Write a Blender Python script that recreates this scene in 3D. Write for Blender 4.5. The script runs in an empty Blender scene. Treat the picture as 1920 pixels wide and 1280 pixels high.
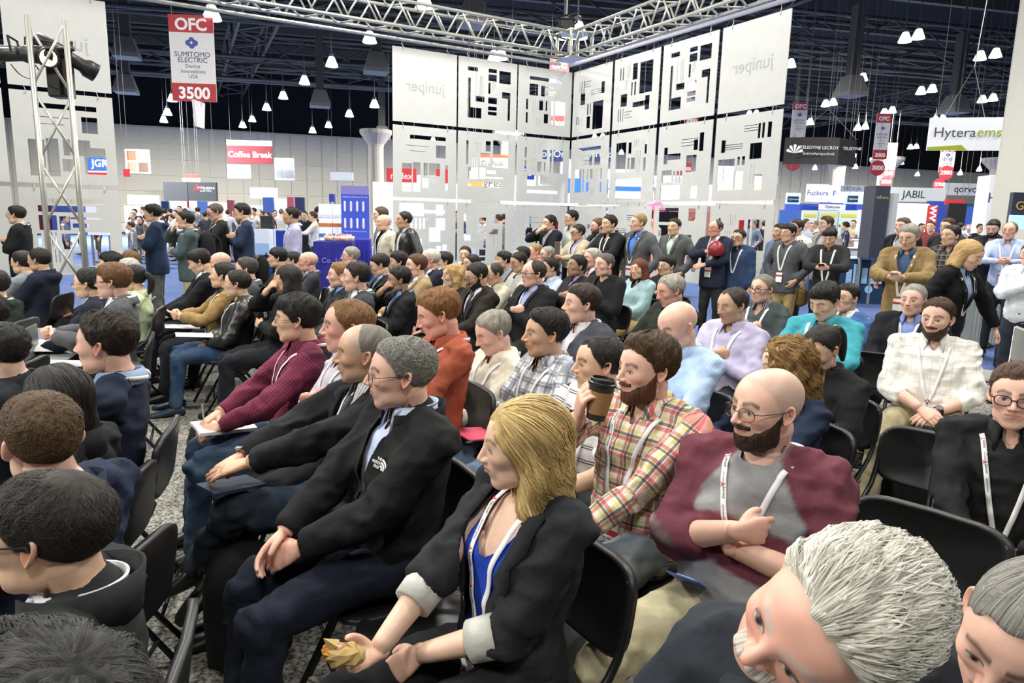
import bpy, math, random
import numpy as np
from mathutils import Vector, Matrix
from mathutils.bvhtree import BVHTree

# ------------------------------------------------------------------ camera
SC = bpy.context.scene
COL = SC.collection
PITCH, ROLL, FPX, CAMZ = math.radians(9.95), math.radians(1.35), 1300.0, 1.66
_f = np.array([0, math.cos(PITCH), -math.sin(PITCH)])
_r0 = np.array([1.0, 0, 0]); _u0 = np.array([0, math.sin(PITCH), math.cos(PITCH)])
_r = math.cos(ROLL) * _r0 + math.sin(ROLL) * _u0
_u = -math.sin(ROLL) * _r0 + math.cos(ROLL) * _u0
CAMP = np.array([0, 0, CAMZ])
cam_d = bpy.data.cameras.new('camera'); cam = bpy.data.objects.new('camera', cam_d); COL.objects.link(cam)
cam.matrix_world = Matrix(((_r[0], _u[0], -_f[0], 0), (_r[1], _u[1], -_f[1], 0), (_r[2], _u[2], -_f[2], CAMZ), (0, 0, 0, 1)))
cam_d.sensor_width = 36; cam_d.lens = 36 * FPX / 1920; cam_d.clip_start = .05; cam_d.clip_end = 300
SC.camera = cam
def ray(px, py):
    d = _f + _r * (px - 960) / FPX - _u * (py - 640) / FPX
    return d                                   # unit depth along the optical axis
def at_z(px, py, z):
    d = ray(px, py); return CAMP + d * ((z - CAMZ) / d[2])
def at_d(px, py, dep):
    return CAMP + ray(px, py) * dep
def at_plane(px, py, p0, n):
    d = ray(px, py); n = np.array(n); return CAMP + d * (np.dot(np.array(p0) - CAMP, n) / np.dot(d, n))
def proj(p):
    v = np.array(p) - CAMP; z = v @ _f
    return 960 + FPX * (v @ _r) / z, 640 - FPX * (v @ _u) / z, z

# ------------------------------------------------------------------ light, world, exposure
SC.view_settings.view_transform = 'Standard'; SC.view_settings.look = 'None'
SC.view_settings.exposure = 0.30; SC.view_settings.gamma = 1.0
SC.view_settings.use_curve_mapping = False
W = bpy.data.worlds.new('world'); SC.world = W; W.use_nodes = True
W.node_tree.nodes['Background'].inputs[0].default_value = (.93, .97, 1.0, 1)
W.node_tree.nodes['Background'].inputs[1].default_value = .42
def lamp(name, loc, power, size=1.2, col=(1, .97, .9), aim=None, spread=math.pi):
    l = bpy.data.lights.new(name, 'AREA'); l.shape = 'DISK'; l.size = size; l.energy = power; l.color = col; l.spread = spread
    o = bpy.data.objects.new(name, l); COL.objects.link(o); o.location = loc
    if aim is not None:
        o.rotation_euler = (Vector(aim) - Vector(loc)).to_track_quat('-Z', 'Y').to_euler()
    return o
# high bay lamps over the seats (area lights standing in for the lamps of the hall, many are out of frame above and behind the camera)
for (lx, ly, pw) in ((-6, -3, 300), (1, -4, 300), (7, -3, 260), (-7, 4, 420), (0, 3.5, 330), (7, 4.5, 380), (-8, 10.5, 620), (-1, 10, 560), (7.5, 10, 620),
                     (-14, 20, 1500), (2, 22, 1500), (16, 20, 1500), (-22, 36, 4200), (0, 40, 4200), (22, 42, 4200), (-22, 43, 4200), (2, 49, 4600), (22, 56, 5200), (40, 60, 5200)):  # the far ones are added to brighten the back wall
    lamp('ceiling_light_source', (lx, ly, 8.6), pw, 1.6)
lamp('stage_light_source', (-7.5, 0.5, 4.2), 260, .5, (1, .96, .9), aim=(0, 2.6, 1.0))

# ------------------------------------------------------------------ materials
MATS = {}
def _nodes(name):
    m = bpy.data.materials.new(name); m.use_nodes = True
    nt = m.node_tree; b = nt.nodes['Principled BSDF']
    return m, nt, b
def _bump(nt, b, scale, strength, dist=.001, detail=3, coord='Object', vscale=None):
    tc = nt.nodes.new('ShaderNodeTexCoord'); nz = nt.nodes.new('ShaderNodeTexNoise'); bp = nt.nodes.new('ShaderNodeBump')
    nz.inputs['Scale'].default_value = scale; nz.inputs['Detail'].default_value = detail
    src = tc.outputs[coord]
    if vscale:
        mp = nt.nodes.new('ShaderNodeMapping'); mp.inputs['Scale'].default_value = vscale
        nt.links.new(src, mp.inputs[0]); src = mp.outputs[0]
    nt.links.new(src, nz.inputs['Vector']); nt.links.new(nz.outputs[0], bp.inputs['Height'])
    bp.inputs['Strength'].default_value = strength; bp.inputs['Distance'].default_value = dist
    nt.links.new(bp.outputs[0], b.inputs['Normal'])
    return tc, nz
def srgb(c):
    if isinstance(c, str):
        c = [int(c[i:i + 2], 16) / 255 for i in (0, 2, 4)]
    return tuple(((x / 12.92) if x <= .04045 else ((x + .055) / 1.055) ** 2.4) for x in c[:3])
def plain(name, c, rough=.5, metal=0.0, emit=0.0, spec=.5, coat=0.0, bump=None, trans=0.0, alpha=1.0):
    k = ('plain', name, c, rough, metal, emit, trans, alpha)
    if k in MATS: return MATS[k]
    m, nt, b = _nodes(name); col = srgb(c) + (1,)
    b.inputs['Base Color'].default_value = col; b.inputs['Roughness'].default_value = rough; b.inputs['Metallic'].default_value = metal
    b.inputs['Specular IOR Level'].default_value = spec; b.inputs['Coat Weight'].default_value = coat
    if trans: b.inputs['Transmission Weight'].default_value = trans
    if alpha < 1: b.inputs['Alpha'].default_value = alpha
    if emit:
        b.inputs['Emission Color'].default_value = col; b.inputs['Emission Strength'].default_value = emit
    tc, nz = _bump(nt, b, *(bump or (60, .12)))
    # slight wear in the base colour
    mx = nt.nodes.new('ShaderNodeMixRGB'); mx.blend_type = 'MULTIPLY'; mx.inputs[0].default_value = .10
    n2 = nt.nodes.new('ShaderNodeTexNoise'); n2.inputs['Scale'].default_value = 7
    nt.links.new(tc.outputs['Object'], n2.inputs['Vector'])
    mx.inputs[1].default_value = col; nt.links.new(n2.outputs[0], mx.inputs[2]); nt.links.new(mx.outputs[0], b.inputs['Base Color'])
    MATS[k] = m; return m
def cloth(c, kind='plain', rough=.85, sheen=.15):
    """fabric: kind plain / leather / knit / check / stripe / dots / plaid / jeans"""
    k = ('cloth', c, kind)
    if k in MATS: return MATS[k]
    m, nt, b = _nodes('fabric_' + kind); N = nt.nodes; L = nt.links
    cols = c if isinstance(c, tuple) else (c,)
    base = srgb(cols[0]) + (1,)
    b.inputs['Roughness'].default_value = rough; b.inputs['Specular IOR Level'].default_value = .25
    b.inputs['Sheen Weight'].default_value = 0
    at = N.new('ShaderNodeAttribute'); at.attribute_name = 'pat'
    tc = N.new('ShaderNodeTexCoord')
    nz = N.new('ShaderNodeTexNoise'); nz.inputs['Scale'].default_value = 16; nz.inputs['Detail'].default_value = 6
    L.new(tc.outputs['Object'], nz.inputs['Vector'])
    rp = N.new('ShaderNodeMapRange'); rp.inputs[1].default_value = .3; rp.inputs[2].default_value = .7; rp.inputs[3].default_value = .80; rp.inputs[4].default_value = 1.1
    L.new(nz.outputs[0], rp.inputs[0])
    mul = N.new('ShaderNodeMixRGB'); mul.blend_type = 'MULTIPLY'; mul.inputs[0].default_value = 1.0
    L.new(rp.outputs[0], mul.inputs[2]); mul.inputs[1].default_value = base
    sep = N.new('ShaderNodeSeparateXYZ'); L.new(at.outputs['Vector'], sep.inputs[0])
    def band(sock, period, width, phase=0.0):
        a = N.new('ShaderNodeMath'); a.operation = 'MULTIPLY_ADD'; L.new(sock, a.inputs[0]); a.inputs[1].default_value = 1 / period; a.inputs[2].default_value = phase + 100
        f = N.new('ShaderNodeMath'); f.operation = 'FRACT'; L.new(a.outputs[0], f.inputs[0])
        l = N.new('ShaderNodeMath'); l.operation = 'LESS_THAN'; L.new(f.outputs[0], l.inputs[0]); l.inputs[1].default_value = width
        return l.outputs[0]
    def over(prev, colr, fac, amt=1.0):
        x = N.new('ShaderNodeMixRGB'); L.new(prev, x.inputs[1]); x.inputs[2].default_value = srgb(colr) + (1,)
        s = N.new('ShaderNodeMath'); s.operation = 'MULTIPLY'; L.new(fac, s.inputs[0]); s.inputs[1].default_value = amt
        L.new(s.outputs[0], x.inputs[0]); return x.outputs[0]
    U, V = sep.outputs[0], sep.outputs[1]
    rgb = N.new('ShaderNodeRGB'); rgb.outputs[0].default_value = base; cur = rgb.outputs[0]
    if kind == 'check':        # fine line check: cols = base, line
        cur = over(cur, cols[1], band(U, .014, .22), .8); cur = over(cur, cols[1], band(V, .014, .22), .8)
    elif kind == 'window':     # large window pane check
        cur = over(cur, cols[1], band(U, .052, .05), .7); cur = over(cur, cols[1], band(V, .052, .05), .7)
    elif kind == 'pin':        # thin vertical stripes
        cur = over(cur, cols[1], band(U, .0085, .4), .75)
    elif kind == 'stripe':     # few horizontal lines in pairs
        cur = over(cur, cols[1], band(V, .062, .07)); cur = over(cur, cols[1], band(V, .062, .07, .82), .9)
    elif kind == 'plaid':      # base, a, b, c
        cur = over(cur, cols[3], band(U, .058, .20, .5), .6); cur = over(cur, cols[3], band(V, .058, .20, .5), .6)
        cur = over(cur, cols[1], band(U, .058, .22), .62); cur = over(cur, cols[1], band(V, .058, .22), .62)
        cur = over(cur, cols[2], band(U, .058, .16, .72), .7); cur = over(cur, cols[2], band(V, .058, .16, .72), .7)
    elif kind == 'raglan':     # second colour on the sleeves
        cur = over(cur, cols[1], sep.outputs[2])
    elif kind == 'quilt':
        cur = over(cur, cols[1], band(V, .06, .08), .8)
    elif kind == 'jeans':
        n3 = N.new('ShaderNodeTexNoise'); n3.inputs['Scale'].default_value = 5; L.new(tc.outputs['Object'], n3.inputs['Vector'])
        r3 = N.new('ShaderNodeMapRange'); r3.inputs[1].default_value = .45; r3.inputs[2].default_value = .75; L.new(n3.outputs[0], r3.inputs[0])
        cur = over(cur, cols[1] if len(cols) > 1 else '6f87a0', r3.outputs[0], .5)
    L.new(cur, mul.inputs[1]); L.new(mul.outputs[0], b.inputs['Base Color'])
    bp = N.new('ShaderNodeBump'); wv = N.new('ShaderNodeTexNoise'); wv.inputs['Detail'].default_value = 5
    if kind == 'leather':
        b.inputs['Roughness'].default_value = .38; b.inputs['Specular IOR Level'].default_value = .6
        wv.inputs['Scale'].default_value = 26; bp.inputs['Strength'].default_value = .5; bp.inputs['Distance'].default_value = .006
    else:
        wv.inputs['Scale'].default_value = 34; bp.inputs['Strength'].default_value = .55; bp.inputs['Distance'].default_value = .006
    L.new(tc.outputs['Object'], wv.inputs['Vector']); L.new(wv.outputs[0], bp.inputs['Height']); L.new(bp.outputs[0], b.inputs['Normal'])
    MATS[k] = m; return m
def skin_mat():
    if 'skin' in MATS: return MATS['skin']
    m, nt, b = _nodes('skin'); N = nt.nodes; L = nt.links
    at = N.new('ShaderNodeAttribute'); at.attribute_name = 'Col'
    tc = N.new('ShaderNodeTexCoord'); nz = N.new('ShaderNodeTexNoise'); nz.inputs['Scale'].default_value = 38; nz.inputs['Detail'].default_value = 5
    L.new(tc.outputs['Object'], nz.inputs['Vector'])
    mr = N.new('ShaderNodeMapRange'); mr.inputs[3].default_value = .86; mr.inputs[4].default_value = 1.12; L.new(nz.outputs[0], mr.inputs[0])
    mx = N.new('ShaderNodeMixRGB'); mx.blend_type = 'MULTIPLY'; mx.inputs[0].default_value = 1; L.new(at.outputs['Color'], mx.inputs[1]); L.new(mr.outputs[0], mx.inputs[2])
    L.new(mx.outputs[0], b.inputs['Base Color']); b.inputs['Roughness'].default_value = .47; b.inputs['Specular IOR Level'].default_value = .4
    b.inputs['Subsurface Weight'].default_value = .12; b.inputs['Subsurface Radius'].default_value = (.9, .35, .2); b.inputs['Subsurface Scale'].default_value = .006
    n2 = N.new('ShaderNodeTexNoise'); n2.inputs['Scale'].default_value = 260; L.new(tc.outputs['Object'], n2.inputs['Vector'])
    bp = N.new('ShaderNodeBump'); bp.inputs['Strength'].default_value = .15; bp.inputs['Distance'].default_value = .0006; L.new(n2.outputs[0], bp.inputs['Height']); L.new(bp.outputs[0], b.inputs['Normal'])
    MATS['skin'] = m; return m
def hair_mat(c, c2=None):
    k = ('hair', c, c2)
    if k in MATS: return MATS[k]
    m, nt, b = _nodes('hair_strands'); N = nt.nodes; L = nt.links
    at = N.new('ShaderNodeAttribute'); at.attribute_name = 'pat'
    mp = N.new('ShaderNodeMapping'); mp.inputs['Scale'].default_value = (260, 9, 1); L.new(at.outputs['Vector'], mp.inputs[0])
    nz = N.new('ShaderNodeTexNoise'); nz.inputs['Scale'].default_value = 1; nz.inputs['Detail'].default_value = 3; L.new(mp.outputs[0], nz.inputs['Vector'])
    mx = N.new('ShaderNodeMixRGB'); s = srgb(c)
    hi = srgb(c2) if c2 else tuple(min(1, x * 1.9 + .012) for x in s)
    mx.inputs[1].default_value = tuple(x * .55 for x in s) + (1,); mx.inputs[2].default_value = hi + (1,)
    mr = N.new('ShaderNodeMapRange'); mr.inputs[1].default_value = .32; mr.inputs[2].default_value = .72; L.new(nz.outputs[0], mr.inputs[0]); L.new(mr.outputs[0], mx.inputs[0])
    L.new(mx.outputs[0], b.inputs['Base Color']); b.inputs['Roughness'].default_value = .58; b.inputs['Specular IOR Level'].default_value = .3
    bp = N.new('ShaderNodeBump'); bp.inputs['Strength'].default_value = .8; bp.inputs['Distance'].default_value = .003; L.new(nz.outputs[0], bp.inputs['Height']); L.new(bp.outputs[0], b.inputs['Normal'])
    MATS[k] = m; return m

# ------------------------------------------------------------------ mesh helpers
def mesh_np(name, V, F, smooth=True):
    """V (n,3) array, F list of tuples or (m,4)/(m,3) array"""
    me = bpy.data.meshes.new(name)
    if isinstance(F, np.ndarray):
        k = F.shape[1]; n = len(F)
        me.vertices.add(len(V)); me.vertices.foreach_set('co', np.asarray(V, np.float32).ravel())
        me.loops.add(n * k); me.loops.foreach_set('vertex_index', F.astype(np.int32).ravel())
        me.polygons.add(n); me.polygons.foreach_set('loop_start', np.arange(0, n * k, k, dtype=np.int32))
        me.update(calc_edges=True); me.validate()
    else:
        me.from_pydata([tuple(v) for v in V], [], F)
    if smooth: me.shade_smooth()
    return me
def attr(me, name, arr, typ='FLOAT_VECTOR'):
    a = me.attributes.new(name, typ, 'POINT'); a.data.foreach_set('vector' if typ == 'FLOAT_VECTOR' else 'color', np.asarray(arr, np.float32).ravel())
def link(name, me, mat=None, parent=None, loc=None, smooth=None):
    o = bpy.data.objects.new(name, me); COL.objects.link(o)
    if mat is not None:
        for m_ in (mat if isinstance(mat, (list, tuple)) else [mat]): me.materials.append(m_)
    if parent is not None: o.parent = parent
    if loc is not None: o.location = loc
    return o
def tag(o, label=None, cat=None, group=None, kind=None):
    if label: o['label'] = label
    if cat: o['category'] = cat
    if group: o['group'] = group
    if kind: o['kind'] = kind
    return o
def empty(name, loc=(0, 0, 0), rz=0.0):
    o = bpy.data.objects.new(name, None); COL.objects.link(o); o.location = loc; o.rotation_euler = (0, 0, rz); o.empty_display_size = .1
    return o
class MB:
    """collects quads / polys of simple solids into one mesh"""
    def __init__(s): s.V = []; s.F = []; s.M = []; s.m = 0
    def add(s, V, F):
        n = len(s.V); s.V += [tuple(v) for v in V]; s.F += [tuple(i + n for i in f) for f in F]; s.M += [s.m] * len(F); return s
    def box(s, c, size, R=None):
        hx, hy, hz = size[0] / 2, size[1] / 2, size[2] / 2
        P = [Vector((x, y, z)) for x in (-hx, hx) for y in (-hy, hy) for z in (-hz, hz)]
        if R is not None: P = [R @ p for p in P]
        P = [p + Vector(c) for p in P]
        return s.add(P, [(0, 1, 3, 2), (4, 6, 7, 5), (0, 4, 5, 1), (2, 3, 7, 6), (0, 2, 6, 4), (1, 5, 7, 3)])
    def bbox(s, c, size, bev=.01, R=None):
        """chamfered box"""
        hx, hy, hz = [q / 2 for q in size]; b = min(bev, hx * .9, hy * .9, hz * .9)
        pts = [];
        for sx in (-1, 1):
            for sy in (-1, 1):
                for sz in (-1, 1):
                    pts += [Vector((sx * hx, sy * (hy - b), sz * (hz - b))), Vector((sx * (hx - b), sy * hy, sz * (hz - b))), Vector((sx * (hx - b), sy * (hy - b), sz * hz))]
        idx = lambda a, b_, c_, k: ((a > 0) * 4 + (b_ > 0) * 2 + (c_ > 0)) * 3 + k
        F = []
        for k, ax in ((0, 0), (1, 1), (2, 2)):
            for sg in (-1, 1):
                q = []
                for (p, r) in ((-1, -1), (1, -1), (1, 1), (-1, 1)):
                    co = [0, 0, 0]; co[ax] = sg; o2 = [i for i in range(3) if i != ax]; co[o2[0]] = p; co[o2[1]] = r
                    q.append(idx(*co, k))
                if (sg > 0) == (ax == 1): q.reverse()
                F.append(tuple(q))
        for ax in range(3):
            o2 = [i for i in range(3) if i != ax]
            for p in (-1, 1):
                for r in (-1, 1):
                    c0 = [0, 0, 0]; c1 = [0, 0, 0]; c0[ax] = -1; c1[ax] = 1
                    for cc in (c0, c1): cc[o2[0]] = p; cc[o2[1]] = r
                    F.append((idx(*c0, o2[0]), idx(*c0, o2[1]), idx(*c1, o2[1]), idx(*c1, o2[0])))
        for sx in (-1, 1):
            for sy in (-1, 1):
                for sz in (-1, 1): F.append(tuple(idx(sx, sy, sz, k) for k in range(3)))
        if R is not None: pts = [R @ p for p in pts]
        return s.add([p + Vector(c) for p in pts], F)
    def tube(s, P, r, n=8, cap=True, rs=None):
        P = [Vector(p) for p in P]; m = len(P); V = []; nrm = None
        for i in range(m):
            t = (P[min(i + 1, m - 1)] - P[max(i - 1, 0)]).normalized()
            if nrm is None: nrm = t.orthogonal().normalized()
            nrm = (nrm - t * nrm.dot(t)); nrm = nrm.normalized() if nrm.length > 1e-6 else t.orthogonal().normalized()
            bn = t.cross(nrm); rr = rs[i] if rs else r
            V += [P[i] + (nrm * math.cos(a) + bn * math.sin(a)) * rr for a in [2 * math.pi * k / n for k in range(n)]]
        F = [(i * n + k, i * n + (k + 1) % n, (i + 1) * n + (k + 1) % n, (i + 1) * n + k) for i in range(m - 1) for k in range(n)]
        if cap: F += [tuple(range(n - 1, -1, -1)), tuple((m - 1) * n + k for k in range(n))]
        return s.add(V, F)
    def lathe(s, prof, n=24, c=(0, 0, 0), ax='z', R=None):
        V = []
        for (r, z) in prof:
            for k in range(n):
                a = 2 * math.pi * k / n; v = Vector((r * math.cos(a), r * math.sin(a), z))
                if R is not None: v = R @ v
                V.append(v + Vector(c))
        m = len(prof)
        F = [(i * n + k, i * n + (k + 1) % n, (i + 1) * n + (k + 1) % n, (i + 1) * n + k) for i in range(m - 1) for k in range(n)]
        F += [tuple(range(n - 1, -1, -1)), tuple((m - 1) * n + k for k in range(n))]
        return s.add(V, F)
    def quad(s, a, b, c, d): return s.add([a, b, c, d], [(0, 1, 2, 3)])
    def build(s, name, mat, parent=None, loc=None, smooth=False):
        me = bpy.data.meshes.new(name); me.from_pydata(s.V, [], s.F)
        if smooth:
            me.shade_smooth()
        if any(s.M): me.polygons.foreach_set('material_index', s.M)
        return link(name, me, mat, parent, loc)
def text_mesh(body, size=.1, extrude=.001, bold=False, align='CENTER', space=1.0, offset=0.0):
    cu = bpy.data.curves.new('t', 'FONT'); cu.body = body; cu.size = size; cu.extrude = extrude; cu.align_x = align; cu.align_y = 'CENTER'
    cu.space_character = space; cu.offset = offset; cu.resolution_u = 3
    o = bpy.data.objects.new('t', cu)
    me = bpy.data.meshes.new_from_object(o); bpy.data.objects.remove(o); bpy.data.curves.remove(cu)
    return me

# ------------------------------------------------------------------ numpy noise
_rs = np.random.RandomState(5)
_PERM = _rs.permutation(256); _PERM = np.concatenate([_PERM, _PERM, _PERM]); _GR = _rs.rand(256) * 2 - 1
def vnoise(P):
    I = np.floor(P).astype(int); f = P - I; f = f * f * (3 - 2 * f); I &= 255
    def h(a, b, c): return _GR[_PERM[_PERM[_PERM[(I[..., 0] + a) & 255] + ((I[..., 1] + b) & 255)] + ((I[..., 2] + c) & 255)]]
    x, y, z = f[..., 0], f[..., 1], f[..., 2]
    L = lambda a, b, t: a + (b - a) * t
    return L(L(L(h(0, 0, 0), h(1, 0, 0), x), L(h(0, 1, 0), h(1, 1, 0), x), y), L(L(h(0, 0, 1), h(1, 0, 1), x), L(h(0, 1, 1), h(1, 1, 1), x), y), z)
def fbm(P, o=3):
    s = 0; a = 1.0
    for i in range(o): s = s + a * vnoise(P * 2 ** i + 17.3 * i); a *= .5
    return s
def sstep(a, b, x):
    t = np.clip((x - a) / (b - a), 0, 1); return t * t * (3 - 2 * t)
# ------------------------------------------------------------------ head: one closed surface solved from a distance field
def _ell(P, c, r):
    q = (P - np.array(c)) / np.array(r); k0 = np.linalg.norm(q, axis=-1); k1 = np.linalg.norm(q / np.array(r), axis=-1) + 1e-9
    return k0 * (k0 - 1.0) / k1
def _cap(P, a, b, ra, rb):
    a = np.array(a, float); b = np.array(b, float); ab = b - a; t = np.clip(((P - a) @ ab) / (ab @ ab), 0, 1)
    return np.linalg.norm(P - (a + t[..., None] * ab), axis=-1) - (ra + (rb - ra) * t)
def _sm(a, b, k):
    h = np.clip(.5 + .5 * (b - a) / k, 0, 1); return b + (a - b) * h - k * h * (1 - h)
def _sub(a, b, k):
    h = np.clip(.5 - .5 * (a + b) / k, 0, 1); return a + (-b - a) * h + k * h * (1 - h)
def head_sdf(P, fem=0.0, open_m=0.0):
    X = np.abs(P[..., 0]); Q = P.copy(); Q[..., 0] = X
    j = 1 - .12 * fem
    d = _ell(Q, (0, -.020, .032), (.0755, .096, .084))
    d = _sm(d, _ell(Q, (0, .030, .030), (.066, .060, .066)), .03)
    d = _sm(d, _ell(Q, (0, .026, -.018), (.061, .064, .080)), .03)
    d = _sm(d, _ell(Q, (0, .012, -.062), (.055 * j, .056, .040)), .025)
    d = _sm(d, _ell(Q, (.030 * j, .022, -.072), (.026, .040, .024)), .02)
    d = _sm(d, _ell(Q, (0, .064, -.094), (.026 * j, .020, .017)), .032)
    d = _sm(d, _ell(Q, (.040, .058, -.016), (.020, .022, .017)), .022)
    d = _sm(d, _cap(Q, (0, .083, .021 + .004 * fem), (.034, .074, .024 + .004 * fem), .0095 - .003 * fem, .008), .013)
    d = _sub(d, _ell(Q, (.031, .106, .003), (.019, .020, .0135)), .010)
    d = _sm(d, _ell(Q, (.031, .0745, .0015), (.0155, .0135, .0105)), .004)
    d = _sub(d, _cap(Q, (.020, .0925, .0085), (.043, .0825, .0085), .0012, .0012), .003)
    n = _cap(Q, (0, .088, .016), (0, .1125 - .003 * fem, -.024), .0065, .0088)
    d = _sm(d, n, .011)
    d = _sm(d, _ell(Q, (.0115, .0985, -.028), (.0072, .0105, .0068)), .006)
    d = _sub(d, _ell(Q, (.0068, .1065, -.0365), (.0035, .005, .0035)), .003)
    d = _sm(d, _ell(Q, (0, .074, -.052), (.030, .022, .026)), .014)
    d = _sub(d, _cap(Q, (0, .1045, -.032), (0, .101, -.042), .0022, .0022), .006)
    fl = 1 + .25 * fem
    d = _sm(d, _cap(Q, (0, .0955, -.0475), (.020, .0845, -.0515), .0042 * fl, .0018), .004)
    d = _sm(d, _cap(Q, (0, .0945, -.0585), (.018, .0845, -.0555), .0052 * fl, .0018), .004)
    d = _sub(d, _cap(Q, (0, .1015, -.0530), (.024, .0895, -.0530), .0016, .0010), .003)
    d = _sub(d, _cap(Q, (0, .101, -.0715), (.012, .096, -.0715), .003, .002), .012)
    d = _sub(d, _cap(Q, (.019, .104, -.033), (.030, .094, -.052), .0018, .001), .008)
    return d
_HT = {}
def head_template(nu, nv, fem=0.0):
    key = (nu, nv, fem)
    if key in _HT: return _HT[key]
    u = np.arange(nu) / nu * 2 * np.pi; ph = u - .5 * np.sin(u)
    v = np.linspace(.006, np.pi - .006, nv); th = v + .10 * np.sin(2 * v)
    PH, TH = np.meshgrid(ph, th)                                   # (nv,nu)
    D = np.stack([np.sin(TH) * np.sin(PH), np.sin(TH) * np.cos(PH), np.cos(TH)], -1)
    r = np.full(PH.shape, .17)
    for i in range(34):
        r = r - .75 * head_sdf(D * r[..., None], fem)
    r = np.clip(r, .03, .16)
    P = D * r[..., None]
    idx = np.arange(nu * nv).reshape(nv, nu); a = idx[:-1]; b = idx[1:]
    F = np.stack([a, np.roll(a, -1, 1), np.roll(b, -1, 1), b], -1).reshape(-1, 4)
    F = F[:, ::-1]
    _HT[key] = (P.reshape(-1, 3), F, D.reshape(-1, 3), PH.ravel(), TH.ravel(), r.ravel())
    return _HT[key]
def hairline(PH, style):
    """height of the hair boundary as a function of the angle from the front"""
    a = np.degrees(np.abs((PH + np.pi) % (2 * np.pi) - np.pi))
    tb = {'short': [.082, .080, .068, .046, .000, .006, -.030, -.052],
          'fringe': [.054, .052, .048, .032, -.010, -.002, -.038, -.058],
          'recede': [.088, .094, .082, .036, -.008, -.002, -.032, -.056],
          'balding': [.125, .125, .110, .050, -.006, .000, -.030, -.056],
          'bald': [.2, .2, .2, .2, .020, .014, -.020, -.045]}[style]
    return np.interp(a, [0, 22, 40, 60, 80, 97, 125, 180], tb)

EAR = None
def ear_np(hi=True):
    """right ear (+x), front is +y: shell with a rolled rim, bowl and lobe"""
    n, m = (20, 9) if hi else (10, 5)
    V = []; F = []
    for i in range(m):
        t = i / (m - 1)                                            # 0 centre .. 1 rim
        for k in range(n):
            a = 2 * math.pi * k / n
            ca, sa = math.cos(a), math.sin(a)
            rx = .0165 * (1 + .12 * sa); rz = .031
            if sa < 0: rx *= (1 - .35 * sa * sa)
            y = t * rx * ca - .004 * sa; z = t * rz * sa
            bowl = -.006 * math.exp(-((t - .35) / .3) ** 2) + .0045 * math.exp(-((t - .80) / .13) ** 2) * (1 if sa > -.6 else .4)
            back = -.006 if t > .97 else 0
            flare = .006 * max(0, -ca) * t
            V.append((.004 + bowl + back + flare, -y if False else y, z))
    for i in range(m - 1):
        for k in range(n):
            F.append((i * n + k, i * n + (k + 1) % n, (i + 1) * n + (k + 1) % n, (i + 1) * n + k))
    # back side
    base = (m - 1) * n
    for k in range(n):
        a = 2 * math.pi * k / n; V.append((-.010, .62 * .0165 * math.cos(a) + .003, .62 * .031 * math.sin(a)))
    for k in range(n): F.append((base + k, base + (k + 1) % n, base + n + (k + 1) % n, base + n + k))
    V = np.array(V)
    # turn a little outwards and lean back
    a = math.radians(-22); c, s = math.cos(a), math.sin(a)
    V[:, :2] = V[:, :2] @ np.array([[c, s], [-s, c]]).T
    a = math.radians(10); c, s = math.cos(a), math.sin(a)
    V[:, 1:] = V[:, 1:] @ np.array([[c, -s], [s, c]]).T
    V += np.array([.0735, -.010, -.004])
    return V, np.array(F)
SK = {'fair': (.78, .53, .40), 'pink': (.80, .50, .39), 'ruddy': (.78, .43, .33), 'asian': (.74, .49, .34), 'tan': (.62, .39, .26), 'brown': (.40, .24, .155), 'dark': (.25, .15, .10), 'gold': (.76, .51, .37)}
LODG = {0: (136, 104), 1: (64, 50), 2: (48, 38), 3: (24, 18)}
def face_shape(V, p, rs):
    """identity of the face: low frequency change of the shared template"""
    V = V.copy(); low = 1 - sstep(-.06, .0, V[:, 2])
    V[:, 0] *= 1 + low * p.get('jaw', 0) ; V[:, 0] *= p.get('wide', 1.0)
    V[:, 1] *= np.where(V[:, 1] > 0, 1 + .25 * p.get('nose', 0) * np.exp(-(V[:, 0] / .015) ** 2) * np.exp(-((V[:, 2] + .02) / .02) ** 2), 1)
    V[:, 2] *= p.get('long', 1.0)
    o = rs.rand(3) * 50
    V += .0022 * np.stack([vnoise(V * 22 + o), vnoise(V * 22 + o + 9), vnoise(V * 22 + o + 21)], -1) * np.array([0, 1, 1])
    return V
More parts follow.
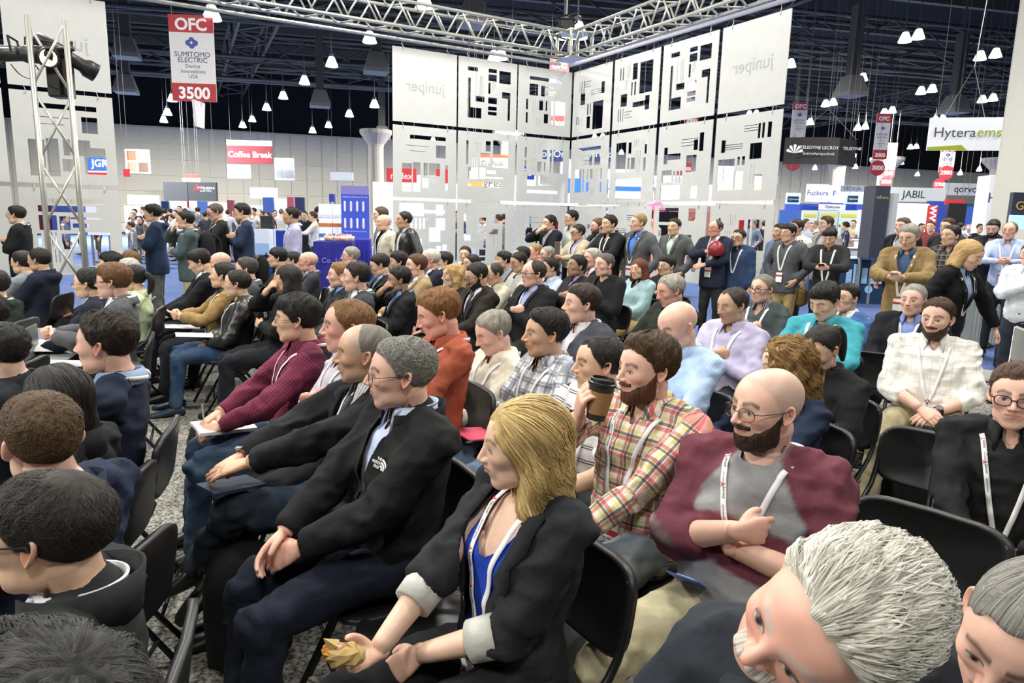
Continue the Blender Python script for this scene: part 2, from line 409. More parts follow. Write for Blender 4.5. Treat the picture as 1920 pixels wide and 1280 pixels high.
def face_colors(P, PH, tone, p, lod, eyecol=(.07, .045, .03)):
    """albedo of the head: skin, lips, brows, eyes, stubble, darker around the eyes and along the mouth line"""
    x, y, z = np.abs(P[:, 0]), P[:, 1], P[:, 2]; fr = (y > .03)
    C = np.tile(np.array(tone, float), (len(P), 1)); z_all = z
    def mix(col, m):
        nonlocal C
        m = np.clip(m, 0, 1)[:, None]; C = C * (1 - m) + np.array(col) * m
    t = np.array(tone)
    red = t * np.array([1.02, .80, .78])
    mix(red, fr * (.55 * np.exp(-((x - .042) / .018) ** 2 - ((z + .022) / .018) ** 2)))
    mix(red, fr * (.6 * np.exp(-(x / .016) ** 2 - ((z + .026) / .012) ** 2)))
    mix(t * np.array([.80, .72, .72]), fr * (.55 * np.exp(-((x - .031) / .019) ** 2 - ((z + .003) / .012) ** 2)))
    lip = t * np.array([.86, .56, .56]) if not p.get('fem') else t * np.array([.95, .52, .54])
    zc = -.0530
    lw = .026
    hh = np.clip(1 - (x / lw) ** 2, 0, 1) ** .6
    m = fr * (x < lw) * sstep(.0095, .0065, np.abs(z - zc) / np.maximum(hh, .05)) * (z > zc - .010)
    mix(lip, m * .85)
    mix(t * np.array([.38, .22, .22]), fr * (x < .025) * np.exp(-((z - zc) / .0017) ** 2) * .8)
    bc = np.array(p.get('browc', (.05, .035, .025)))
    bz = .0245 + .006 * np.exp(-((x - .036) / .014) ** 2) - .0045 * sstep(.04, .055, x) + .003 * p.get('fem', 0)
    bw = (.0048 if p.get('fem') else .0070)
    mix(bc, fr * (x > .011) * (x < .053) * np.exp(-((z - bz) / bw) ** 2) * p.get('brow', .8))
    # eyes
    ex = x - .0315; gaze = p.get('gaze', 0.0)
    ez = z - .0012; down = p.get('down', 0)
    if not down:
        al = np.clip(1 - (ex / .0145) ** 2, 0, 1); half = (.0050 if not p.get('asian') else .0037) * al ** .7
        ins = fr * (np.abs(ex) < .0145)
        lash = ins * np.exp(-((ez - half - .0006) / .0024) ** 2)
        mix((.62, .58, .55), ins * sstep(1.15, .85, np.abs(ez) / np.maximum(half, 1e-4)))
        sgn = np.sign(P[:, 0]); ix = ex - gaze * sgn
        rr = np.sqrt(ix ** 2 + (ez - .0006) ** 2)
        mix(eyecol, ins * (np.abs(ez) < half * 1.05) * sstep(.0064, .0052, rr)); mix((.01, .01, .01), ins * (np.abs(ez) < half) * sstep(.0030, .0022, rr))
        mix((.03, .02, .02), lash * .95); mix((.25, .14, .10), ins * np.exp(-((ez + half) / .0012) ** 2) * .35)
    else:
        mix((.05, .035, .03), fr * (np.abs(ex) < .0150) * np.exp(-((ez + .0045 - .003 * (ex / .015) ** 2) / .0015) ** 2) * .85)
    # shaved head or stubble
    sb = p.get('stubble', 0)
    if sb:
        jaw = sstep(-.020, -.045, z - .25 * (y - .04) * 0) * sstep(.118, .10, y) * (y > -.02)
        mus = fr * (x < .033) * (z < -.034) * (z > -.05)
        mix(t * .35, np.clip(jaw + mus, 0, 1) * sb * (1 - m))
    if p.get('hair') in ('short', 'fringe', 'recede', 'balding'):
        mk = sstep(-.010, .006, z_all - hairline(PH, p['hair'])); hcx = np.array(srgb(p['hairc'])); mix(hcx * .8 + t * .06, mk * .75)
    sh = p.get('shaved')
    if sh:
        hl = hairline(PH, 'short'); mk = sstep(-.004, .012, z - hl)
        top = 1 - .7 * np.exp(-((y + .0) / .06) ** 2) * sstep(.06, .11, z)
        mix(np.array(sh), mk * .55 * top)
    return C
_CA = np.array([0, -.50, .866]); _CB = np.array([1.0, 0, 0]); _CC = np.cross(_CA, _CB)
def crown_polar(D, ax=None):
    A_, C_ = (_CA, _CC) if ax is None else (nrm(ax), np.cross(nrm(ax), _CB))
    a = np.arccos(np.clip(D @ A_, -1, 1)); b = np.arctan2(D @ _CB, D @ C_); return a, b
def hair_thickness(P, PH, style, T, rs, p):
    z = P[:, 2]; hl = hairline(PH, style); T = T * .82
    o = rs.rand(3) * 90
    ragged = .008 * fbm(P * 45 + o, 2)
    m = z - hl + ragged
    up = sstep(.0, .085, z)
    a = np.abs((PH + np.pi) % (2 * np.pi) - np.pi)
    t = T * (.40 + .60 * up)
    if style in ('recede', 'balding', 'bald'): t = T * (.7 - .35 * sstep(.05, .1, z))
    crown = p.get('crown', 0)
    if crown: t = t * (1 - crown * np.exp(-((P[:, 0] / .03) ** 2 + ((P[:, 1] + .05) / .032) ** 2)) * (z > .05))
    t = t * (.30 + .70 * sstep(0, .045, m)) * sstep(0, .008, m) - .0035 * (1 - sstep(-.004, .004, m))
    Dn = P / (np.linalg.norm(P, axis=1, keepdims=True) + 1e-9); ca, cb = crown_polar(Dn, p.get('axis'))
    tw = cb + .5 * ca + .25 * vnoise(P * 25 + o)
    lock = fbm(np.stack([np.cos(tw) * 9, np.sin(tw) * 9, ca * 3.2], -1) + o, 3)
    amp = p.get('mess', .38)
    t = t * (1 + amp * lock * (t > 0)) + (t > .002) * .0012 * lock
    q = p.get('quiff', .009 * rs.rand() if T > .009 else 0)
    if q: t = t + q * np.exp(-((P[:, 1] - .055) / .035) ** 2 - (P[:, 0] / .06) ** 2) * sstep(.05, .08, z)
    return t, m
# ------------------------------------------------------------------ figures
V3 = lambda *a: np.array(a if len(a) == 3 else a[0], float)
def nrm(v): v = np.array(v, float); return v / (np.linalg.norm(v) + 1e-12)
def catmull(P, n):
    P = np.array(P, float); m = len(P); out = []
    for i in range(m - 1):
        p0, p1, p2, p3 = P[max(i - 1, 0)], P[i], P[i + 1], P[min(i + 2, m - 1)]
        for k in range(n):
            t = k / n; out.append(.5 * ((2 * p1) + (-p0 + p2) * t + (2 * p0 - 5 * p1 + 4 * p2 - p3) * t * t + (-p0 + 3 * p1 - 3 * p2 + p3) * t ** 3))
    out.append(P[-1]); return np.array(out)
class Raw:
    """closed overlapping lofts that are fused into one surface by a voxel remesh"""
    def __init__(s): s.V = []; s.F = []; s.n = 0
    def add(s, V, F): s.V.append(np.asarray(V, float)); s.F += [tuple(i + s.n for i in f) for f in F]; s.n += len(V)
    def rings(s, C, X, Y, n=16, sq=1.0, rnd=True):
        """C centres, X/Y half axes as vectors; sq<1 boxier"""
        a = np.arange(n) / n * 2 * np.pi; ca = np.sign(np.cos(a)) * np.abs(np.cos(a)) ** sq; sa = np.sign(np.sin(a)) * np.abs(np.sin(a)) ** sq
        C = list(C); X = list(X); Y = list(Y)
        if rnd:
            ax0 = nrm(C[0] - C[1]); ax1 = nrm(C[-1] - C[-2]); k0 = min(np.linalg.norm(X[0]), np.linalg.norm(Y[0])); k1 = min(np.linalg.norm(X[-1]), np.linalg.norm(Y[-1]))
            C = [C[0] + ax0 * k0 * .9, C[0] + ax0 * k0 * .55] + C + [C[-1] + ax1 * k1 * .55, C[-1] + ax1 * k1 * .9]
            X = [X[0] * .4, X[0] * .8] + X + [X[-1] * .8, X[-1] * .4]; Y = [Y[0] * .4, Y[0] * .8] + Y + [Y[-1] * .8, Y[-1] * .4]
        V = np.concatenate([c + ca[:, None] * x + sa[:, None] * y for c, x, y in zip(C, X, Y)]); m = len(C)
        F = [(i * n + k, i * n + (k + 1) % n, (i + 1) * n + (k + 1) % n, (i + 1) * n + k) for i in range(m - 1) for k in range(n)]
        F += [tuple(range(n - 1, -1, -1)), tuple((m - 1) * n + k for k in range(n))]
        # keep normals outward
        if np.dot(np.cross(X[len(X) // 2], Y[len(Y) // 2]), C[-1] - C[0]) < 0: F = [tuple(reversed(f)) for f in F]
        s.add(V, F)
    def limb(s, P, R, n=14, sub=4, rnd=True):
        P = np.array(P, float); Q = catmull(P, sub); RR = np.interp(np.linspace(0, len(P) - 1, len(Q)), range(len(P)), R)
        t = np.gradient(Q, axis=0); X = []; Y = []; x = None
        for i in range(len(Q)):
            ti = nrm(t[i])
            if x is None: x = nrm(np.cross(ti, [0.3, .1, .95] if abs(ti[2]) < .9 else [1, 0, 0]))
            x = nrm(x - ti * (x @ ti)); y = np.cross(ti, x); X.append(x * RR[i]); Y.append(y * RR[i])
        s.rings(list(Q), X, Y, n, 1.0, rnd)
    def blob(s, c, r, n=12):
        V = []; m = 7
        for i in range(m):
            th = math.pi * (i + .35) / (m - .3)
            for k in range(n):
                a = 2 * math.pi * k / n; V.append((c[0] + r[0] * math.sin(th) * math.cos(a), c[1] + r[1] * math.sin(th) * math.sin(a), c[2] + r[2] * math.cos(th)))
        F = [((i + 1) * n + k, (i + 1) * n + (k + 1) % n, i * n + (k + 1) % n, i * n + k) for i in range(m - 1) for k in range(n)]
        F += [tuple(range(n)), tuple((m - 1) * n + k for k in range(n - 1, -1, -1))]
        s.add(V, F)
    def mesh(s):
        return np.concatenate(s.V), s.F

# batch of voxel remeshes, evaluated together
_TMP = []
def fuse(raw, voxel, smooth=4):
    V, F = raw.mesh(); me = bpy.data.meshes.new('raw'); me.from_pydata(V.tolist(), [], F)
    o = bpy.data.objects.new('raw', me); COL.objects.link(o)
    m = o.modifiers.new('r', 'REMESH'); m.mode = 'VOXEL'; m.voxel_size = voxel; m.adaptivity = 0
    if smooth:
        q = o.modifiers.new('s', 'SMOOTH'); q.factor = .5; q.iterations = smooth
    _TMP.append(o); return o
def fused_np(o, dg):
    ev = o.evaluated_get(dg); me = ev.to_mesh(); n = len(me.vertices)
    V = np.empty(n * 3, np.float32); me.vertices.foreach_get('co', V); N = np.empty(n * 3, np.float32); me.vertices.foreach_get('normal', N)
    nl = len(me.loops); L = np.empty(nl, np.int32); me.loops.foreach_get('vertex_index', L)
    q = len(me.polygons)
    F = L.reshape(q, -1) if q and nl % q == 0 else None
    ev.to_mesh_clear(); return V.reshape(-1, 3).astype(float), N.reshape(-1, 3).astype(float), F

def ik(S, T, l1, l2, pole):
    S = V3(S); T = V3(T); d = T - S; D = np.linalg.norm(d); D2 = min(D, (l1 + l2) * .995); T = S + d / D * D2
    a = (l1 * l1 - l2 * l2 + D2 * D2) / (2 * D2); h = math.sqrt(max(l1 * l1 - a * a, 0)); u = d / D
    p = V3(pole); p = p - u * (p @ u); p = nrm(p)
    return S + u * a + p * h, T

# hand: wrist at the origin, fingers along +y, palm looks to -z, thumb towards +x
def hand_raw(curl, spread=.5, thumb=.4, mids=False):
    r = Raw()
    r.rings([V3(0, -.02, 0), V3(0, .01, 0), V3(.001, .045, .001), V3(.001, .085, 0)], [V3(.025, 0, 0), V3(.028, 0, 0), V3(.037, 0, 0), V3(.040, 0, 0)],
            [V3(0, 0, .019), V3(0, 0, .0165), V3(0, 0, .0145), V3(0, 0, .0115)], 14, .8)
    for i, (x, L, rr) in enumerate(((.030, .072, .0088), (.0105, .080, .0092), (-.0105, .074, .0087), (-.0295, .058, .0077))):
        c = curl[i]; ang = -x * spread * 4
        d0 = V3(math.sin(-ang), math.cos(ang), 0); p = V3(x * .96, .078, 0); P = [p - d0 * .025, p]; a = 0
        for sgm, k in ((.45, .7), (.32, 1.0), (.23, .8)):
            a += c * k; d = V3(d0[0] * math.cos(a), d0[1] * math.cos(a), -math.sin(a)); P.append(P[-1] + d * L * sgm)
        r.limb(P, [rr * 1.05, rr * 1.05, rr, rr * .92, rr * .78], 9, 3)
    a = thumb
    P = [V3(.012, .012, -.004), V3(.034, .032, -.010 - .012 * a), V3(.050 - .012 * a, .060, -.016 - .024 * a), V3(.056 - .030 * a, .086, -.018 - .040 * a)]
    r.limb(P, [.015, .0125, .0108, .0085], 9, 3)
    return r
HANDS = {}
for _k, _c in {'relax': ((.32, .38, .42, .46), .5, .35), 'grip': ((.95, 1.0, 1.05, 1.1), .2, 1.0), 'flat': ((.12, .1, .12, .16), .7, .2), 'pinch': ((.62, .75, .85, .95), .3, .9), 'wrap': ((.62, .62, .64, .66), .3, .7)}.items():
    for _l, _v in ((0, .0042), (1, .0072)): HANDS[_k, _l] = fuse(hand_raw(*_c), _v, 3 if _l == 0 else 2)
def finish_hands():
    dg = bpy.context.evaluated_depsgraph_get(); dg.update()
    for k, o in list(HANDS.items()):
        V, N, F = fused_np(o, dg); HANDS[k] = (V, F)

GARM = {'shirt': 0.0, 'jacket': .012, 'coat': .016}
def rotm(rx=0, ry=0, rz=0):
    return np.array((Matrix.Rotation(rz, 3, 'Z') @ Matrix.Rotation(rx, 3, 'X') @ Matrix.Rotation(ry, 3, 'Y')))
ARMS = {  # hand target (x mirrored for the left), elbow pole, palm-normal, hand pose  — local to the hips: x right, y forward, z up
    'lap': [((.10, .33, .10), (.8, -.4, -.5), (0, 0, -1), 'relax')] * 2,
    'knee': [((.12, .40, .13), (.8, -.3, -.5), (0, .2, -1), 'relax')] * 2,
    'clasp': [((.035, .36, .12), (.8, -.2, -.5), (-.7, .3, -.6), 'relax'), ((.045, .33, .10), (.8, -.2, -.5), (-.7, .3, -.6), 'relax')],
    'lapclasp': [((.03, .25, .10), (.9, -.3, -.4), (-.7, .2, -.6), 'relax'), ((.05, .23, .09), (.9, -.3, -.4), (-.6, .2, -.7), 'relax')],
    'cross': [((-.030, .188, .285), (.9, .1, -.9), (1, -.1, 0), 'flat', (-.45, -.89, -.05)), ((-.005, .150, .228), (.9, .1, -.9), (1, -.1, 0), 'flat', (-.50, -.86, .0))],
    'phone': [((.045, .36, .22), (.9, -.3, -.5), (-.6, -.5, .4), 'grip'), ((.055, .35, .22), (.9, -.3, -.5), (-.6, -.5, .4), 'grip')],
    'write': [((.03, .36, .15), (.9, -.3, -.3), (-.3, 0, -1), 'pinch'), ((.10, .36, .12), (.9, -.3, -.4), (-.6, 0, -.6), 'relax')],
    'chin': [((.035, .165, .50), (.8, .8, -.7), (-.4, -.8, .2), 'grip'), ((-.06, .20, .20), (.8, -.1, -.6), (0, -.9, -.3), 'relax')],
    'down': [((.24, .06, -.16), (.3, -1, 0), (-1, .2, 0), 'relax')] * 2,
    'pockets': [((.20, .07, -.02), (1, -.6, 0), (-1, 0, 0), 'relax')] * 2,
    'belly': [((.02, .22, .12), (.9, -.3, -.3), (-.2, -1, 0), 'relax'), ((.0, .25, .08), (.9, -.3, -.3), (-.2, -1, 0), 'relax')],
}
PEOPLE = []
def person(label, px, top, chin, yaw=205, pose='sit', arms='lap', top_kind='shirt', topc='333333', tkind='plain', shirt=None, shirtk='plain', pants='23262c', pantk='plain',
           skin='fair', hair='short', hairc='2a2019', hairc2=None, hT=.016, lod=1, s=1.0, hyaw=None, tilt=0.0, roll=0.0, lean=0.0, depth=None, zc=None, **k):
    """px, top, chin: where the head stands in the picture; the depth comes from a seated head height (or is given)"""
    cy = (top + chin) / 2
    if pose == 'sit':
        if depth is None:
            dsz = .232 * FPX * .985 / (chin - top); zz = at_d(px, cy, dsz)[2]
            z_ = zc or min(1.235, max(1.075, zz)); h = np.array(at_z(px, cy, z_ + k.get('dz', 0)))
        else: h = np.array(at_d(px, cy, depth))
    else:
        h = np.array(at_d(px, cy, depth or .235 * FPX / (chin - top)))
        s = min(1.12, max(.88, (h[2] + .12) / 1.745))
    P = dict(label=label, h=h, cy=cy, fixed=zc is not None or (px < -20), obj_h=chin - top, yaw=math.radians(yaw), hyaw=math.radians((hyaw if hyaw is not None else yaw - 4) - yaw), pose=pose, arms=arms, top_kind=top_kind, topc=topc, tkind=tkind,
             shirt=shirt, shirtk=shirtk, pants=pants, pantk=pantk, skin=skin, hair=hair, hairc=hairc, hairc2=hairc2, hT=hT, lod=lod, s=s, tilt=math.radians(tilt), roll=math.radians(roll), lean=math.radians(lean), px=px, **k)
    PEOPLE.append(P); return P

def relax_seats():
    S = [P for P in PEOPLE if P['pose'] == 'sit']
    for it in range(60):
        for i, A in enumerate(S):
            for B in S[i + 1:]:
                d = A['h'][:2] - B['h'][:2]; L = math.hypot(*d)
                if L < .50:
                    F_, N_ = (A, B) if math.hypot(*A['h'][:2]) > math.hypot(*B['h'][:2]) else (B, A)
                    for Q, sg in ((F_, -1), (N_, 1)):
                        if Q['fixed']: continue
                        z_ = min(1.27, max(1.04, Q['h'][2] + sg * .006)); Q['h'] = np.array(at_z(Q['px'], Q['cy'], z_))
def skeleton(P):
    """joints in person space (origin on the floor under the hips, y forward)"""
    s = P['s']; J = {}; sit = P['pose'] == 'sit'; g = P.get('girth', 1.0)
    lean = P['lean'] + (math.radians(-5) if sit else 0)
    hz = .545 if sit else .93 * s
    hip = V3(0, 0, hz); J['hip'] = hip
    R = rotm(rx=-lean, ry=P.get('side', 0)); J['R'] = R
    def up(v): return hip + R @ (V3(v) * s)
    J['up'] = up
    J['waist'] = up((0, .005, .13)); J['chest'] = up((0, .0, .30)); J['neckb'] = up((0, -.022, .475)); 
    shw = P.get('shw', .178 - .018 * P.get('fem', 0))
    J['sh'] = [up((shw, -.022, .425)), up((-shw, -.022, .425))]
    hd = up((0, -.022, .475)) + rotm(rx=-lean * .3 - .1) @ V3(0, .034, .128) * s + V3(0, .018, -.004) * (P['tilt'] / .4) * s
    J['head'] = hd
    J['hrot'] = rotm(rz=P['hyaw']) @ rotm(rx=-P['tilt']) @ rotm(ry=P['roll'])
    # world placement from the head
    c, sn = math.cos(P['yaw'] - math.pi / 2), math.sin(P['yaw'] - math.pi / 2)
    RW = np.array([[c, -sn, 0], [sn, c, 0], [0, 0, 1]])
    w = P['h'] - RW @ hd
    P['root'] = (w[0], w[1], 0.0)
    dz = w[2]                                                     # remaining height error goes into the hips
    P['zerr'] = dz
    if abs(dz) > 1e-4:
        for kx in ('waist', 'chest', 'neckb', 'head', 'hip'): J[kx] = J[kx] + V3(0, 0, dz)
        J['sh'] = [q + V3(0, 0, dz) for q in J['sh']]; hip = J['hip']
        J['up'] = lambda v, hip=hip: hip + R @ (V3(v) * s)
    # arms
    J['el'] = []; J['wr'] = []; J['hand'] = []
    A = P['arms'] if not isinstance(P['arms'], str) else ARMS[P['arms']]
    for i, sx in enumerate((1, -1)):
        t, pole, pn, hp = A[i][:4]; loc = V3(t[0] * sx, t[1] + (max(g, 1) - 1) * .10 * (P['arms'] == 'cross'), t[2]) * s
        tgt = hip + (loc if t[2] < .16 and sit else R @ loc)
        e, wr = ik(J['sh'][i], tgt, .285 * s, .255 * s, V3(pole[0] * sx, pole[1], pole[2]))
        J['el'].append(e); J['wr'].append(wr); d = nrm(wr - e); n = V3(pn[0] * sx, pn[1], pn[2])
        if len(A[i]) > 4: d = nrm(R @ V3(A[i][4][0] * sx, A[i][4][1], A[i][4][2]))
        J['hand'].append((d, n, hp))
    hd2 = P.get('handdir')
    if hd2:
        J['hand'] = [(nrm(V3(a)) if a is not None else J['hand'][i][0], J['hand'][i][1], J['hand'][i][2]) for i, a in enumerate(hd2)]
    # legs
    J['leg'] = []; LP = P.get('legs', 'flat')
    for i, sx in enumerate((1, -1)):
        hj = hip + V3(.088 * sx * s, 0.0, -.005 if sit else -.03)
        if sit:
            kn = V3(.115 * sx * s, .46 * s, .505); an = V3(.12 * sx * s, .50 * s, .085); ft = V3(.10 * sx, 1, 0)
            if LP == 'cross' and i == 0: kn = V3(.00, .47 * s, .60); an = V3(-.24 * s, .60 * s, .30); ft = V3(-.5, .9, -.5)
            if LP == 'crossl' and i == 1: kn = V3(.00, .47 * s, .60); an = V3(.24 * s, .60 * s, .30); ft = V3(.5, .9, -.5)
            if LP == 'wide': kn = V3(.22 * sx * s, .44 * s, .51); an = V3(.24 * sx * s, .46 * s, .085)
            if LP == 'out': an = V3(.13 * sx * s, .74 * s, .085)
        else:
            kn = V3(.10 * sx * s, .02, .49 * s); an = V3(.11 * sx * s, -.01, .085); ft = V3(.25 * sx, 1, 0)
        J['leg'].append((hj, kn, an, nrm(ft)))
    P['J'] = J; return J

def torso_rings(P, J, off, z0=-.10, z1=.455):
    s = P['s']; g = P.get('girth', 1.0); f = P.get('fem', 0); up = J['up']; R = J['R']
    prof = [(-.16, .152, .112, .0), (-.05, .166, .124, .0), (.02, .165, .122, .008), (.12, .150 - .02 * f, .112, .008), (.22, .160 - .015 * f, .116 + .008 * f, .004),
            (.31, .172 - .012 * f, .118 + .012 * f, .0), (.38, .168 - .014 * f, .104, -.008), (.43, .120, .080, -.016), (.458, .066, .060, -.022)]
    C = []; X = []; Y = []
    if P['pose'] == 'stand' and z0 < -.1: prof[0] = (-.20, .172, .128, .0); prof[1] = (-.07, .170, .128, .0)
    for z, rx, ry, cy in prof:
        if z < z0 or z > z1 + .02: continue
        belly = (g - 1) * math.exp(-((z - .10) / .14) ** 2) ; rx2 = rx * (1 + .5 * (g - 1)) + off; ry2 = ry * (1 + .25 * (g - 1)) + belly * .10 + off
        C.append(up((0, cy + belly * .05, z))); X.append(R @ V3(rx2 * s, 0, 0)); Y.append(R @ V3(0, ry2 * s, 0))
    return C, X, Y
def raw_top(P, J, off, sleeve=1.0, z0=-.10):
    """upper garment: trunk, shoulders and sleeves"""
    s = P['s']; r = Raw(); g = P.get('girth', 1.0); ag = 1 + .45 * (g - 1) - .10 * P.get('fem', 0)
    C, X, Y = torso_rings(P, J, off, z0); r.rings(C, X, Y, 22, .88, not (P['pose'] == 'stand' and z0 < -.1))
    up = J['up']
    for i, sx in enumerate((1, -1)):
        S, E, Wr = J['sh'][i], J['el'][i], J['wr'][i]
        nb = up((.036 * sx, -.026, .456))
        r.limb([nb, (nb + S) / 2 + V3(0, 0, .006), S + V3(0, 0, -.006)], [(.038) * s + off * .6, (.055) * s + off * .6, .055 * s + off], 12)
        r.limb([up((.10 * sx, -.012, .36)), S + V3(0, 0, -.01)], [.085 * s, .060 * s * ag + off], 12)
        if P.get('fem'): r.blob(up((.075 * sx, .085, .285)), (.062 * s, .050 * s, .060 * s))
        if sleeve > 0:
            u = (.060 * ag) * s + off; m = (.052 * ag) * s + off; el = .048 * s * ag + off; w = .036 * s + off * .9
            if sleeve >= .99: r.limb([S, S * .5 + E * .5, E, E * .5 + Wr * .5, Wr - nrm(Wr - E) * .012], [u, m, el, (el + w) / 2 + .002, w], 12, 4, False)
            elif sleeve > .5:
                t = (sleeve - .5) * 2; r.limb([S, S * .5 + E * .5, E, E + (Wr - E) * t], [u, m, el, el * (1 - t) + w * t + .002], 12, 4, False)
            else: r.limb([S, S + (E - S) * sleeve * 2], [u, u * .95 + .003], 12, 4, False)
    if P.get('hood'): r.limb([up((-.10, -.075, .46)), up((-.06, -.12, .45)), up((.06, -.12, .45)), up((.10, -.075, .46))], [.03, .045, .045, .03], 10)
    return r
def raw_pants(P, J):
    s = P['s']; g = P.get('girth', 1.0); r = Raw(); hip = J['hip']; R = J['R']; k = 1 + .35 * (g - 1)
    sit = P['pose'] == 'sit'; up = J['up']
    C = [up((0, -.01, -.10)), up((0, -.01, -.05)), up((0, .0, .03)), up((0, .004, .08))]
    r.rings(C, [R @ V3(q * s * k, 0, 0) for q in (.145, .168, .160, .146)], [R @ V3(0, q * s * k, 0) for q in (.105, .122, .118, .110)], 20, .9)
    for (h, kn, an, ft) in J['leg']:
        th = .088 * s * k; kr = .062 * s; cr = .060 * s; ar = .052 * s
        mid = h * .5 + kn * .5 + V3(0, 0, .008)
        r.limb([h, mid, kn - nrm(kn - h) * .02], [th, (th + kr) / 2 + .008, kr + .003], 14)
        r.limb([kn, kn * .65 + an * .35 - nrm(V3(0, 1, 0)) * .012 * sit, an + V3(0, 0, -.01)], [kr, cr, ar], 14, 4, False)
    return r
def shoe_mb(an, ft, s, mb):
    f = nrm(V3(ft)); sd = nrm(np.cross(f, [0, 0, 1])); u = np.cross(sd, f)
    prof = [(-.075, .026, .030, -.04), (-.05, .036, .042, -.035), (.0, .038, .045, -.032), (.06, .042, .034, -.045), (.12, .046, .026, -.053), (.17, .038, .020, -.058), (.19, .018, .012, -.063)]
    n = 12; V = []
    for y, rx, rz, cz in prof:
        for k in range(n):
            a = 2 * math.pi * k / n; zz = max(rz * math.sin(a) + cz, -.082)
            V.append(an + f * y * s + sd * rx * math.cos(a) * s + u * zz * s)
    m = len(prof); F = [(i * n + k, i * n + (k + 1) % n, (i + 1) * n + (k + 1) % n, (i + 1) * n + k) for i in range(m - 1) for k in range(n)]
    F += [tuple(range(n)), tuple((m - 1) * n + k for k in range(n))]
    mb.add(V, F)
def garm_pat(V, J, R):
    """cloth coordinates: around and along the nearest limb or trunk; z marks sleeves"""
    best = np.full(len(V), 9.0); out = np.zeros((len(V), 3))
    segs = [(J['hip'], J['neckb'], .13, 0)]
    for i in (0, 1): segs += [(J['sh'][i], J['el'][i], .05, 1), (J['el'][i], J['wr'][i], .045, 1)]
    acc = 0
    for j, (a, b, rad, sl) in enumerate(segs):
        ab = b - a; L = np.linalg.norm(ab); t = np.clip((V - a) @ ab / L ** 2, -.3 if j == 0 else 0, 1.1 if j == 0 else 1); q = a + t[:, None] * ab; d = np.linalg.norm(V - q, axis=1)
        sc = d - (.155 if j == 0 else rad)
        ax = ab / L; x = nrm(np.cross(ax, R @ V3(0, 1, 0))) if j == 0 or abs(ax @ (R @ V3(0, 1, 0))) < .9 else nrm(np.cross(ax, [1, 0, 0.01])); y = np.cross(ax, x)
        w = V - q; ang = np.arctan2(w @ y, w @ x)
        u = (V - a) @ x if j == 0 else ang * rad
        vv = t * L + (0 if j == 0 else (0.3 if j % 2 == 0 else 0))
        m = sc < best; best[m] = sc[m]; out[m] = np.stack([u, vv, np.full(len(V), float(sl))], -1)[m]
    return out
def wrinkle(V, N, J, amp, seed, legs=False):
    o = np.random.RandomState(seed).rand(3) * 40
    q = V + .04 * np.stack([vnoise(V * 7 + o), vnoise(V * 7 + o + 5), vnoise(V * 7 + o + 11)], -1)
    d = .7 * vnoise(q * np.array([8, 8, 20]) + o) + .25 * vnoise(q * 34 + o)
    rid = 1 - np.abs(vnoise(q * np.array([10, 13, 19]) + o + 3)) * 2.6; rid2 = 1 - np.abs(vnoise((q + q[:, [2, 0, 1]] * .8) * np.array([15, 12, 15]) + o + 7)) * 2.6
    d = d + .7 * rid + .5 * rid2
    js = [(J['el'][0], .10), (J['el'][1], .10), (J['sh'][0], .11), (J['sh'][1], .11)] if not legs else [(J['leg'][0][1], .12), (J['leg'][1][1], .12), (J['hip'], .2)]
    w = np.full(len(V), .45)
    for c, r in js: w += 1.1 * np.exp(-(np.linalg.norm(V - c, axis=1) / r) ** 2)
    return V + N * np.maximum(d * amp * w, -.006)[:, None]
# ------------------------------------------------------------------ the hall
LD = np.array([-math.cos(math.radians(30)), -math.sin(math.radians(30)), 0]); RD = np.array([.5, -math.sqrt(3) / 2, 0]); CN = np.array([1.07, 14.2, 0])
def carpet_mat(name, c1, c2, sc):
    m, nt, b = _nodes(name); N = nt.nodes; L = nt.links; tc = N.new('ShaderNodeTexCoord'); n1 = N.new('ShaderNodeTexNoise'); n1.inputs['Scale'].default_value = sc; n1.inputs['Detail'].default_value = 6
    n2 = N.new('ShaderNodeTexNoise'); n2.inputs['Scale'].default_value = 1.3; L.new(tc.outputs['Object'], n1.inputs['Vector']); L.new(tc.outputs['Object'], n2.inputs['Vector'])
    mx = N.new('ShaderNodeMixRGB'); mx.inputs[1].default_value = srgb(c1) + (1,); mx.inputs[2].default_value = srgb(c2) + (1,)
    mr = N.new('ShaderNodeMapRange'); mr.inputs[1].default_value = .38; mr.inputs[2].default_value = .62; L.new(n1.outputs[0], mr.inputs[0]); L.new(mr.outputs[0], mx.inputs[0])
    m2 = N.new('ShaderNodeMixRGB'); m2.blend_type = 'MULTIPLY'; m2.inputs[0].default_value = .35; L.new(mx.outputs[0], m2.inputs[1]); L.new(n2.outputs[0], m2.inputs[2]); L.new(m2.outputs[0], b.inputs['Base Color'])
    b.inputs['Roughness'].default_value = .95; b.inputs['Specular IOR Level'].default_value = .1
    bp = N.new('ShaderNodeBump'); bp.inputs['Distance'].default_value = .01; bp.inputs['Strength'].default_value = .8; L.new(n1.outputs[0], bp.inputs['Height']); L.new(bp.outputs[0], b.inputs['Normal']); return m
mb = MB(); mb.box((0, 30, -.05), (130, 110, .1)); tag(mb.build('floor', carpet_mat('blue_carpet', '46598a', '6a7fb2', 55)), kind='structure')
A_ = np.array([-5.1, 9.7]); B_ = np.array([4.7, 6.9]); n1 = np.array([-.5, .866]); n2 = np.array([.866, .5])
X_ = np.linalg.solve(np.array([n1, n2]), [n1 @ A_, n2 @ B_]); pA = X_ + LD[:2] * 22; pB = X_ + RD[:2] * 16; pC = pB + LD[:2] * 22
mb = MB(); V_ = [(*p, z) for z in (0.0, .006) for p in (X_, pA, pC, pB)]; mb.add(V_, [(4, 5, 6, 7), (0, 3, 2, 1), (0, 1, 5, 4), (1, 2, 6, 5), (2, 3, 7, 6), (3, 0, 4, 7)])
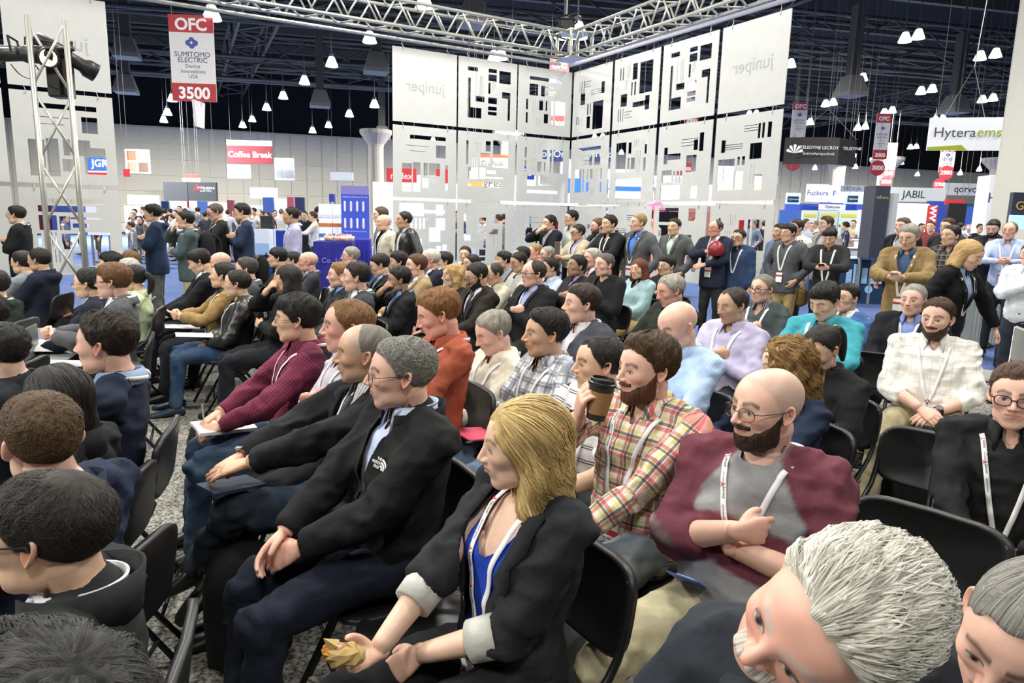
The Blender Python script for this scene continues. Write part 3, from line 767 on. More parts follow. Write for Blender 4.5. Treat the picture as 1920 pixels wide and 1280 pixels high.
o = mb.build('grey_carpet', carpet_mat('grey_carpet', '555550', 'b7b5ac', 70)); tag(o, 'grey speckled carpet laid under the rows of chairs', 'carpet')
# walls and ceiling
def wall_pt(px, py, H):
    d = ray(px, py); t = (H - CAMZ) / d[2]; return CAMP + d * t
WH = 8.2
w0, w1 = wall_pt(230, 233, WH), wall_pt(640, 262, WH); wd = w1 - w0; wd[2] = 0; wdir = wd / np.linalg.norm(wd)
w2 = wall_pt(1480, 304, WH); wd2 = w2 - w0; wd2[2] = 0; wdir = wd2 / np.linalg.norm(wd2); wn = np.array([wdir[1], -wdir[0], 0]); WYAW = math.atan2(wdir[1], wdir[0])
concrete = plain('concrete_panel', 'd0cbba', .8, bump=(6, .2)); groove = plain('joint', 'e6e2d6', .9)
RW_ = Matrix.Rotation(WYAW, 3, 'Z')
wall = empty('wall_back', tuple(w0 * [1, 1, 0]), WYAW); tag(wall, kind='structure')
mb = MB(); mb.box((20, .6, 4), (150, .4, 8.5)); mb.build('backing', groove, wall)
mb = MB(); mb.box((20, .9, 11.2), (150, .3, 6.2)); mb.build('upper_band', plain('ceiling_black', '0c0c0e', .9), wall)
bw = 1.25; bh = 1.25
mb = MB(); mb.bbox((0, 0, 0), (bw - .05, .10, bh - .05), .02); p0 = mb.build('panel', concrete, wall); first = True; rest = MB()
for i in range(-22, 88):
    for j in range(7):
        x = i * bw + .4; z = 8.2 - bh * (j + .5)
        if -1 <= i < 44 and j < 6:
            o = p0 if first else link('panel', p0.data, None, wall); first = False; o.location = (x, .37, z)
        elif z > .6: rest.box((x, .37, z), (bw - .05, .10, bh - .05))
o = rest.build('panel_field', concrete, wall); o['kind'] = 'stuff'
mb = MB(); mb.box((0, 30, 14.2), (140, 120, .3)); o = mb.build('ceiling', plain('ceiling_black', '0c0c0e', .9)); tag(o, kind='structure')
for nm, c, sz in (('wall_left', (-50, 20, 6), (.4, 110, 16)), ('wall_right', (60, 20, 6), (.4, 110, 16)), ('wall_front', (0, -24, 6), (120, .4, 16))):
    mb = MB(); mb.box(c, sz); tag(mb.build(nm, concrete), kind='structure')
tm_ = plain('roof_steel', '5e5b50', .6)
ROUT = []
def truss(name, a, b, w, h, r, mat, bays, label=None, cat=None, kind=None, faces=4, rb=None):
    """box truss between a and b: four chords and zigzag webs"""
    a = V3(a); b = V3(b); d = nrm(b - a); L = np.linalg.norm(b - a); sd = nrm(np.cross(d, [0, 0, 1])) if abs(d[2]) < .9 else V3(1, 0, 0); up = np.cross(sd, d) if abs(d[2]) < .9 else np.cross(d, sd)
    if up[2] < 0: up = -up
    root = empty(name, tuple(a)); tag(root, label, cat, kind=kind); rb = rb or r * .55
    cs = [(-w / 2, -h / 2), (w / 2, -h / 2), (w / 2, h / 2), (-w / 2, h / 2)]
    for (u, v) in cs:
        mb = MB(); p = sd * u + up * v; mb.tube([p, p + d * L], r, 10); mb.build('chord', mat, root, smooth=True)
    for k in range(faces):
        (u0, v0), (u1, v1) = cs[k], cs[(k + 1) % 4]; mb = MB()
        for i in range(bays):
            t0 = L * i / bays; t1 = L * (i + 1) / bays; p = sd * u0 + up * v0; q = sd * u1 + up * v1
            if i % 2: p, q = q, p
            mb.tube([p + d * (t0 + .03), q + d * (t1 - .03)], rb, 6)
        if rb > .02 or bays < 4:
            pass
        o = mb.build('brace', mat, root, smooth=True); o['kind'] = 'stuff'
    return root
# girders of the roof
gi = 0
for (a, b, w, h, r) in (((-60, 24, 12.4), (60, 52, 12.4), 1.4, 2.0, .12), ((-60, 8, 12.6), (60, 36, 12.6), 1.4, 2.0, .12), ((-60, 40, 12.4), (60, 68, 12.4), 1.4, 2.0, .12), ((-60, -6, 12.6), (60, 22, 12.6), 1.4, 2.0, .12),
                        ((-24, 60, 11.6), (8, -8, 11.6), 1.8, 1.4, .09), ((-2, 66, 11.8), (26, -6, 11.8), 1.2, 1.4, .09), ((26, 70, 11.6), (50, 6, 11.6), 1.2, 1.4, .09), ((-50, 50, 11.6), (-20, -10, 11.6), 1.2, 1.4, .09), ((-60, 32, 9.9), (60, 60, 9.9), .8, 1.2, .10), ((-60, 20, 10.4), (60, 48, 10.4), .8, 1.2, .10)):
    truss('ceiling_truss', a, b, w, h, r, tm_, 34, kind='structure', rb=.05)
for i in range(11):
    y = 4 + i * 6; mb = MB(); mb.box((0, 0, 0), (124, .3, .55)); o = mb.build('ceiling_beam', tm_, None, (0, y, 13.6)); o.rotation_euler = (0, 0, math.radians(13)); tag(o, kind='structure')
# long white duct rails and hoods under the roof
hood = plain('air_hood', '8f8d86', .7)
for px, py, d in ((237, 90, 30), (236, 158, 34), (705, 118, 30), (888, 26, 24), (1596, 162, 30), (1790, 196, 34), (600, 185, 36), (716, 250, 44)):
    c = at_d(px, py, d); mb = MB(); s_ = .5
    mb.add([(x * (.6 if z > 0 else 1.0) * s_, y * (.6 if z > 0 else 1.0) * s_, z * .42) for z in (-1, -.6, 1) for x, y in ((-1, -1), (1, -1), (1, 1), (-1, 1))], [(0, 1, 2, 3), (0, 4, 5, 1), (1, 5, 6, 2), (2, 6, 7, 3), (3, 7, 4, 0), (4, 8, 9, 5), (5, 9, 10, 6), (6, 10, 11, 7), (7, 11, 8, 4), (8, 11, 10, 9)])
    o = mb.build('air_hood', hood, None, tuple(c)); o.rotation_euler = (0, 0, WYAW); tag(o, 'grey tapered air outlet hanging under the roof ' + {237: 'beside the top of the leftmost screens', 236: 'below another outlet by the leftmost screens', 705: 'left of the first hanging screen', 888: 'above the left truss, behind it', 1596: 'above the dark folded banner', 1790: 'above the green and white banner', 600: 'right of the 3500 banner', 716: 'over the flared column left of the screens'}[px], 'air outlet', 'air outlets under the roof')
    mb = MB(); mb.box((0, 0, 1.8), (.4, .4, 3)); mb.build('duct', tm_, o); mb = MB(); mb.tube([(0, 0, 3), (0, 0, 14.1 - c[2])], .05, 6); mb.build('rod', tm_, o)
def nth(k): return str(k) + ('th' if 10 <= k % 100 <= 20 else {1: 'st', 2: 'nd', 3: 'rd'}.get(k % 10, 'th'))
# high bay lamps, each a thing
LP = [(397, 27, 17), (622, 118, 25), (571, 152, 29), (693, 72, 22), (531, 180, 33), (500, 202, 36), (323, 185, 33), (314, 211, 36), (307, 225, 40), (455, 235, 42), (473, 224, 42), (586, 245, 42), (616, 235, 42), (655, 214, 36), (702, 196, 32), (795, 6, 17), (926, 107, 24), (940, 104, 24), (1297, 160, 28), (1697, 72, 25), (1722, 66, 25),
      (1598, 149, 32), (1618, 146, 32), (1727, 171, 32), (1748, 167, 32), (1838, 106, 27), (1867, 101, 27), (1842, 187, 34), (1862, 184, 34), (1548, 195, 36), (1562, 192, 36), (1519, 229, 40), (1508, 230, 40), (1658, 211, 38), (1673, 207, 38), (1608, 240, 42), (1622, 238, 42), (1754, 225, 40), (1768, 222, 40), (1707, 276, 52), (1718, 275, 52), (1690, 305, 58), (1680, 306, 58), (1405, 214, 42), (1418, 213, 42),
      (1286, 220, 42), (1298, 220, 42), (1115, 257, 50), (1130, 256, 50), (1483, 120, 30), (1836, 318, 60), (1800, 325, 60), (1720, 327, 62), (1604, 313, 58), (1528, 315, 58), (905, 262, 50), (812, 262, 52), (1165, 286, 54), (1215, 266, 54), (1886, 300, 56)]
shade = plain('lamp_shade', 'e6f2e6', .4, emit=2.0); bulb = plain('lamp_glow', 'ffffff', .5, emit=22); lm_ = plain('lamp_body', '55585a', .5)
for m_ in (shade, bulb): m_.cycles.emission_sampling = 'NONE'
mb = MB(); mb.lathe([(.07, .30), (.14, .27), (.20, .12), (.27, -.05), (.31, -.17), (.29, -.17), (.24, -.05), (.17, .12), (.05, .24)], 16); shm = mb.build('shade', shade, smooth=True)
mb = MB(); mb.lathe([(.01, -.14), (.27, -.14), (.27, -.12), (.01, -.12)], 16); blm = mb.build('diffuser', bulb)
mb = MB(); mb.lathe([(.02, .26), (.10, .28), (.11, .42), (.03, .46), (.012, 1.6), (.004, 1.6)], 10); bom = mb.build('housing', lm_)
for i, (px, py, d) in enumerate(LP):
    r_ = empty('high_bay_lamp', tuple(at_d(px, py, d))); r_.scale = (.74, .74, .74); tag(r_, 'glowing bell-shaped lamp under the roof, %s from the left edge of the picture' % nth(sorted(LP).index((px, py, d)) + 1), 'lamp', 'high bay lamps of the hall')
    mb = MB(); mb.tube([(0, 0, 1.55), (0, 0, (14.06 - r_.location[2]) / .74)], .010, 4); mb.build('stem', lm_, r_)
    for q, src in enumerate((shm, blm, bom)):
        o = src if i == 0 else src.copy()
        if i: COL.objects.link(o)
        o.parent = r_
# ------------------------------------------------------------------ hanging panels with cut-outs
P1 = [(.15, .127, .32, .185), (.155, .285, .205, .70), (.155, .70, .39, .85), (.29, .19, .297, .53), (.28, .53, .44, .61), (.355, .25, .364, .52), (.380, .24, .389, .52), (.405, .23, .414, .52), (.50, .12, .645, .175), (.50, .20, .645, .295), (.685, .13, .89, .31), (.50, .32, .54, .48), (.575, .30, .583, .43), (.598, .30, .606, .43), (.622, .30, .630, .39),
      (.74, .43, .89, .52), (.845, .52, .89, .84), (.50, .53, .655, .62), (.50, .66, .655, .715), (.50, .735, .655, .785)]
P2 = [(.20, .14, .79, .19), (.20, .25, .365, .42), (.415, .26, .495, .42), (.495, .27, .66, .278), (.495, .335, .68, .343), (.495, .36, .60, .368), (.495, .385, .66, .393), (.23, .42, .238, .52), (.35, .42, .358, .68), (.145, .48, .185, .64), (.145, .68, .185, .84), (.385, .48, .465, .63), (.51, .48, .545, .63), (.62, .47, .66, .83), (.69, .47, .88, .83), (.48, .68, .565, .82),
      (.27, .48, .278, .69), (.31, .48, .318, .69), (.34, .75, .348, .88), (.38, .75, .388, .88), (.42, .75, .428, .88)]
P3 = [(.16, .17, .185, .36), (.21, .17, .24, .36), (.27, .17, .30, .36), (.30, .19, .47, .198), (.30, .23, .42, .238), (.30, .27, .47, .278), (.74, .25, .83, .42), (.46, .34, .74, .348), (.46, .37, .74, .378), (.46, .40, .74, .408), (.195, .36, .33, .53), (.39, .53, .43, .70), (.465, .53, .495, .70), (.54, .52, .81, .93), (.385, .72, .485, .90), (.10, .70, .135, .82), (.155, .70, .185, .82), (.22, .74, .228, .86), (.25, .74, .258, .86), (.28, .74, .288, .86)]
P4 = [(.13, .14, .16, .31), (.19, .14, .22, .31), (.30, .12, .308, .30), (.33, .12, .338, .30), (.36, .12, .368, .30), (.26, .32, .268, .46), (.29, .32, .298, .46), (.32, .32, .328, .46), (.42, .12, .53, .34), (.58, .13, .86, .55), (.40, .37, .435, .55), (.47, .37, .51, .55), (.17, .51, .32, .68), (.12, .71, .145, .89), (.17, .71, .195, .89), (.23, .71, .25, .89), (.27, .76, .45, .768), (.27, .80, .40, .808), (.27, .84, .45, .848), (.45, .65, .72, .72), (.72, .59, .82, .78)]
P5 = [(.26, .12, .83, .175), (.20, .265, .55, .273), (.26, .34, .50, .348), (.67, .24, .83, .42), (.135, .52, .29, .92), (.305, .50, .425, .92), (.47, .50, .54, .68), (.555, .50, .74, .68), (.45, .72, .555, .86), (.58, .72, .588, .9), (.61, .72, .618, .9), (.64, .72, .648, .9), (.82, .52, .87, .88)]
P6 = [(.14, .13, .18, .48), (.30, .15, .308, .30), (.34, .15, .348, .30), (.38, .15, .388, .30), (.24, .33, .248, .50), (.28, .33, .288, .50), (.32, .33, .328, .50), (.47, .12, .56, .27), (.60, .10, .87, .50), (.38, .30, .55, .48), (.17, .52, .345, .69), (.37, .52, .475, .68), (.50, .55, .66, .60), (.48, .65, .79, .67), (.17, .73, .75, .80)]
P7 = [(.12, .14, .36, .56), (.405, .15, .48, .31), (.405, .37, .45, .56), (.48, .37, .57, .55), (.54, .12, .548, .22), (.58, .12, .588, .22), (.62, .12, .628, .22), (.60, .28, .608, .58), (.64, .28, .648, .58), (.68, .28, .688, .58), (.77, .16, .82, .33), (.76, .38, .81, .56), (.14, .66, .74, .96)]
P8 = [(.12, .28, .20, .50), (.20, .37, .45, .45), (.45, .20, .77, .208), (.45, .24, .70, .248), (.45, .28, .70, .288), (.78, .14, .86, .37), (.68, .22, .76, .35), (.56, .41, .75, .62), (.10, .58, .30, .74), (.33, .60, .37, .76), (.40, .60, .44, .76), (.46, .60, .50, .76), (.09, .78, .48, .97), (.67, .80, .80, .96)]
P9 = [(.45, .13, .65, .138), (.45, .16, .66, .168), (.45, .19, .66, .198), (.66, .12, .70, .29), (.72, .12, .76, .29), (.80, .12, .86, .29), (.10, .27, .18, .42), (.18, .33, .45, .338), (.18, .355, .45, .363), (.18, .38, .45, .388), (.56, .34, .74, .52), (.07, .50, .34, .87), (.38, .48, .42, .58), (.45, .48, .50, .58), (.36, .65, .49, .87), (.60, .58, .608, .80), (.64, .58, .648, .80), (.66, .70, .78, .88)]
flipv = lambda P: [(a, 1 - d, c, 1 - b) for a, b, c, d in P]
fliph = lambda P: [(1 - c, b, 1 - a, d) for a, b, c, d in P]
pm = plain('white_panel', 'd0d2d1', .45, alpha=.955, bump=(3, .05)); hookm = plain('hook_steel', 'c9c9c4', .35, .6)
def cut_panel(W_, H_, holes, t=.012):
    xs = sorted({0, 1, *[h[0] for h in holes], *[h[2] for h in holes]}); zs = sorted({0, 1, *[h[1] for h in holes], *[h[3] for h in holes]}); nx, nz = len(xs) - 1, len(zs) - 1
    solid = [[not any(h[0] < (xs[i] + xs[i + 1]) / 2 < h[2] and h[1] < (zs[j] + zs[j + 1]) / 2 < h[3] for h in holes) for j in range(nz)] for i in range(nx)]
    mb = MB(); P = lambda i, j, y: (xs[i] * W_, y, -zs[j] * H_); sol = lambda i, j: 0 <= i < nx and 0 <= j < nz and solid[i][j]
    for i in range(nx):
        j = 0
        while j < nz:
            if not solid[i][j]: j += 1; continue
            j2 = j
            while j2 + 1 < nz and solid[i][j2 + 1] and all(sol(i - 1, q) == sol(i - 1, j) and sol(i + 1, q) == sol(i + 1, j) for q in (j2 + 1,)): j2 += 1
            mb.quad(P(i, j2 + 1, -t), P(i + 1, j2 + 1, -t), P(i + 1, j, -t), P(i, j, -t)); mb.quad(P(i, j, 0), P(i + 1, j, 0), P(i + 1, j2 + 1, 0), P(i, j2 + 1, 0))
            if not sol(i - 1, j): mb.quad(P(i, j, 0), P(i, j2 + 1, 0), P(i, j2 + 1, -t), P(i, j, -t))
            if not sol(i + 1, j): mb.quad(P(i + 1, j, -t), P(i + 1, j2 + 1, -t), P(i + 1, j2 + 1, 0), P(i + 1, j, 0))
            if not sol(i, j - 1): mb.quad(P(i, j, 0), P(i, j, -t), P(i + 1, j, -t), P(i + 1, j, 0))
            if not sol(i, j2 + 1): mb.quad(P(i, j2 + 1, -t), P(i, j2 + 1, 0), P(i + 1, j2 + 1, 0), P(i + 1, j2 + 1, -t))
            j = j2 + 1
    return mb
PW, PHh = 1.20, 1.215
def hang_panel(p, yaw, z, holes, label, logo=False):
    r_ = empty('hanging_screen', (p[0], p[1], z), yaw); tag(r_, label, 'screen')
    cut_panel(PW, PHh, holes).build('board', pm, r_)
    if logo:
        me = text_mesh('juniper', .26, .002); n = len(me.vertices); co = np.empty(n * 3, np.float32); me.vertices.foreach_get('co', co); co = co.reshape(-1, 3)
        co = np.stack([PW * .5 - co[:, 0], -.0135 - co[:, 2], -PHh * .5 + co[:, 1]], -1); me.vertices.foreach_set('co', co.astype(np.float32).ravel()); link('lettering', me, plain('faint_grey_print', 'b4b7b6', .5), r_)
    for x in (.18, PW - .18):
        mb = MB(); mb.tube([(x, -.02, -.05), (x + .01, -.025, 0), (x, -.006, .03), (x - .01, .01, .06), (x, -.015, .09)], .004, 6); mb.build('hook', hookm, r_, smooth=True)
rows = ((4.50, 'top'), (3.225, 'second'), (1.95, 'bottom'))
yl = math.atan2(-LD[1], -LD[0]); yr = math.atan2(RD[1], RD[0])
LPAT = {0: [[], P1, P2], 1: [P5, P6, flipv(P2)], 2: [P5[:4] + flipv(P8), fliph(flipv(P1)), P3]}
RPAT = {0: [P3, P4, P1, []], 1: [fliph(P2), P7, P8, P9], 2: [flipv(P4), P9, flipv(P8), flipv(P2)]}
ordn = ['first', 'second', 'third', 'fourth']
for j, (z, nm) in enumerate(rows):
    for i in range(3):       # from the free end towards the corner
        p = CN + LD * (3.70 - i * 1.235); hang_panel(p, yl, z, LPAT[j][i], 'white hanging screen, %s row, %s from the free left end of the wing%s' % (nm, ordn[i], '' if LPAT[j][i] else ', no cut-outs'), not LPAT[j][i])
    for i in range(4):
        p = CN + RD * (.05 + i * 1.275); hang_panel(p, yr, z, RPAT[j][i], 'white hanging screen, %s row, %s from the corner on the wing running towards the camera' % (nm, ordn[i]), not RPAT[j][i])
    for i, (t, pat) in enumerate(((9.08, [[], P5[:9] + [(.67, .58, .89, .88)], P5[:2] + flipv(P6)][j]), (10.36, [[], fliph(P5), P9][j]))):
        p = CN + LD * t; hang_panel(p, yl, z, pat, 'white hanging screen behind the floor truss, %s row, %s' % (nm, 'right one' if i == 0 else 'cut by the left edge'), not pat)
# light rigging truss above the panels
alu = plain('aluminium_truss', 'c3c5bd', .32, .55)
TZ = 4.98
truss('rigging_truss', CN + LD * .2 + [0, 0, TZ], CN + LD * 13 + [0, 0, TZ], .40, .40, .028, alu, 44, 'aluminium box truss running left above the white panels', 'truss')
truss('rigging_truss', CN + RD * .2 + [0, 0, TZ], CN + RD * 8.5 + [0, 0, TZ], .40, .40, .028, alu, 30, 'aluminium box truss running towards the camera above the white panels', 'truss')
mb = MB()
for sx in (-.24, .24):
    for sy in (-.24, .24): mb.tube([(sx, sy, -.26), (sx, sy, .26)], .035, 8)
for sz in (-.24, .24):
    mb.box((0, 0, sz), (.56, .56, .02))
o = mb.build('truss_corner_block', alu, None, tuple(CN + [0, 0, TZ])); tag(o, 'aluminium corner block joining the two box trusses', 'truss corner'); o.rotation_euler = (0, 0, math.radians(30))
mb = MB(); mb.tube([CN + LD * .1 + [0, 0, 4.62], CN + RD * 6.2 + [0, 0, 4.62]][::1], .035, 8); o = mb.build('pipe', plain('pale_pipe', 'd3d0e0', .4)); tag(o, 'pale lilac pipe carrying the panel hooks', 'pipe')
mb = MB(); mb.tube([CN + LD * .3 + [0, 0, 4.62], CN + LD * 12 + [0, 0, 4.62]], .03, 8); o = mb.build('pipe', alu); tag(o, 'thin aluminium pipe under the left truss', 'pipe')
# chain hoist with two lamps over the corner
c = at_d(1062, 52, 14.6); r_ = empty('chain_hoist', tuple(c)); tag(r_, 'black chain hoist with cable coil above the truss corner', 'hoist')
mb = MB(); mb.bbox((0, 0, 0), (.34, .24, .34), .05); mb.bbox((-.18, 0, -.05), (.16, .2, .2), .05); mb.build('motor', plain('hoist_black', '1a1a1c', .5), r_)
mb = MB(); mb.tube([(0, 0, .1), (.0, 0, 8)], .02, 6); mb.build('chain', plain('chain', '6e6e6e', .4, .8), r_)
mb = MB(); mb.tube([(.22 * math.cos(q * .7), .12 * math.sin(q * .9), .02 * q - .25) for q in range(28)], .02, 6); mb.build('cable', plain('hoist_black', '1a1a1c', .5), r_)
for px in (1058, 1083):
    o = shm.parent.copy(); COL.objects.link(o); o.location = tuple(at_d(px, 60, 15.2)); o['label'] = 'bright bell lamp just %s the chain hoist' % ('below' if px == 1058 else 'right of'); o['group'] = 'lamps beside the chain hoist'
    for src in (shm, blm, bom): q = src.copy(); COL.objects.link(q); q.parent = o
# truss tower on the floor at the left, with spotlights
T0 = at_z(128, 622, 0); T0 = at_d(136, 600, 7.9); T0[2] = 0; ttop = 3.62
tw = truss('truss_tower', tuple(T0 + [0, 0, .03]), tuple(T0 + [0, 0, ttop]), .33, .33, .026, alu, 5, 'aluminium truss tower standing on the floor with spotlights on top', 'truss tower')
tw.rotation_euler = (0, 0, math.atan2(-T0[0], T0[1]))
mb = MB(); mb.box((0, 0, -.015), (.75, .75, .02)); mb.build('base_plate', alu, tw)
blk = plain('spot_black', '141416', .45)
def spot(px, py, d, dr, label, lit=False):
    c = at_d(px, py, d); dr = nrm(dr); q = Vector(dr).to_track_quat('Z', 'Y').to_matrix(); r_ = empty('spotlight', tuple(c)); tag(r_, label, 'spotlight')
    mb = MB(); mb.lathe([(.04, -.36), (.085, -.34), (.095, -.1), (.07, -.05), (.075, .15), (.105, .2), (.105, .30), (.09, .30), (.085, .22)], 16, R=q); mb.build('housing', blk, r_, smooth=True)
    mb = MB(); mb.lathe([(.002, .26), (.085, .26), (.085, .27), (.002, .28)], 16, R=q); m_ = plain('spot_lens_lit', 'ffb37a', .2, emit=8) if lit else plain('spot_lens', '55585e', .1); m_.cycles.emission_sampling = 'NONE'; mb.build('lens', m_, r_)
    mb = MB(); mb.tube([q @ Vector((.13, 0, 0)), q @ Vector((.13, 0, .02)) + Vector((0, 0, .16)), q @ Vector((-.13, 0, .02)) + Vector((0, 0, .16)), q @ Vector((-.13, 0, 0))], .012, 6); mb.build('yoke', blk, r_)
spot(74, 104, 7.6, (.9, -.75, -.25), 'black theatre spotlight with an orange lit lens, on the truss tower', True)
spot(30, 102, 7.4, (-1, -.3, -.1), 'black theatre spotlight at the left edge above the tower')
spot(128, 108, 7.9, (.6, .6, -.4), 'black theatre spotlight on the far corner of the tower top')
mb = MB(); a_ = at_d(-20, 88, 7.6); b_ = at_d(140, 92, 7.8); mb.tube([a_, b_], .025, 8); o = mb.build('pipe', blk); tag(o, 'black pipe across the tower top holding the spotlights', 'pipe')
mb = MB(); c = at_d(114, 148, 7.9); mb.bbox(tuple(c), (.22, .2, .42), .02); o = mb.build('speaker_box', blk); tag(o, 'small black speaker box hung inside the tower top', 'speaker')
mb = MB(); mb.tube(catmull([at_d(20, 120, 7.5), at_d(38, 140, 7.5), at_d(62, 148, 7.5), at_d(74, 136, 7.5), at_d(66, 122, 7.5)], 6), .006, 6); o = mb.build('cable', blk, smooth=True); tag(o, 'loose black cable looping below the spotlights', 'cable')
# ------------------------------------------------------------------ boards, banners, booths
def board(name, label, cat, x0, y0, x1, y1, d, c, t=.04, yaw=None, emit=0.0, rough=.6, group=None, bev=.004):
    c0 = at_d((x0 + x1) / 2, (y0 + y1) / 2, d); w = abs(x1 - x0) * d / FPX; h = abs(y1 - y0) * d / FPX * 1.01
    r_ = empty(name, tuple(c0), math.radians(yaw if yaw is not None else 0)); tag(r_, label, cat, group)
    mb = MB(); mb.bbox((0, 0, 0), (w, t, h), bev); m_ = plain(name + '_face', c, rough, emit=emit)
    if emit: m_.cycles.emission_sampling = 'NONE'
    mb.build('board', m_, r_); r_['w'] = w; r_['h'] = h; r_['t'] = t; zb = c0[2] - h / 2
    if name.startswith('window'): return r_
    for sx in (-.42, .42):
        mb = MB()
        if zb > 2.3: mb.tube([(sx * w, 0, h / 2), (sx * w, 0, 14.05 - c0[2])], .008, 4); mb.build('cable', plain('wire', '777777', .5), r_)
        elif zb > .05: mb.box((sx * w, t * .3, (-h / 2 - c0[2]) / 2 + .0), (.05, .05, zb)); mb.build('post', plain('post_grey', '8f9296', .5), r_)
    return r_
def put_text(r_, s, size, u=0.0, v=0.0, c='222222', name='lettering', bold=0.0, emit=0, space=1.0):
    me = text_mesh(s, size, .004, offset=bold, space=space); n = len(me.vertices)
    if not n: return
    co = np.empty(n * 3, np.float32); me.vertices.foreach_get('co', co); co = co.reshape(-1, 3); co = np.stack([co[:, 0] + u * r_['w'], -r_['t'] / 2 - .006 - co[:, 2], co[:, 1] + v * r_['h']], -1)
    me.vertices.foreach_set('co', co.astype(np.float32).ravel()); return link(name, me, plain('ink', c, .6, emit=emit), r_)
def put_band(r_, u0, v0, u1, v1, c, name='band', emit=0, th=.008):
    w, h, t = r_['w'], r_['h'], r_['t']; mb = MB(); mb.box(((u0 + u1) / 2 * w, -t / 2 - th / 2, (v0 + v1) / 2 * h), (abs(u1 - u0) * w, th, abs(v1 - v0) * h)); m_ = plain('band', c, .6, emit=emit)
    if emit: m_.cycles.emission_sampling = 'NONE'
    return mb.build(name, m_, r_)
def cable_up(r_, pts, top=6.0):
    return
    
    for (u, v) in pts:
        mb = MB(); mb.tube([(u * r_['w'], 0, v * r_['h']), (u * r_['w'] * .6, 0, v * r_['h'] + top)], .012, 5); mb.build('cable', plain('wire', '777777', .5), r_)
def banner(x0, y0, x1, y1, d, num, label, yaw=0.0):
    r_ = board('hanging_banner', label, 'banner', x0, y0, x1, y1, d, 'eceae8', .03, yaw); h = r_['h']; w = r_['w']
    put_band(r_, -.5, .30, .5, .5, 'c23a3e'); put_text(r_, 'OFC', w * .36, 0, .385, 'ffffff', bold=.012)
    if num: put_band(r_, -.5, -.5, .5, -.29, 'b8373b'); put_text(r_, num, w * .36, 0, -.41, 'ffffff', bold=.012)
    for i, (tx, v, s) in enumerate((('SUMITOMO', .045, .155), ('ELECTRIC', -.02, .155), ('Device', -.09, .12), ('Innovations', -.15, .12), ('USA', -.21, .12))): put_text(r_, tx, w * s, 0, v, '5a5f86' if i < 2 else '8d8f98')
    mb = MB()
    for q in range(4):
        a = q * math.pi / 2; cx, cz = .052 * w * 1.5 * math.cos(a), .052 * w * 1.2 * math.sin(a); mb.lathe([(.001, 0), (.062 * w, 0), (.062 * w, .012), (.001, .012)], 12, (cx, -.022, cz + .18 * h), R=Matrix.Rotation(math.radians(90), 3, 'X'))
    mb.build('emblem', plain('emblem_blue', '3c55a8', .5), r_)
    mb = MB(); mb.lathe([(.001, 0), (.03 * w, 0), (.03 * w, .006), (.001, .006)], 10, (0, -.036, .18 * h), R=Matrix.Rotation(math.radians(90), 3, 'X')); mb.build('emblem_centre', plain('paper', 'eceae8', .6), r_)
    cable_up(r_, ((-.4, .5), (.4, .5))); return r_
banner(321, 34, 402, 186, 17, '3500', 'large hanging banner marked OFC and 3500 left of the panels', 4)
mb = MB(); mb.add([(x, y, z) for x, y, z in ((-.03, -.3, 0), (.03, -.3, 0), (.03, .3, 0), (-.03, .3, 0), (-.03, -.2, -.62), (.03, -.2, -.62), (.03, .2, -.62), (-.03, .2, -.62))], [(0, 1, 2, 3), (4, 7, 6, 5), (0, 4, 5, 1), (1, 5, 6, 2), (2, 6, 7, 3), (3, 7, 4, 0)])
o = mb.build('sign_disc_edge', plain('paper', 'eceae8', .6), None, tuple(at_d(372, 190, 17))); tag(o, 'white sign seen edge on below the 3500 banner', 'sign')
banner(1029, 112, 1065, 242, 24, '3300', 'hanging OFC banner seen through the panel cut-outs near the corner')
banner(1484, 193, 1512, 265, 33, '', 'small hanging OFC banner just right of the panel wing')
banner(1640, 215, 1667, 297, 33, '3000', 'hanging OFC banner marked 3000'); banner(1658, 269, 1680, 330, 42, '2800', 'smaller hanging OFC banner beside the 3000 banner')
banner(1762, 276, 1790, 322, 44, '2900', 'hanging OFC banner marked 2900 under the green and white banner'); banner(1285, 160, 1312, 232, 30, '3200', 'hanging OFC banner seen through the cut-outs of the wing')
def disc(px, py, r_px, d, tx, label):
    r_ = empty('round_sign', tuple(at_d(px, py, d))); R_ = r_px * d / FPX; tag(r_, label, 'sign'); mb = MB(); mb.lathe([(.001, -.03), (R_, -.03), (R_ * 1.02, 0), (R_, .03), (.001, .03)], 28, R=Matrix.Rotation(math.radians(90), 3, 'X')); mb.build('board', plain('sign_red', 'c23a44', .5), r_)
    r_['w'] = r_['h'] = 1.0; r_['t'] = .06; put_text(r_, tx, R_ * .8, 0, 0, 'ffffff', bold=.01); mb = MB(); mb.tube([(0, 0, R_), (0, 0, 14.06 - r_.location[2])], .008, 4); mb.build('cable', plain('wire', '777777', .5), r_)
disc(1645, 315, 14, 33, '3000', 'larger round red sign hanging under the 3000 banner'); disc(1661, 341, 11, 42, '2800', 'lower smaller round red sign below the 3000 sign'); disc(1774, 324, 13, 44, '2900', 'larger round red sign under the green and white banner'); disc(1761, 346, 11, 44, '2700', 'smaller lower round red sign under the green and white banner'); disc(1487, 306, 14, 33, '', 'round red sign without number under the dark folded banner')
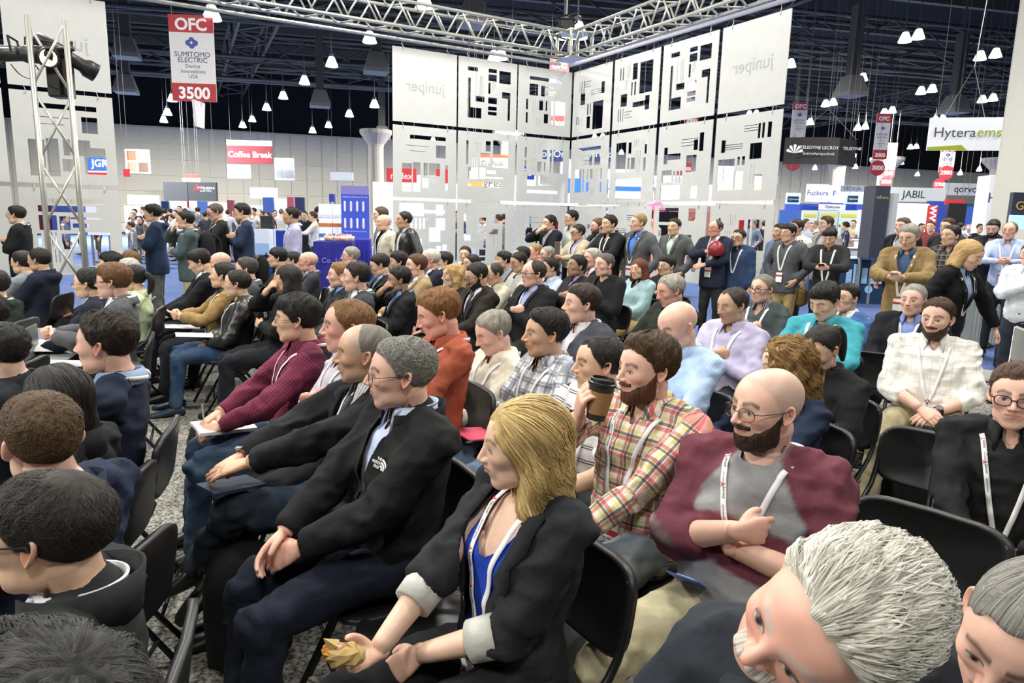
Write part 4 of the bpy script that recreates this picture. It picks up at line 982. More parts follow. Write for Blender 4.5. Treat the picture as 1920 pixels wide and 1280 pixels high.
# long green and white banner with cables
r_ = board('hanging_banner', 'white hanging banner with green corners at the upper right', 'banner', 1748, 222, 1902, 281, 20, 'f4f5f7', .05, -12, emit=.25)
put_text(r_, 'Hytera', .40, -.21, .04, '555a62'); put_text(r_, 'ems', .40, .17, .05, 'b4c23c')
w, h = r_['w'], r_['h']
mb = MB(); mb.add([(-w / 2, -.033, -h / 2), (-.05 * w, -.033, -h / 2), (-.12 * w, -.033, -h * .33), (-w / 2, -.033, -h * .40)], [(0, 1, 2, 3)]); mb.add([(w / 2, -.033, -h / 2), (w / 2, -.033, h * .45), (w * .30, -.033, -h / 2)], [(0, 1, 2)]); mb.build('green_corner', plain('lime', 'b9c832', .6), r_)
mb = MB(); mb.tube([(-w * .35, 0, h / 2), (-.2, 0, 1.85), (w * .1, 0, h / 2)], .012, 5); mb.tube([(-.2, 0, 1.85), (0, 0, 6)], .014, 5); mb.build('cable', plain('wire', '8c8c8c', .5), r_)
# dark curved banner
r_ = empty('hanging_banner', tuple(at_d(1541, 285, 27))); tag(r_, 'dark folded hanging banner with white lettering', 'banner'); dk = plain('dark_fabric', '2b2729', .6)
mb = MB(); L_ = [(-1.5, -.1), (-.9, -.35), (0, -.5), (.45, -.45), (.47, -.42), (1.0, -.05), (1.55, .5)]
V_ = [(x, y, z) for z in (.5, -.5) for x, y in L_] + [(x, y + .05, z) for z in (.5, -.5) for x, y in L_]; n = 7
F_ = [(i, i + n, i + n + 1, i + 1) for i in range(n - 1)] + [(i + 2 * n, i + 1 + 2 * n, i + n + 1 + 2 * n, i + n + 2 * n) for i in range(n - 1)] + [(i, i + 1, i + 1 + 2 * n, i + 2 * n) for i in range(n - 1)] + [(i + n, i + 3 * n, i + 1 + 3 * n, i + 1 + n) for i in range(n - 1)]
mb.add(V_, F_); mb.build('board', dk, r_); r_['w'] = 1; r_['h'] = 1; r_['t'] = 1.1
put_text(r_, 'TELEDYNE LECROY', .17, -.35, .1, 'f0f0f0'); put_text(r_, 'Everywhereyoulook', .15, -.35, -.12, 'd0d0d0'); r_['t'] = .9; o_ = put_text(r_, 'TELEDYNE', .15, .95, .1, 'e0e0e0'); r_['t'] = 1.1
mb = MB()
for q in range(5):
    a = math.radians(-70 + q * 35); mb.add([(-1.28, -.56, -.12), (-1.28 + .30 * math.sin(a - .2), -.56, -.12 + .30 * math.cos(a - .2)), (-1.28 + .34 * math.sin(a), -.56, -.12 + .34 * math.cos(a)), (-1.28 + .30 * math.sin(a + .2), -.56, -.12 + .30 * math.cos(a + .2))], [(0, 1, 2, 3)])
mb.build('emblem', plain('print_white', 'f2f2f2', .6), r_)
mb = MB(); mb.tube([(-1.2, 0, .5), (.1, 0, 1.6), (1.3, 0, .5)], .012, 5); mb.tube([(.1, 0, 1.6), (.1, 0, 7)], .012, 5); mb.build('cable', plain('wire', '8c8c8c', .5), r_)
# on or near the back wall
r_ = board('hanging_banner', 'red Coffee Break banner with white header on the back wall', 'banner', 426, 264, 511, 306, 44, '8e2537', .06); put_band(r_, -.5, .27, .5, .5, 'ece6e6'); put_text(r_, 'Coffee Break', .52, 0, -.12, 'ffffff', bold=.01); put_text(r_, 'OFC', .26, -.36, .385, 'a04050')
for i, (a, b, c_, d_) in enumerate(((236, 281, 281, 324), (427, 309, 471, 334), (515, 297, 552, 337), (1555, 350, 1590, 380))):
    r_ = board('window_%d' % (i + 1), None, None, a, b, c_, d_, 46, 'e4e2dc', .12); tag(r_, kind='structure'); W_, H_ = r_['w'], r_['h']
    cs = ['7a5a44', 'b9a68a', '8f7060', '5a4a40'] if i == 0 else ['c9cfcc', 'd2d6d2', 'c4cbc9', 'cdd1ce']
    for q, (u, v) in enumerate(((-.24, .24), (.24, .24), (-.24, -.24), (.24, -.24))): put_band(r_, u - .2, v - .2, u + .2, v + .2, cs[q], 'pane')
r_ = board('sign_board', 'dark grey sign board with a red emblem left of the coffee banner, right half', 'sign', 354, 342, 407, 376, 40, '3c3f45', .2); put_text(r_, 'MITSUBISHI', .2, .14, .18, 'e0e0e0'); put_text(r_, 'ELECTRIC', .16, .14, .02, 'c0c0c0')
mb = MB()
for q in range(3):
    a = math.radians(90 + q * 120); c_ = (-.28 + .14 * math.cos(a), -.11, .2 + .14 * math.sin(a)); mb.add([(c_[0] + .14 * math.cos(a), -.11, c_[2] + .14 * math.sin(a)), (c_[0] + .075 * math.cos(a + 1.57), -.11, c_[2] + .075 * math.sin(a + 1.57)), (c_[0] - .14 * math.cos(a), -.11, c_[2] - .14 * math.sin(a)), (c_[0] - .075 * math.cos(a + 1.57), -.11, c_[2] - .075 * math.sin(a + 1.57))], [(0, 1, 2, 3)])
mb.build('emblem', plain('sign_red', 'd0302c', .5), r_)
board('sign_board', 'plain dark grey sign board next to the one with the red emblem', 'sign', 308, 341, 353, 376, 40.2, '44474d', .2)
r_ = board('sign_board', 'small red exhibitor sign above the grey sign boards', 'sign', 346, 327, 371, 334, 43, 'd5402e', .05); r_ = board('sign_board', 'white EXHIBITOR sign above the grey sign boards', 'sign', 342, 334, 376, 341, 43, 'ecebe8', .05); put_text(r_, 'EXHIBITOR', .2, 0, 0, '333333')
r_ = board('sign_board', 'blue sign with white initials seen through the tower', 'sign', 165, 296, 211, 320, 25, '3f6fc0', .06); put_text(r_, 'JGR', .36, 0, .05, 'ffffff', bold=.01); put_band(r_, -.5, -.98, .5, -.5, 'e9e9ec'); put_band(r_, -.5, -.85, .5, -.62, 'cf2f3c', th=.014)
board('sign_board', 'small red sign right of the leftmost panels', 'sign', 232, 317, 243, 331, 25, 'cf2f3c', .06)
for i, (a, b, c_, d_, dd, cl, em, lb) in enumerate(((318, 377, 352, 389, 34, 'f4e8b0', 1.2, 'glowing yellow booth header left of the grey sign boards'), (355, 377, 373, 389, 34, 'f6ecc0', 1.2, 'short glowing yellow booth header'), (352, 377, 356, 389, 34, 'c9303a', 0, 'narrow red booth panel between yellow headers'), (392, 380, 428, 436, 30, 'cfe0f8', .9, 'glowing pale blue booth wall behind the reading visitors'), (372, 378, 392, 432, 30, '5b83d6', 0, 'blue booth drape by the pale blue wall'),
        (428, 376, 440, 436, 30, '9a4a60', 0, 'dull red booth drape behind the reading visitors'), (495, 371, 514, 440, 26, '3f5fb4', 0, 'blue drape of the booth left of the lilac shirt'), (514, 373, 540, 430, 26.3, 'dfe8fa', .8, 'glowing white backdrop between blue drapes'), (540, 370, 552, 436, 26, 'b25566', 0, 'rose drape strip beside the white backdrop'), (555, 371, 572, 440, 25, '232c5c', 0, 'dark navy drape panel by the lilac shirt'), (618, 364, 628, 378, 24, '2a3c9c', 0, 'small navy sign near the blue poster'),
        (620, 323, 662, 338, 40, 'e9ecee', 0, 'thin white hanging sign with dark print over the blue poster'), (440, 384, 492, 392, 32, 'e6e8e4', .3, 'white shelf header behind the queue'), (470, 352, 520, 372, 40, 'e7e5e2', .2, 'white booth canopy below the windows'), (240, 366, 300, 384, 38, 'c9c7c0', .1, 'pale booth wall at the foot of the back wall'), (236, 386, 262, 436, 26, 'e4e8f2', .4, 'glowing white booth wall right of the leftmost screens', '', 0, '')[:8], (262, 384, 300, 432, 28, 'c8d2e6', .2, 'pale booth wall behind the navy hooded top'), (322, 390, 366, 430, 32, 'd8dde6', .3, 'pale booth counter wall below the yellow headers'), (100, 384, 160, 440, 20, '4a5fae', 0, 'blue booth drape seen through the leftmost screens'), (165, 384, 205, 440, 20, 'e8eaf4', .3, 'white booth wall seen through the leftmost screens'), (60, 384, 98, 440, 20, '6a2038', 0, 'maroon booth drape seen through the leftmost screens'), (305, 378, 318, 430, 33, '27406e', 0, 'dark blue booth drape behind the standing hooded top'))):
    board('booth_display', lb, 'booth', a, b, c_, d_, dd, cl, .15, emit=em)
# blue poster stand, cups pillars, tables
r_ = board('poster_stand', 'tall blue poster with rows of white tubes', 'poster', 641, 366, 692, 462, 17, '3a50c4', .08, 6, emit=.15); put_band(r_, -.5, .5, .5, .66, '8d86c8'); put_text(r_, 'Advanced Ceramic Ferrule', .055, 0, .45, 'e8ecff'); put_text(r_, 'Advanced Ceramic Ferrule', .05, 0, -.20, 'dfe4ff')
for j in range(2):
    for i in range(4):
        mb = MB(); x = (-.36 + .22 * i) * r_['w']; z = (.27 - .32 * j) * r_['h']; mb.tube([(x, -.05, z - .13), (x, -.05, z - .1), (x, -.05, z + .1), (x, -.05, z + .13)], .03, 8, rs=[.012, .03, .03, .014]); mb.build('tube', plain('tube_white', 'f4f6ff', .4), r_)
mb = MB(); mb.box((0, .0, -r_['h'] / 2 - .25), (.9, .3, .5)); mb.build('foot', plain('white_laminate', 'e4e6ea', .5), r_)
def draped(px0, px1, ptop, d, h, dep, c, label, text=None, yaw=8):
    p = at_d((px0 + px1) / 2, ptop, d); w = (px1 - px0) * d / FPX; r_ = empty('draped_table', (p[0], p[1], 0), math.radians(yaw)); tag(r_, label, 'table'); z = p[2]
    n = 40; V_ = []; P_ = []
    per = [(-w / 2, -dep / 2), (w / 2, -dep / 2), (w / 2, dep / 2), (-w / 2, dep / 2)]
    for k in range(4):
        a, b = np.array(per[k]), np.array(per[(k + 1) % 4])
        for q in range(10): P_.append(a + (b - a) * q / 10)
    for zz, fl in ((z, 0), (z - .02, .006), (z * .5, .03), (.02, .05)):
        for k, q in enumerate(P_): o_ = q / np.linalg.norm(q) * (fl * (1 + .8 * math.sin(k * 2.1))); V_.append((q[0] + o_[0], q[1] + o_[1], zz))
    F_ = [(i * n + k, i * n + (k + 1) % n, (i + 1) * n + (k + 1) % n, (i + 1) * n + k) for i in range(3) for k in range(n)] + [tuple(range(n))]
    F_ = [tuple(reversed(f)) for f in F_]; mb = MB(); mb.add(V_, F_); mb.build('tablecloth', cloth(c), r_, smooth=False); r_['w'] = w; r_['h'] = 1; r_['t'] = dep + .06
    mb = MB(); mb.box((0, 0, z - .03), (w * .96, dep * .96, .03)); mb.build('tabletop', plain('white_laminate', 'e4e6ea', .5), r_)
    if text: put_text(r_, text, .13, -.1, z * .70, '7d80cc')
    return r_, z
dt, dz_ = draped(594, 662, 452, 13.5, 1.0, .8, '2a2a80', 'table under a dark blue cloth with faint lettering', 'Pa. Co., Ltd.')
dt2, _ = draped(668, 694, 448, 14.5, 1.0, .7, '3438a4', 'second blue draped table left of the cream jacket')
draped(508, 540, 432, 19, .95, .6, '2746a8', 'blue draped demo table behind the queue')
rr = random.Random(4)
for i in range(9):
    p = at_d(612 + i * 6, 444 - rr.random() * 6, 13.5); mb = MB(); mb.lathe([(.01, -.08), (.05, -.08), (.07, .02), (.065, .02), (.045, -.07)], 12); o = mb.build('basket', plain('basket_pink', rr.choice(['e8b9a8', 'f2e2d8', 'e6cdbb', 'f0d0c4']), .6), None, (p[0], p[1] + rr.uniform(-.15, .15), dz_ + .085), smooth=True); tag(o, 'small pale pink basket on the blue draped table, %s from the left' % nth(i + 1), 'basket', 'baskets on the blue table')
    for k in range(3):
        mb = MB(); mb.lathe([(.004, -.02), (.022, -.01), (.024, .01), (.004, .026)], 8, (rr.uniform(-.03, .03), rr.uniform(-.03, .03), .03)); mb.build('sweet', plain('wrapper', rr.choice(['f4f0ec', 'd06a5c', 'f0c8bc']), .4), o)
for i, px in enumerate((604, 616, 630, 643)):
    p = at_d(px, 400, 18); mb = MB(); mb.lathe([(.001, .0), (.09, .0), (.09, 1.95), (.001, 1.95)], 12); o = mb.build('cup_tower', plain('tower_white', 'e8eefc', .4, emit=.3), None, (p[0], p[1], 0)); tag(o, 'white and blue display column with orange ring behind the draped table, %s from the left' % nth(i + 1), 'display', 'display columns behind the draped table')
    for z, c_ in ((1.42, 'e88a4a'), (1.15, '4f7ee0'), (.9, '6f9cf0'), (1.65, 'ffffff')):
        mb = MB(); mb.lathe([(.08, -.05), (.12, -.04), (.12, .04), (.08, .05)], 12, (0, 0, z)); mb.build('ring', plain('ring', c_, .4), o)
r_ = board('counter', 'white counter with blue fade behind the queue', 'counter', 484, 430, 511, 476, 17, 'dfe8f4', .5); put_band(r_, -.5, -.5, .5, -.05, '9fc0e8')
r_ = board('monitor', 'dark monitor on the white counter', 'monitor', 489, 405, 512, 428, 17, '24282e', .05)
# concrete columns with flared heads
for px, d, y0, lb in ((705, 40, 276, 'round concrete column with flared head left of the panels'), (1570, 44, 318, 'flared concrete column below the dark folded banner'), (1661, 48, 322, 'flared concrete column behind the red round signs'), (952, 44, 276, 'flared concrete column seen through the panel cut-outs'), (1872, 50, 322, 'flared concrete column at the far right'), (300, 60, 300, 'flared concrete column far left')):
    if px == 300: continue
    p = at_d(px, y0, d); z = p[2]; mb = MB(); k_ = d / 40; mb.lathe([(.43 * k_, 0), (.43 * k_, z), (.47 * k_, z + .15), (.92 * k_, z + .75), (.92 * k_, z + .95), (.4, z + .95)], 20); o = mb.build('column', plain('concrete_shaft', 'a59e92', .8), None, (p[0], p[1], 0), smooth=False); tag(o, lb, 'column')
# big light column at the right edge
p = at_d(1975, 400, 15); mb = MB(); mb.bbox((0, 0, 4.5), (1.7, 1.7, 9.0), .1); o = mb.build('column', plain('concrete_light', 'c9c8bd', .8, bump=(9, .3)), None, (p[0], p[1], 0)); tag(o, 'massive pale concrete column at the right edge', 'column'); o.rotation_euler = (0, 0, math.radians(20))
r_ = board('booth_display', 'dark navy booth panel with gold mark at the right edge', 'booth', 1893, 362, 1945, 424, 13, '2a3040', .1); put_text(r_, 'G', .22, -.22, .1, 'c8a040')
board('monitor', 'bright screen below the navy booth panel at the right edge', 'monitor', 1892, 404, 1950, 430, 12.8, '9fc4f0', .06, emit=.8)
# booths behind the panel wings
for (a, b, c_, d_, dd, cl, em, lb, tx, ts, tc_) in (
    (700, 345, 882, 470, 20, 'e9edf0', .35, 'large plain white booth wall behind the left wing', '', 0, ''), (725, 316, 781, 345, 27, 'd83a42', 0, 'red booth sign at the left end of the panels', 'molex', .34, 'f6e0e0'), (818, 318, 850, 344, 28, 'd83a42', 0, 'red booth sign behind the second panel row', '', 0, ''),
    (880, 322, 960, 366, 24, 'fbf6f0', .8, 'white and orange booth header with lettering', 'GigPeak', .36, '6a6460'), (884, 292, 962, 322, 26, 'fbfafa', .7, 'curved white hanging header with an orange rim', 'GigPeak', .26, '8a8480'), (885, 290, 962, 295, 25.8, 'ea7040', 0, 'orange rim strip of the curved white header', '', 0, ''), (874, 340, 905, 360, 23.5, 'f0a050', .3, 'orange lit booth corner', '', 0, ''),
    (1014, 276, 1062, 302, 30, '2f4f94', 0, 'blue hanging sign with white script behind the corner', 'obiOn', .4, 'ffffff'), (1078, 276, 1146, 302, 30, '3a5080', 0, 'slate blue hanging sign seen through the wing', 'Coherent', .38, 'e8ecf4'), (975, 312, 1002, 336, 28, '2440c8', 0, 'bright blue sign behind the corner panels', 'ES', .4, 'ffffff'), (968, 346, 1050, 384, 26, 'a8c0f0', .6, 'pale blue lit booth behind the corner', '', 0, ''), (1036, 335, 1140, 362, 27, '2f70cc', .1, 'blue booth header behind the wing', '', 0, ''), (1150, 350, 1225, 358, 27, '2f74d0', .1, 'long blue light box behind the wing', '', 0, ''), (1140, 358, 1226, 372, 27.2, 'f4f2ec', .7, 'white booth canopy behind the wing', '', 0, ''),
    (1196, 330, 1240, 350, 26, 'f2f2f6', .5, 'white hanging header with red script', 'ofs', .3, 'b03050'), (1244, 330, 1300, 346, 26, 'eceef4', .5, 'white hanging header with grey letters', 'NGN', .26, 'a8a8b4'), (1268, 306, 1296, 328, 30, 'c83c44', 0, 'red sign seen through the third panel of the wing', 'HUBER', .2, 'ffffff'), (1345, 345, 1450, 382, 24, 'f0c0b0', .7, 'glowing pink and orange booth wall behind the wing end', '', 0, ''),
    (955, 330, 1012, 384, 33, 'f4f6fa', .9, 'added tall glowing white booth wall left of the corner', '', 0, ''), (1050, 300, 1085, 384, 34, 'f2f6ff', .9, 'added glowing white booth tower right behind the corner', '', 0, ''), (1140, 318, 1196, 352, 34, 'f0f2f4', .8, 'added glowing white booth canopy above the blue light box', '', 0, ''), (1240, 346, 1342, 384, 33, 'f6f6f4', .8, 'added long glowing white booth wall behind the third screen', '', 0, ''), (1345, 312, 1400, 345, 36, 'f2efe8', .6, 'added glowing cream booth box behind the wing end', '', 0, ''), (1404, 330, 1458, 345, 36, 'f4f4f0', .7, 'added narrow glowing booth header at the wing end', '', 0, ''), (782, 330, 818, 384, 34, 'f8f8f8', .9, 'added narrow glowing white booth wall between the red signs', '', 0, ''), (846, 348, 882, 384, 34, 'fafafa', .9, 'added low glowing white booth wall behind the second screen', '', 0, ''),  # invented glowing booths, added to brighten the view behind the screens
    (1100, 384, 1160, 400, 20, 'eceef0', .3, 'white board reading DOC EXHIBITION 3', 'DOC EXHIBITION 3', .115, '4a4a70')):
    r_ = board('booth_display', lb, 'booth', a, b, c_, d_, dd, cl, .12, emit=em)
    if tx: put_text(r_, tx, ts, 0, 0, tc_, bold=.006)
cs = ['2a3fae', 'f2f4f6', 'eef0f4', 'f4f2ea', 'dfe6f0', 'a8b8d8', '8a2a44', '2b2b30', 'f0f0f4', 'f0f0f4', '7a2440', '3a50b4', '2a2a30', '2a2a30', '3c2a30', 'e0a090', 'e8b0a0', '2a2a30', 'e04030', '3a3a70', 'e8e4d8']
for i, c_ in enumerate(cs):
    px = 845 + i * 29; r_ = board('booth_drape', '%s cloth bay of the drape line behind the screens, ' % ['blue', 'white', 'pale', 'cream', 'pale blue', 'grey blue', 'maroon', 'black', 'white', 'white', 'maroon', 'royal blue', 'black', 'black', 'brown', 'peach', 'peach', 'black', 'red', 'indigo', 'cream'][i] + nth(i + 1) + ' bay from the left', 'drape', px, 386, px + 28.6, 396, 21, c_, .1, group='drape bays behind the panels' if False else None)
    r_['group'] = 'drape bays behind the screens'
    mb = MB(); w = r_['w']; n = 9; V_ = []
    for zz in (-.09, -1.55):
        for k in range(n * 2): V_.append(((-.5 + k / (n * 2 - 1)) * w, -.03 * (k % 2), zz))
    mb.add(V_, [(k, k + 1, k + 1 + 2 * n, k + 2 * n) for k in range(2 * n - 1)]); mb.build('cloth', cloth(c_), r_)
# pink floor lamp and neon line
p = at_d(1228, 392, 17); r_ = empty('floor_lamp', (p[0], p[1], 0)); tag(r_, 'pink dome floor lamp with a glowing stem behind the wing', 'lamp')
mb = MB(); z = p[2]; mb.lathe([(.26, z - .02), (.22, z + .10), (.12, z + .19), (.01, z + .22)], 20); mb.build('shade', plain('pink_shade', 'f06a90', .5, emit=1.0), r_, smooth=True); mb = MB(); mb.tube([(0, 0, .03), (0, 0, z)], .03, 8); mb.build('stem', plain('neon_red', 'ff5a48', .5, emit=2.0), r_); mb = MB(); mb.lathe([(.01, 0), (.2, 0), (.2, .03), (.01, .04)], 16); mb.build('base', plain('white_laminate', 'e4e6ea', .5), r_)
# right hand booths
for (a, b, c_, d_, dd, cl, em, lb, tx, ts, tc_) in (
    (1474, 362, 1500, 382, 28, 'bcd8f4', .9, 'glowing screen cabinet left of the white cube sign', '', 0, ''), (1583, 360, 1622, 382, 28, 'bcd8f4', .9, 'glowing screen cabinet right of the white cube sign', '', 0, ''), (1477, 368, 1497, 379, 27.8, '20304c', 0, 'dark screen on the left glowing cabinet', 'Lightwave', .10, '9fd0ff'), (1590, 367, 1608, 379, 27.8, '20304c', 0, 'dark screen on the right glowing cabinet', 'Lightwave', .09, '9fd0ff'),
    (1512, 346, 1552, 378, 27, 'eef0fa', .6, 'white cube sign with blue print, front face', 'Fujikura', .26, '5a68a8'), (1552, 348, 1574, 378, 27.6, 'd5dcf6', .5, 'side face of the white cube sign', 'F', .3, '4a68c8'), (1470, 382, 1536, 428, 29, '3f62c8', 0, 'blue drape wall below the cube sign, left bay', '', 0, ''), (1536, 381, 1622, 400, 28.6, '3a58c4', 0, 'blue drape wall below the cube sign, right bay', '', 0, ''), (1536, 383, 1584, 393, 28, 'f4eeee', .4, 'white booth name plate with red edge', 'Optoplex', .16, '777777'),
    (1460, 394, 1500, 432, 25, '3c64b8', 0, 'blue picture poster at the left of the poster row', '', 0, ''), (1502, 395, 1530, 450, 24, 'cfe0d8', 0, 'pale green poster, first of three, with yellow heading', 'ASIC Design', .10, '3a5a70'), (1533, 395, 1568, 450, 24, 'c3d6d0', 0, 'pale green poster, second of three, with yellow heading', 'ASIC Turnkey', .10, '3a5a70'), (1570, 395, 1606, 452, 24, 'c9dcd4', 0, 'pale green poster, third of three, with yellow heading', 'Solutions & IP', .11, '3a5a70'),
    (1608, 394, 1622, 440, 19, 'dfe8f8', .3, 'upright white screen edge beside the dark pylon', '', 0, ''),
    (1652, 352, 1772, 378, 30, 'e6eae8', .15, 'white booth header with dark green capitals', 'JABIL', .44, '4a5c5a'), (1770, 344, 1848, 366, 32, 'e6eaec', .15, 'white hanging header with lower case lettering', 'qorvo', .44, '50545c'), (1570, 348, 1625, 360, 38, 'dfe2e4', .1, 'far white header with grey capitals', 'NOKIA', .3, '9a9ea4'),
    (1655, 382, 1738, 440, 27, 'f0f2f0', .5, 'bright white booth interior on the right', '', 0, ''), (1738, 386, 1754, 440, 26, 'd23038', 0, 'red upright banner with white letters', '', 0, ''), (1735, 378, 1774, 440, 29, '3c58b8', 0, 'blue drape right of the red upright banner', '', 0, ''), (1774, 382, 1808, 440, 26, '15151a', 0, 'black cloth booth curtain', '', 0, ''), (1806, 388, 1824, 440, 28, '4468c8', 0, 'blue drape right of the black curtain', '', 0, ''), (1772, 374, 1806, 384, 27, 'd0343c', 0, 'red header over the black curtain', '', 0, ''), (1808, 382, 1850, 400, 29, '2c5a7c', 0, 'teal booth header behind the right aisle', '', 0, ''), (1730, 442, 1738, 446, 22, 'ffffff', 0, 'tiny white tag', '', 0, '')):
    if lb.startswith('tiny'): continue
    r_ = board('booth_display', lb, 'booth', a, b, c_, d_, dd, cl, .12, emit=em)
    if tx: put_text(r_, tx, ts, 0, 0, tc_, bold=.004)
    if 'pale green' in lb:
        put_band(r_, -.4, .28, .4, .38, 'd8c840', 'heading'); put_band(r_, -.35, -.4, .35, -.12, '9cc0b8', 'picture')
r_ = board('upright_banner', 'lettering strip of the red upright banner', 'banner', 1739, 388, 1753, 438, 25.7, 'cf2c36', .05); o = put_text(r_, 'WWW', .34, 0, 0, 'ffffff', bold=.01); o.rotation_euler = (0, math.radians(90), 0)
r_ = board('pylon', 'white tower with blue grey lettering at the right', 'pylon', 1838, 332, 1886, 440, 18, 'eef0f4', .5, emit=.4); put_text(r_, 'Hyte', .36, .02, .12, '5a6a94'); put_band(r_, -.1, -.3, .1, -.1, '5a5248', 'screen')
r_ = board('pylon', 'dark slate pylon with faint gold lettering', 'pylon', 1622, 351, 1654, 482, 15, '3a3f4c', .35, 14); put_text(r_, 'infinera', .10, 0, .34, 'b9a878')
mb = MB(); mb.box((r_['w'] / 2 + .1, .0, -.1), (.12, .5, r_['h'] - .1)); mb.build('side_board', plain('side_grey', 'c3c9cc', .5), r_)
# curved counter with city picture
p = at_z(1612, 568, 0); r_ = empty('counter', (p[0], p[1], 0), math.radians(-5)); tag(r_, 'dark blue counter with a white city drawing', 'counter'); mb = MB(); n = 12; w = 1.15
L_ = [(-w + 2 * w * k / n, .12 * math.cos(math.pi * (k / n - .5)) * -1) for k in range(n + 1)]; V_ = [(x, y, z) for z in (0, .98) for x, y in L_] + [(x, .6, z) for z in (0, .98) for x, y in L_]; m_ = n + 1
mb.add(V_, [(k, k + 1, k + 1 + m_, k + m_) for k in range(n)] + [(k + m_, k + 1 + m_, k + 1 + 3 * m_, k + 3 * m_) for k in range(n)] + [(0, m_, 3 * m_, 2 * m_), (n, n + 2 * m_, n + 3 * m_, n + m_)]); mb.build('body', plain('counter_blue', '1f3a5c', .4), r_)
mb = MB(); mb.bbox((0, .25, 1.0), (2 * w + .1, .8, .04), .01); mb.build('worktop', plain('worktop_light', 'd9e4ea', .4), r_)
for k, (x, h_) in enumerate(((-.35, .30), (-.2, .42), (-.02, .34), (.15, .52), (.32, .36))):
    mb = MB(); mb.box((x, -.135, .45 + h_ / 2), (.12, .01, h_))
    for q in range(4): mb.box((x, -.145, .47 + h_ * (q + .5) / 4), (.09, .005, .02))
    mb.build('tower_print', plain('print_pale', '9fc4e0', .5), r_)
for x in (-.5, -.2, .1): mb = MB(); mb.lathe([(.001, 0), (.085, 0), (.085, .01), (.001, .01)], 16, (x, -.13, .32), R=Matrix.Rotation(math.radians(90), 3, 'X')); mb.build('round_print', plain('print_sky', '8fc8f0', .5), r_)
# exhibit tables in the bright booth
for px, py, dd, cl, lb in ((1662, 452, 17, 'e9eef0', 'white exhibit counter in the bright booth'), (1500, 470, 20, 'dfe6ea', 'pale exhibit counter below the posters'), (1600, 466, 17, 'e3eaee', 'pale counter left of the slate pylon'), (1760, 470, 17, '3a4a6c', 'slate counter behind the tan jacket')):
    p = at_d(px, py, dd); mb = MB(); mb.bbox((0, 0, p[2] / 2), (1.3, .6, p[2]), .02); o = mb.build('counter', plain('counter_face', cl, .5), None, (p[0], p[1], 0)); tag(o, lb, 'counter')
    mb = MB(); mb.bbox((0, 0, p[2] + .015), (1.4, .7, .03), .01); mb.build('worktop', plain('white_laminate', 'e4e6ea', .5), o)
# litter bin
p = at_z(1826, 646, 0); r_ = empty('litter_bin', (p[0], p[1], 0)); tag(r_, 'grey ribbed litter bin behind the leaning black blazer', 'bin'); mb = MB(); mb.bbox((0, 0, .36), (.42, .42, .70), .03); mb.build('body', plain('bin_grey', 'a3a8a2', .6), r_)
for k in range(8):
    mb = MB(); mb.bbox((-.175 + .05 * k, -.214, .34), (.026, .012, .60), .004); mb.build('rib', plain('bin_light', 'b9beb6', .6), r_)
mb = MB(); mb.bbox((0, 0, .75), (.46, .46, .10), .04); mb.build('lid', plain('bin_light', 'b9beb6', .6), r_)
# ------------------------------------------------------------------ the audience, one entry per person: px of the head, top of the hair, chin
A = person
BK, CH, NV, GY = '17181b', '2b2d31', '1d2536', '4a4d52'
# --- front rows, near the camera
A('person in a black blazer over a blue top holding a snack wrapper', 978, 748, 922, yaw=214, hyaw=189, fem=1, hair='long', hairc='9c7238', hairc2='f4d894', skin='fair', top_kind='jacket', topc='24252a', shirt='1f45b4', vee=((.02, 0), (.08, .035), (.22, .072), (.36, .098), (.44, .095), (.6, .085)), ivee=((.30, 0), (.34, .05), (.40, .085), (.6, .10)),
  collar='none', sleeve=.62, cuff=('d9dad4', 'b9bab2'), cuffk='pin', cuffw=.07, arms=[((.02, .44, .08), (.9, -.2, -.5), (-.3, -.4, .8), 'wrap'), ((-.02, .27, .09), (.9, -.5, -.5), (-.5, -.7, -.4), 'relax')], handdir=[(-.2, 1, .15), (.5, .55, -.65)],
  lanyard=1, lx=.088, zb=.06, ltext=1, badge=1, hlen=.285, hw=1.12, hface=.056, hfh=.125, hcurl=.012, hfreq=.8, wave=.20, nstr=4200, hlenS=.155, lift=.007, lod=0, pants='1b1c1f', legs='flat', s=.95, browc=(.20, .13, .07), gaze=.001, name='', bfoot='FULL TECHNICAL', shw=.150, tilt=4, gid='blonde')
A('person in a black zip fleece jacket over a light blue collar, second row', 752, 646, 757, yaw=212, hyaw=194, top_kind='coat', topc='17181a', shirt='c3d2ee', glasses='thin', hair='short', hairc='55544f', hairc2='a6a49c', hT=.010, skin='pink', arms='clasp', pants='1a2130', stubble=.18, standc=1, vee=((.17, 0), (.25, .022), (.40, .052), (.47, .062), (.6, .07)), standh=.03, girth=1.08, lod=0, mess=.35, lift=.003, hlenS=.03, nstr=3600, sw=.0011, twist=.6, quiff=.006, gid='fleece', logo=1, zc=1.16)
A('person in a black suit jacket with striped tie, hands on crossed knee', 682, 612, 715, yaw=210, hyaw=192, top_kind='jacket', topc='1b1c20', shirt=('e4e4e6', '8b8f98'), shirtk='pin', tie=('3a3b40'), hair='bald', hT=.003, hairc='6b665f', shaved=(.42, .37, .33), skin='tan', stubble=.25, arms=[((.06, .50, .17), (.9, -.2, -.4), (-.2, .1, -1), 'relax'), ((.02, .46, .19), (.9, -.2, -.4), (-.3, .1, -1), 'flat')], legs='crossl', pants='1f2630', pantk='jeans', lanyard=1, watch=0, watchc='6b3b22', lod=0, gid='baldtie')
A('person in a thin striped white shirt with folded arms, beside the striped tie', 651, 562, 662, yaw=210, hyaw=198, topc=('d4d2da', '8f8a9c'), tkind='pin', hair='recede', hairc='5a4026', hairc2='a5794e', hT=.014, skin='ruddy', arms='cross', lanyard=1, pants='1c2026', legs='cross', lod=0, sleeve=1, gid='stripe')
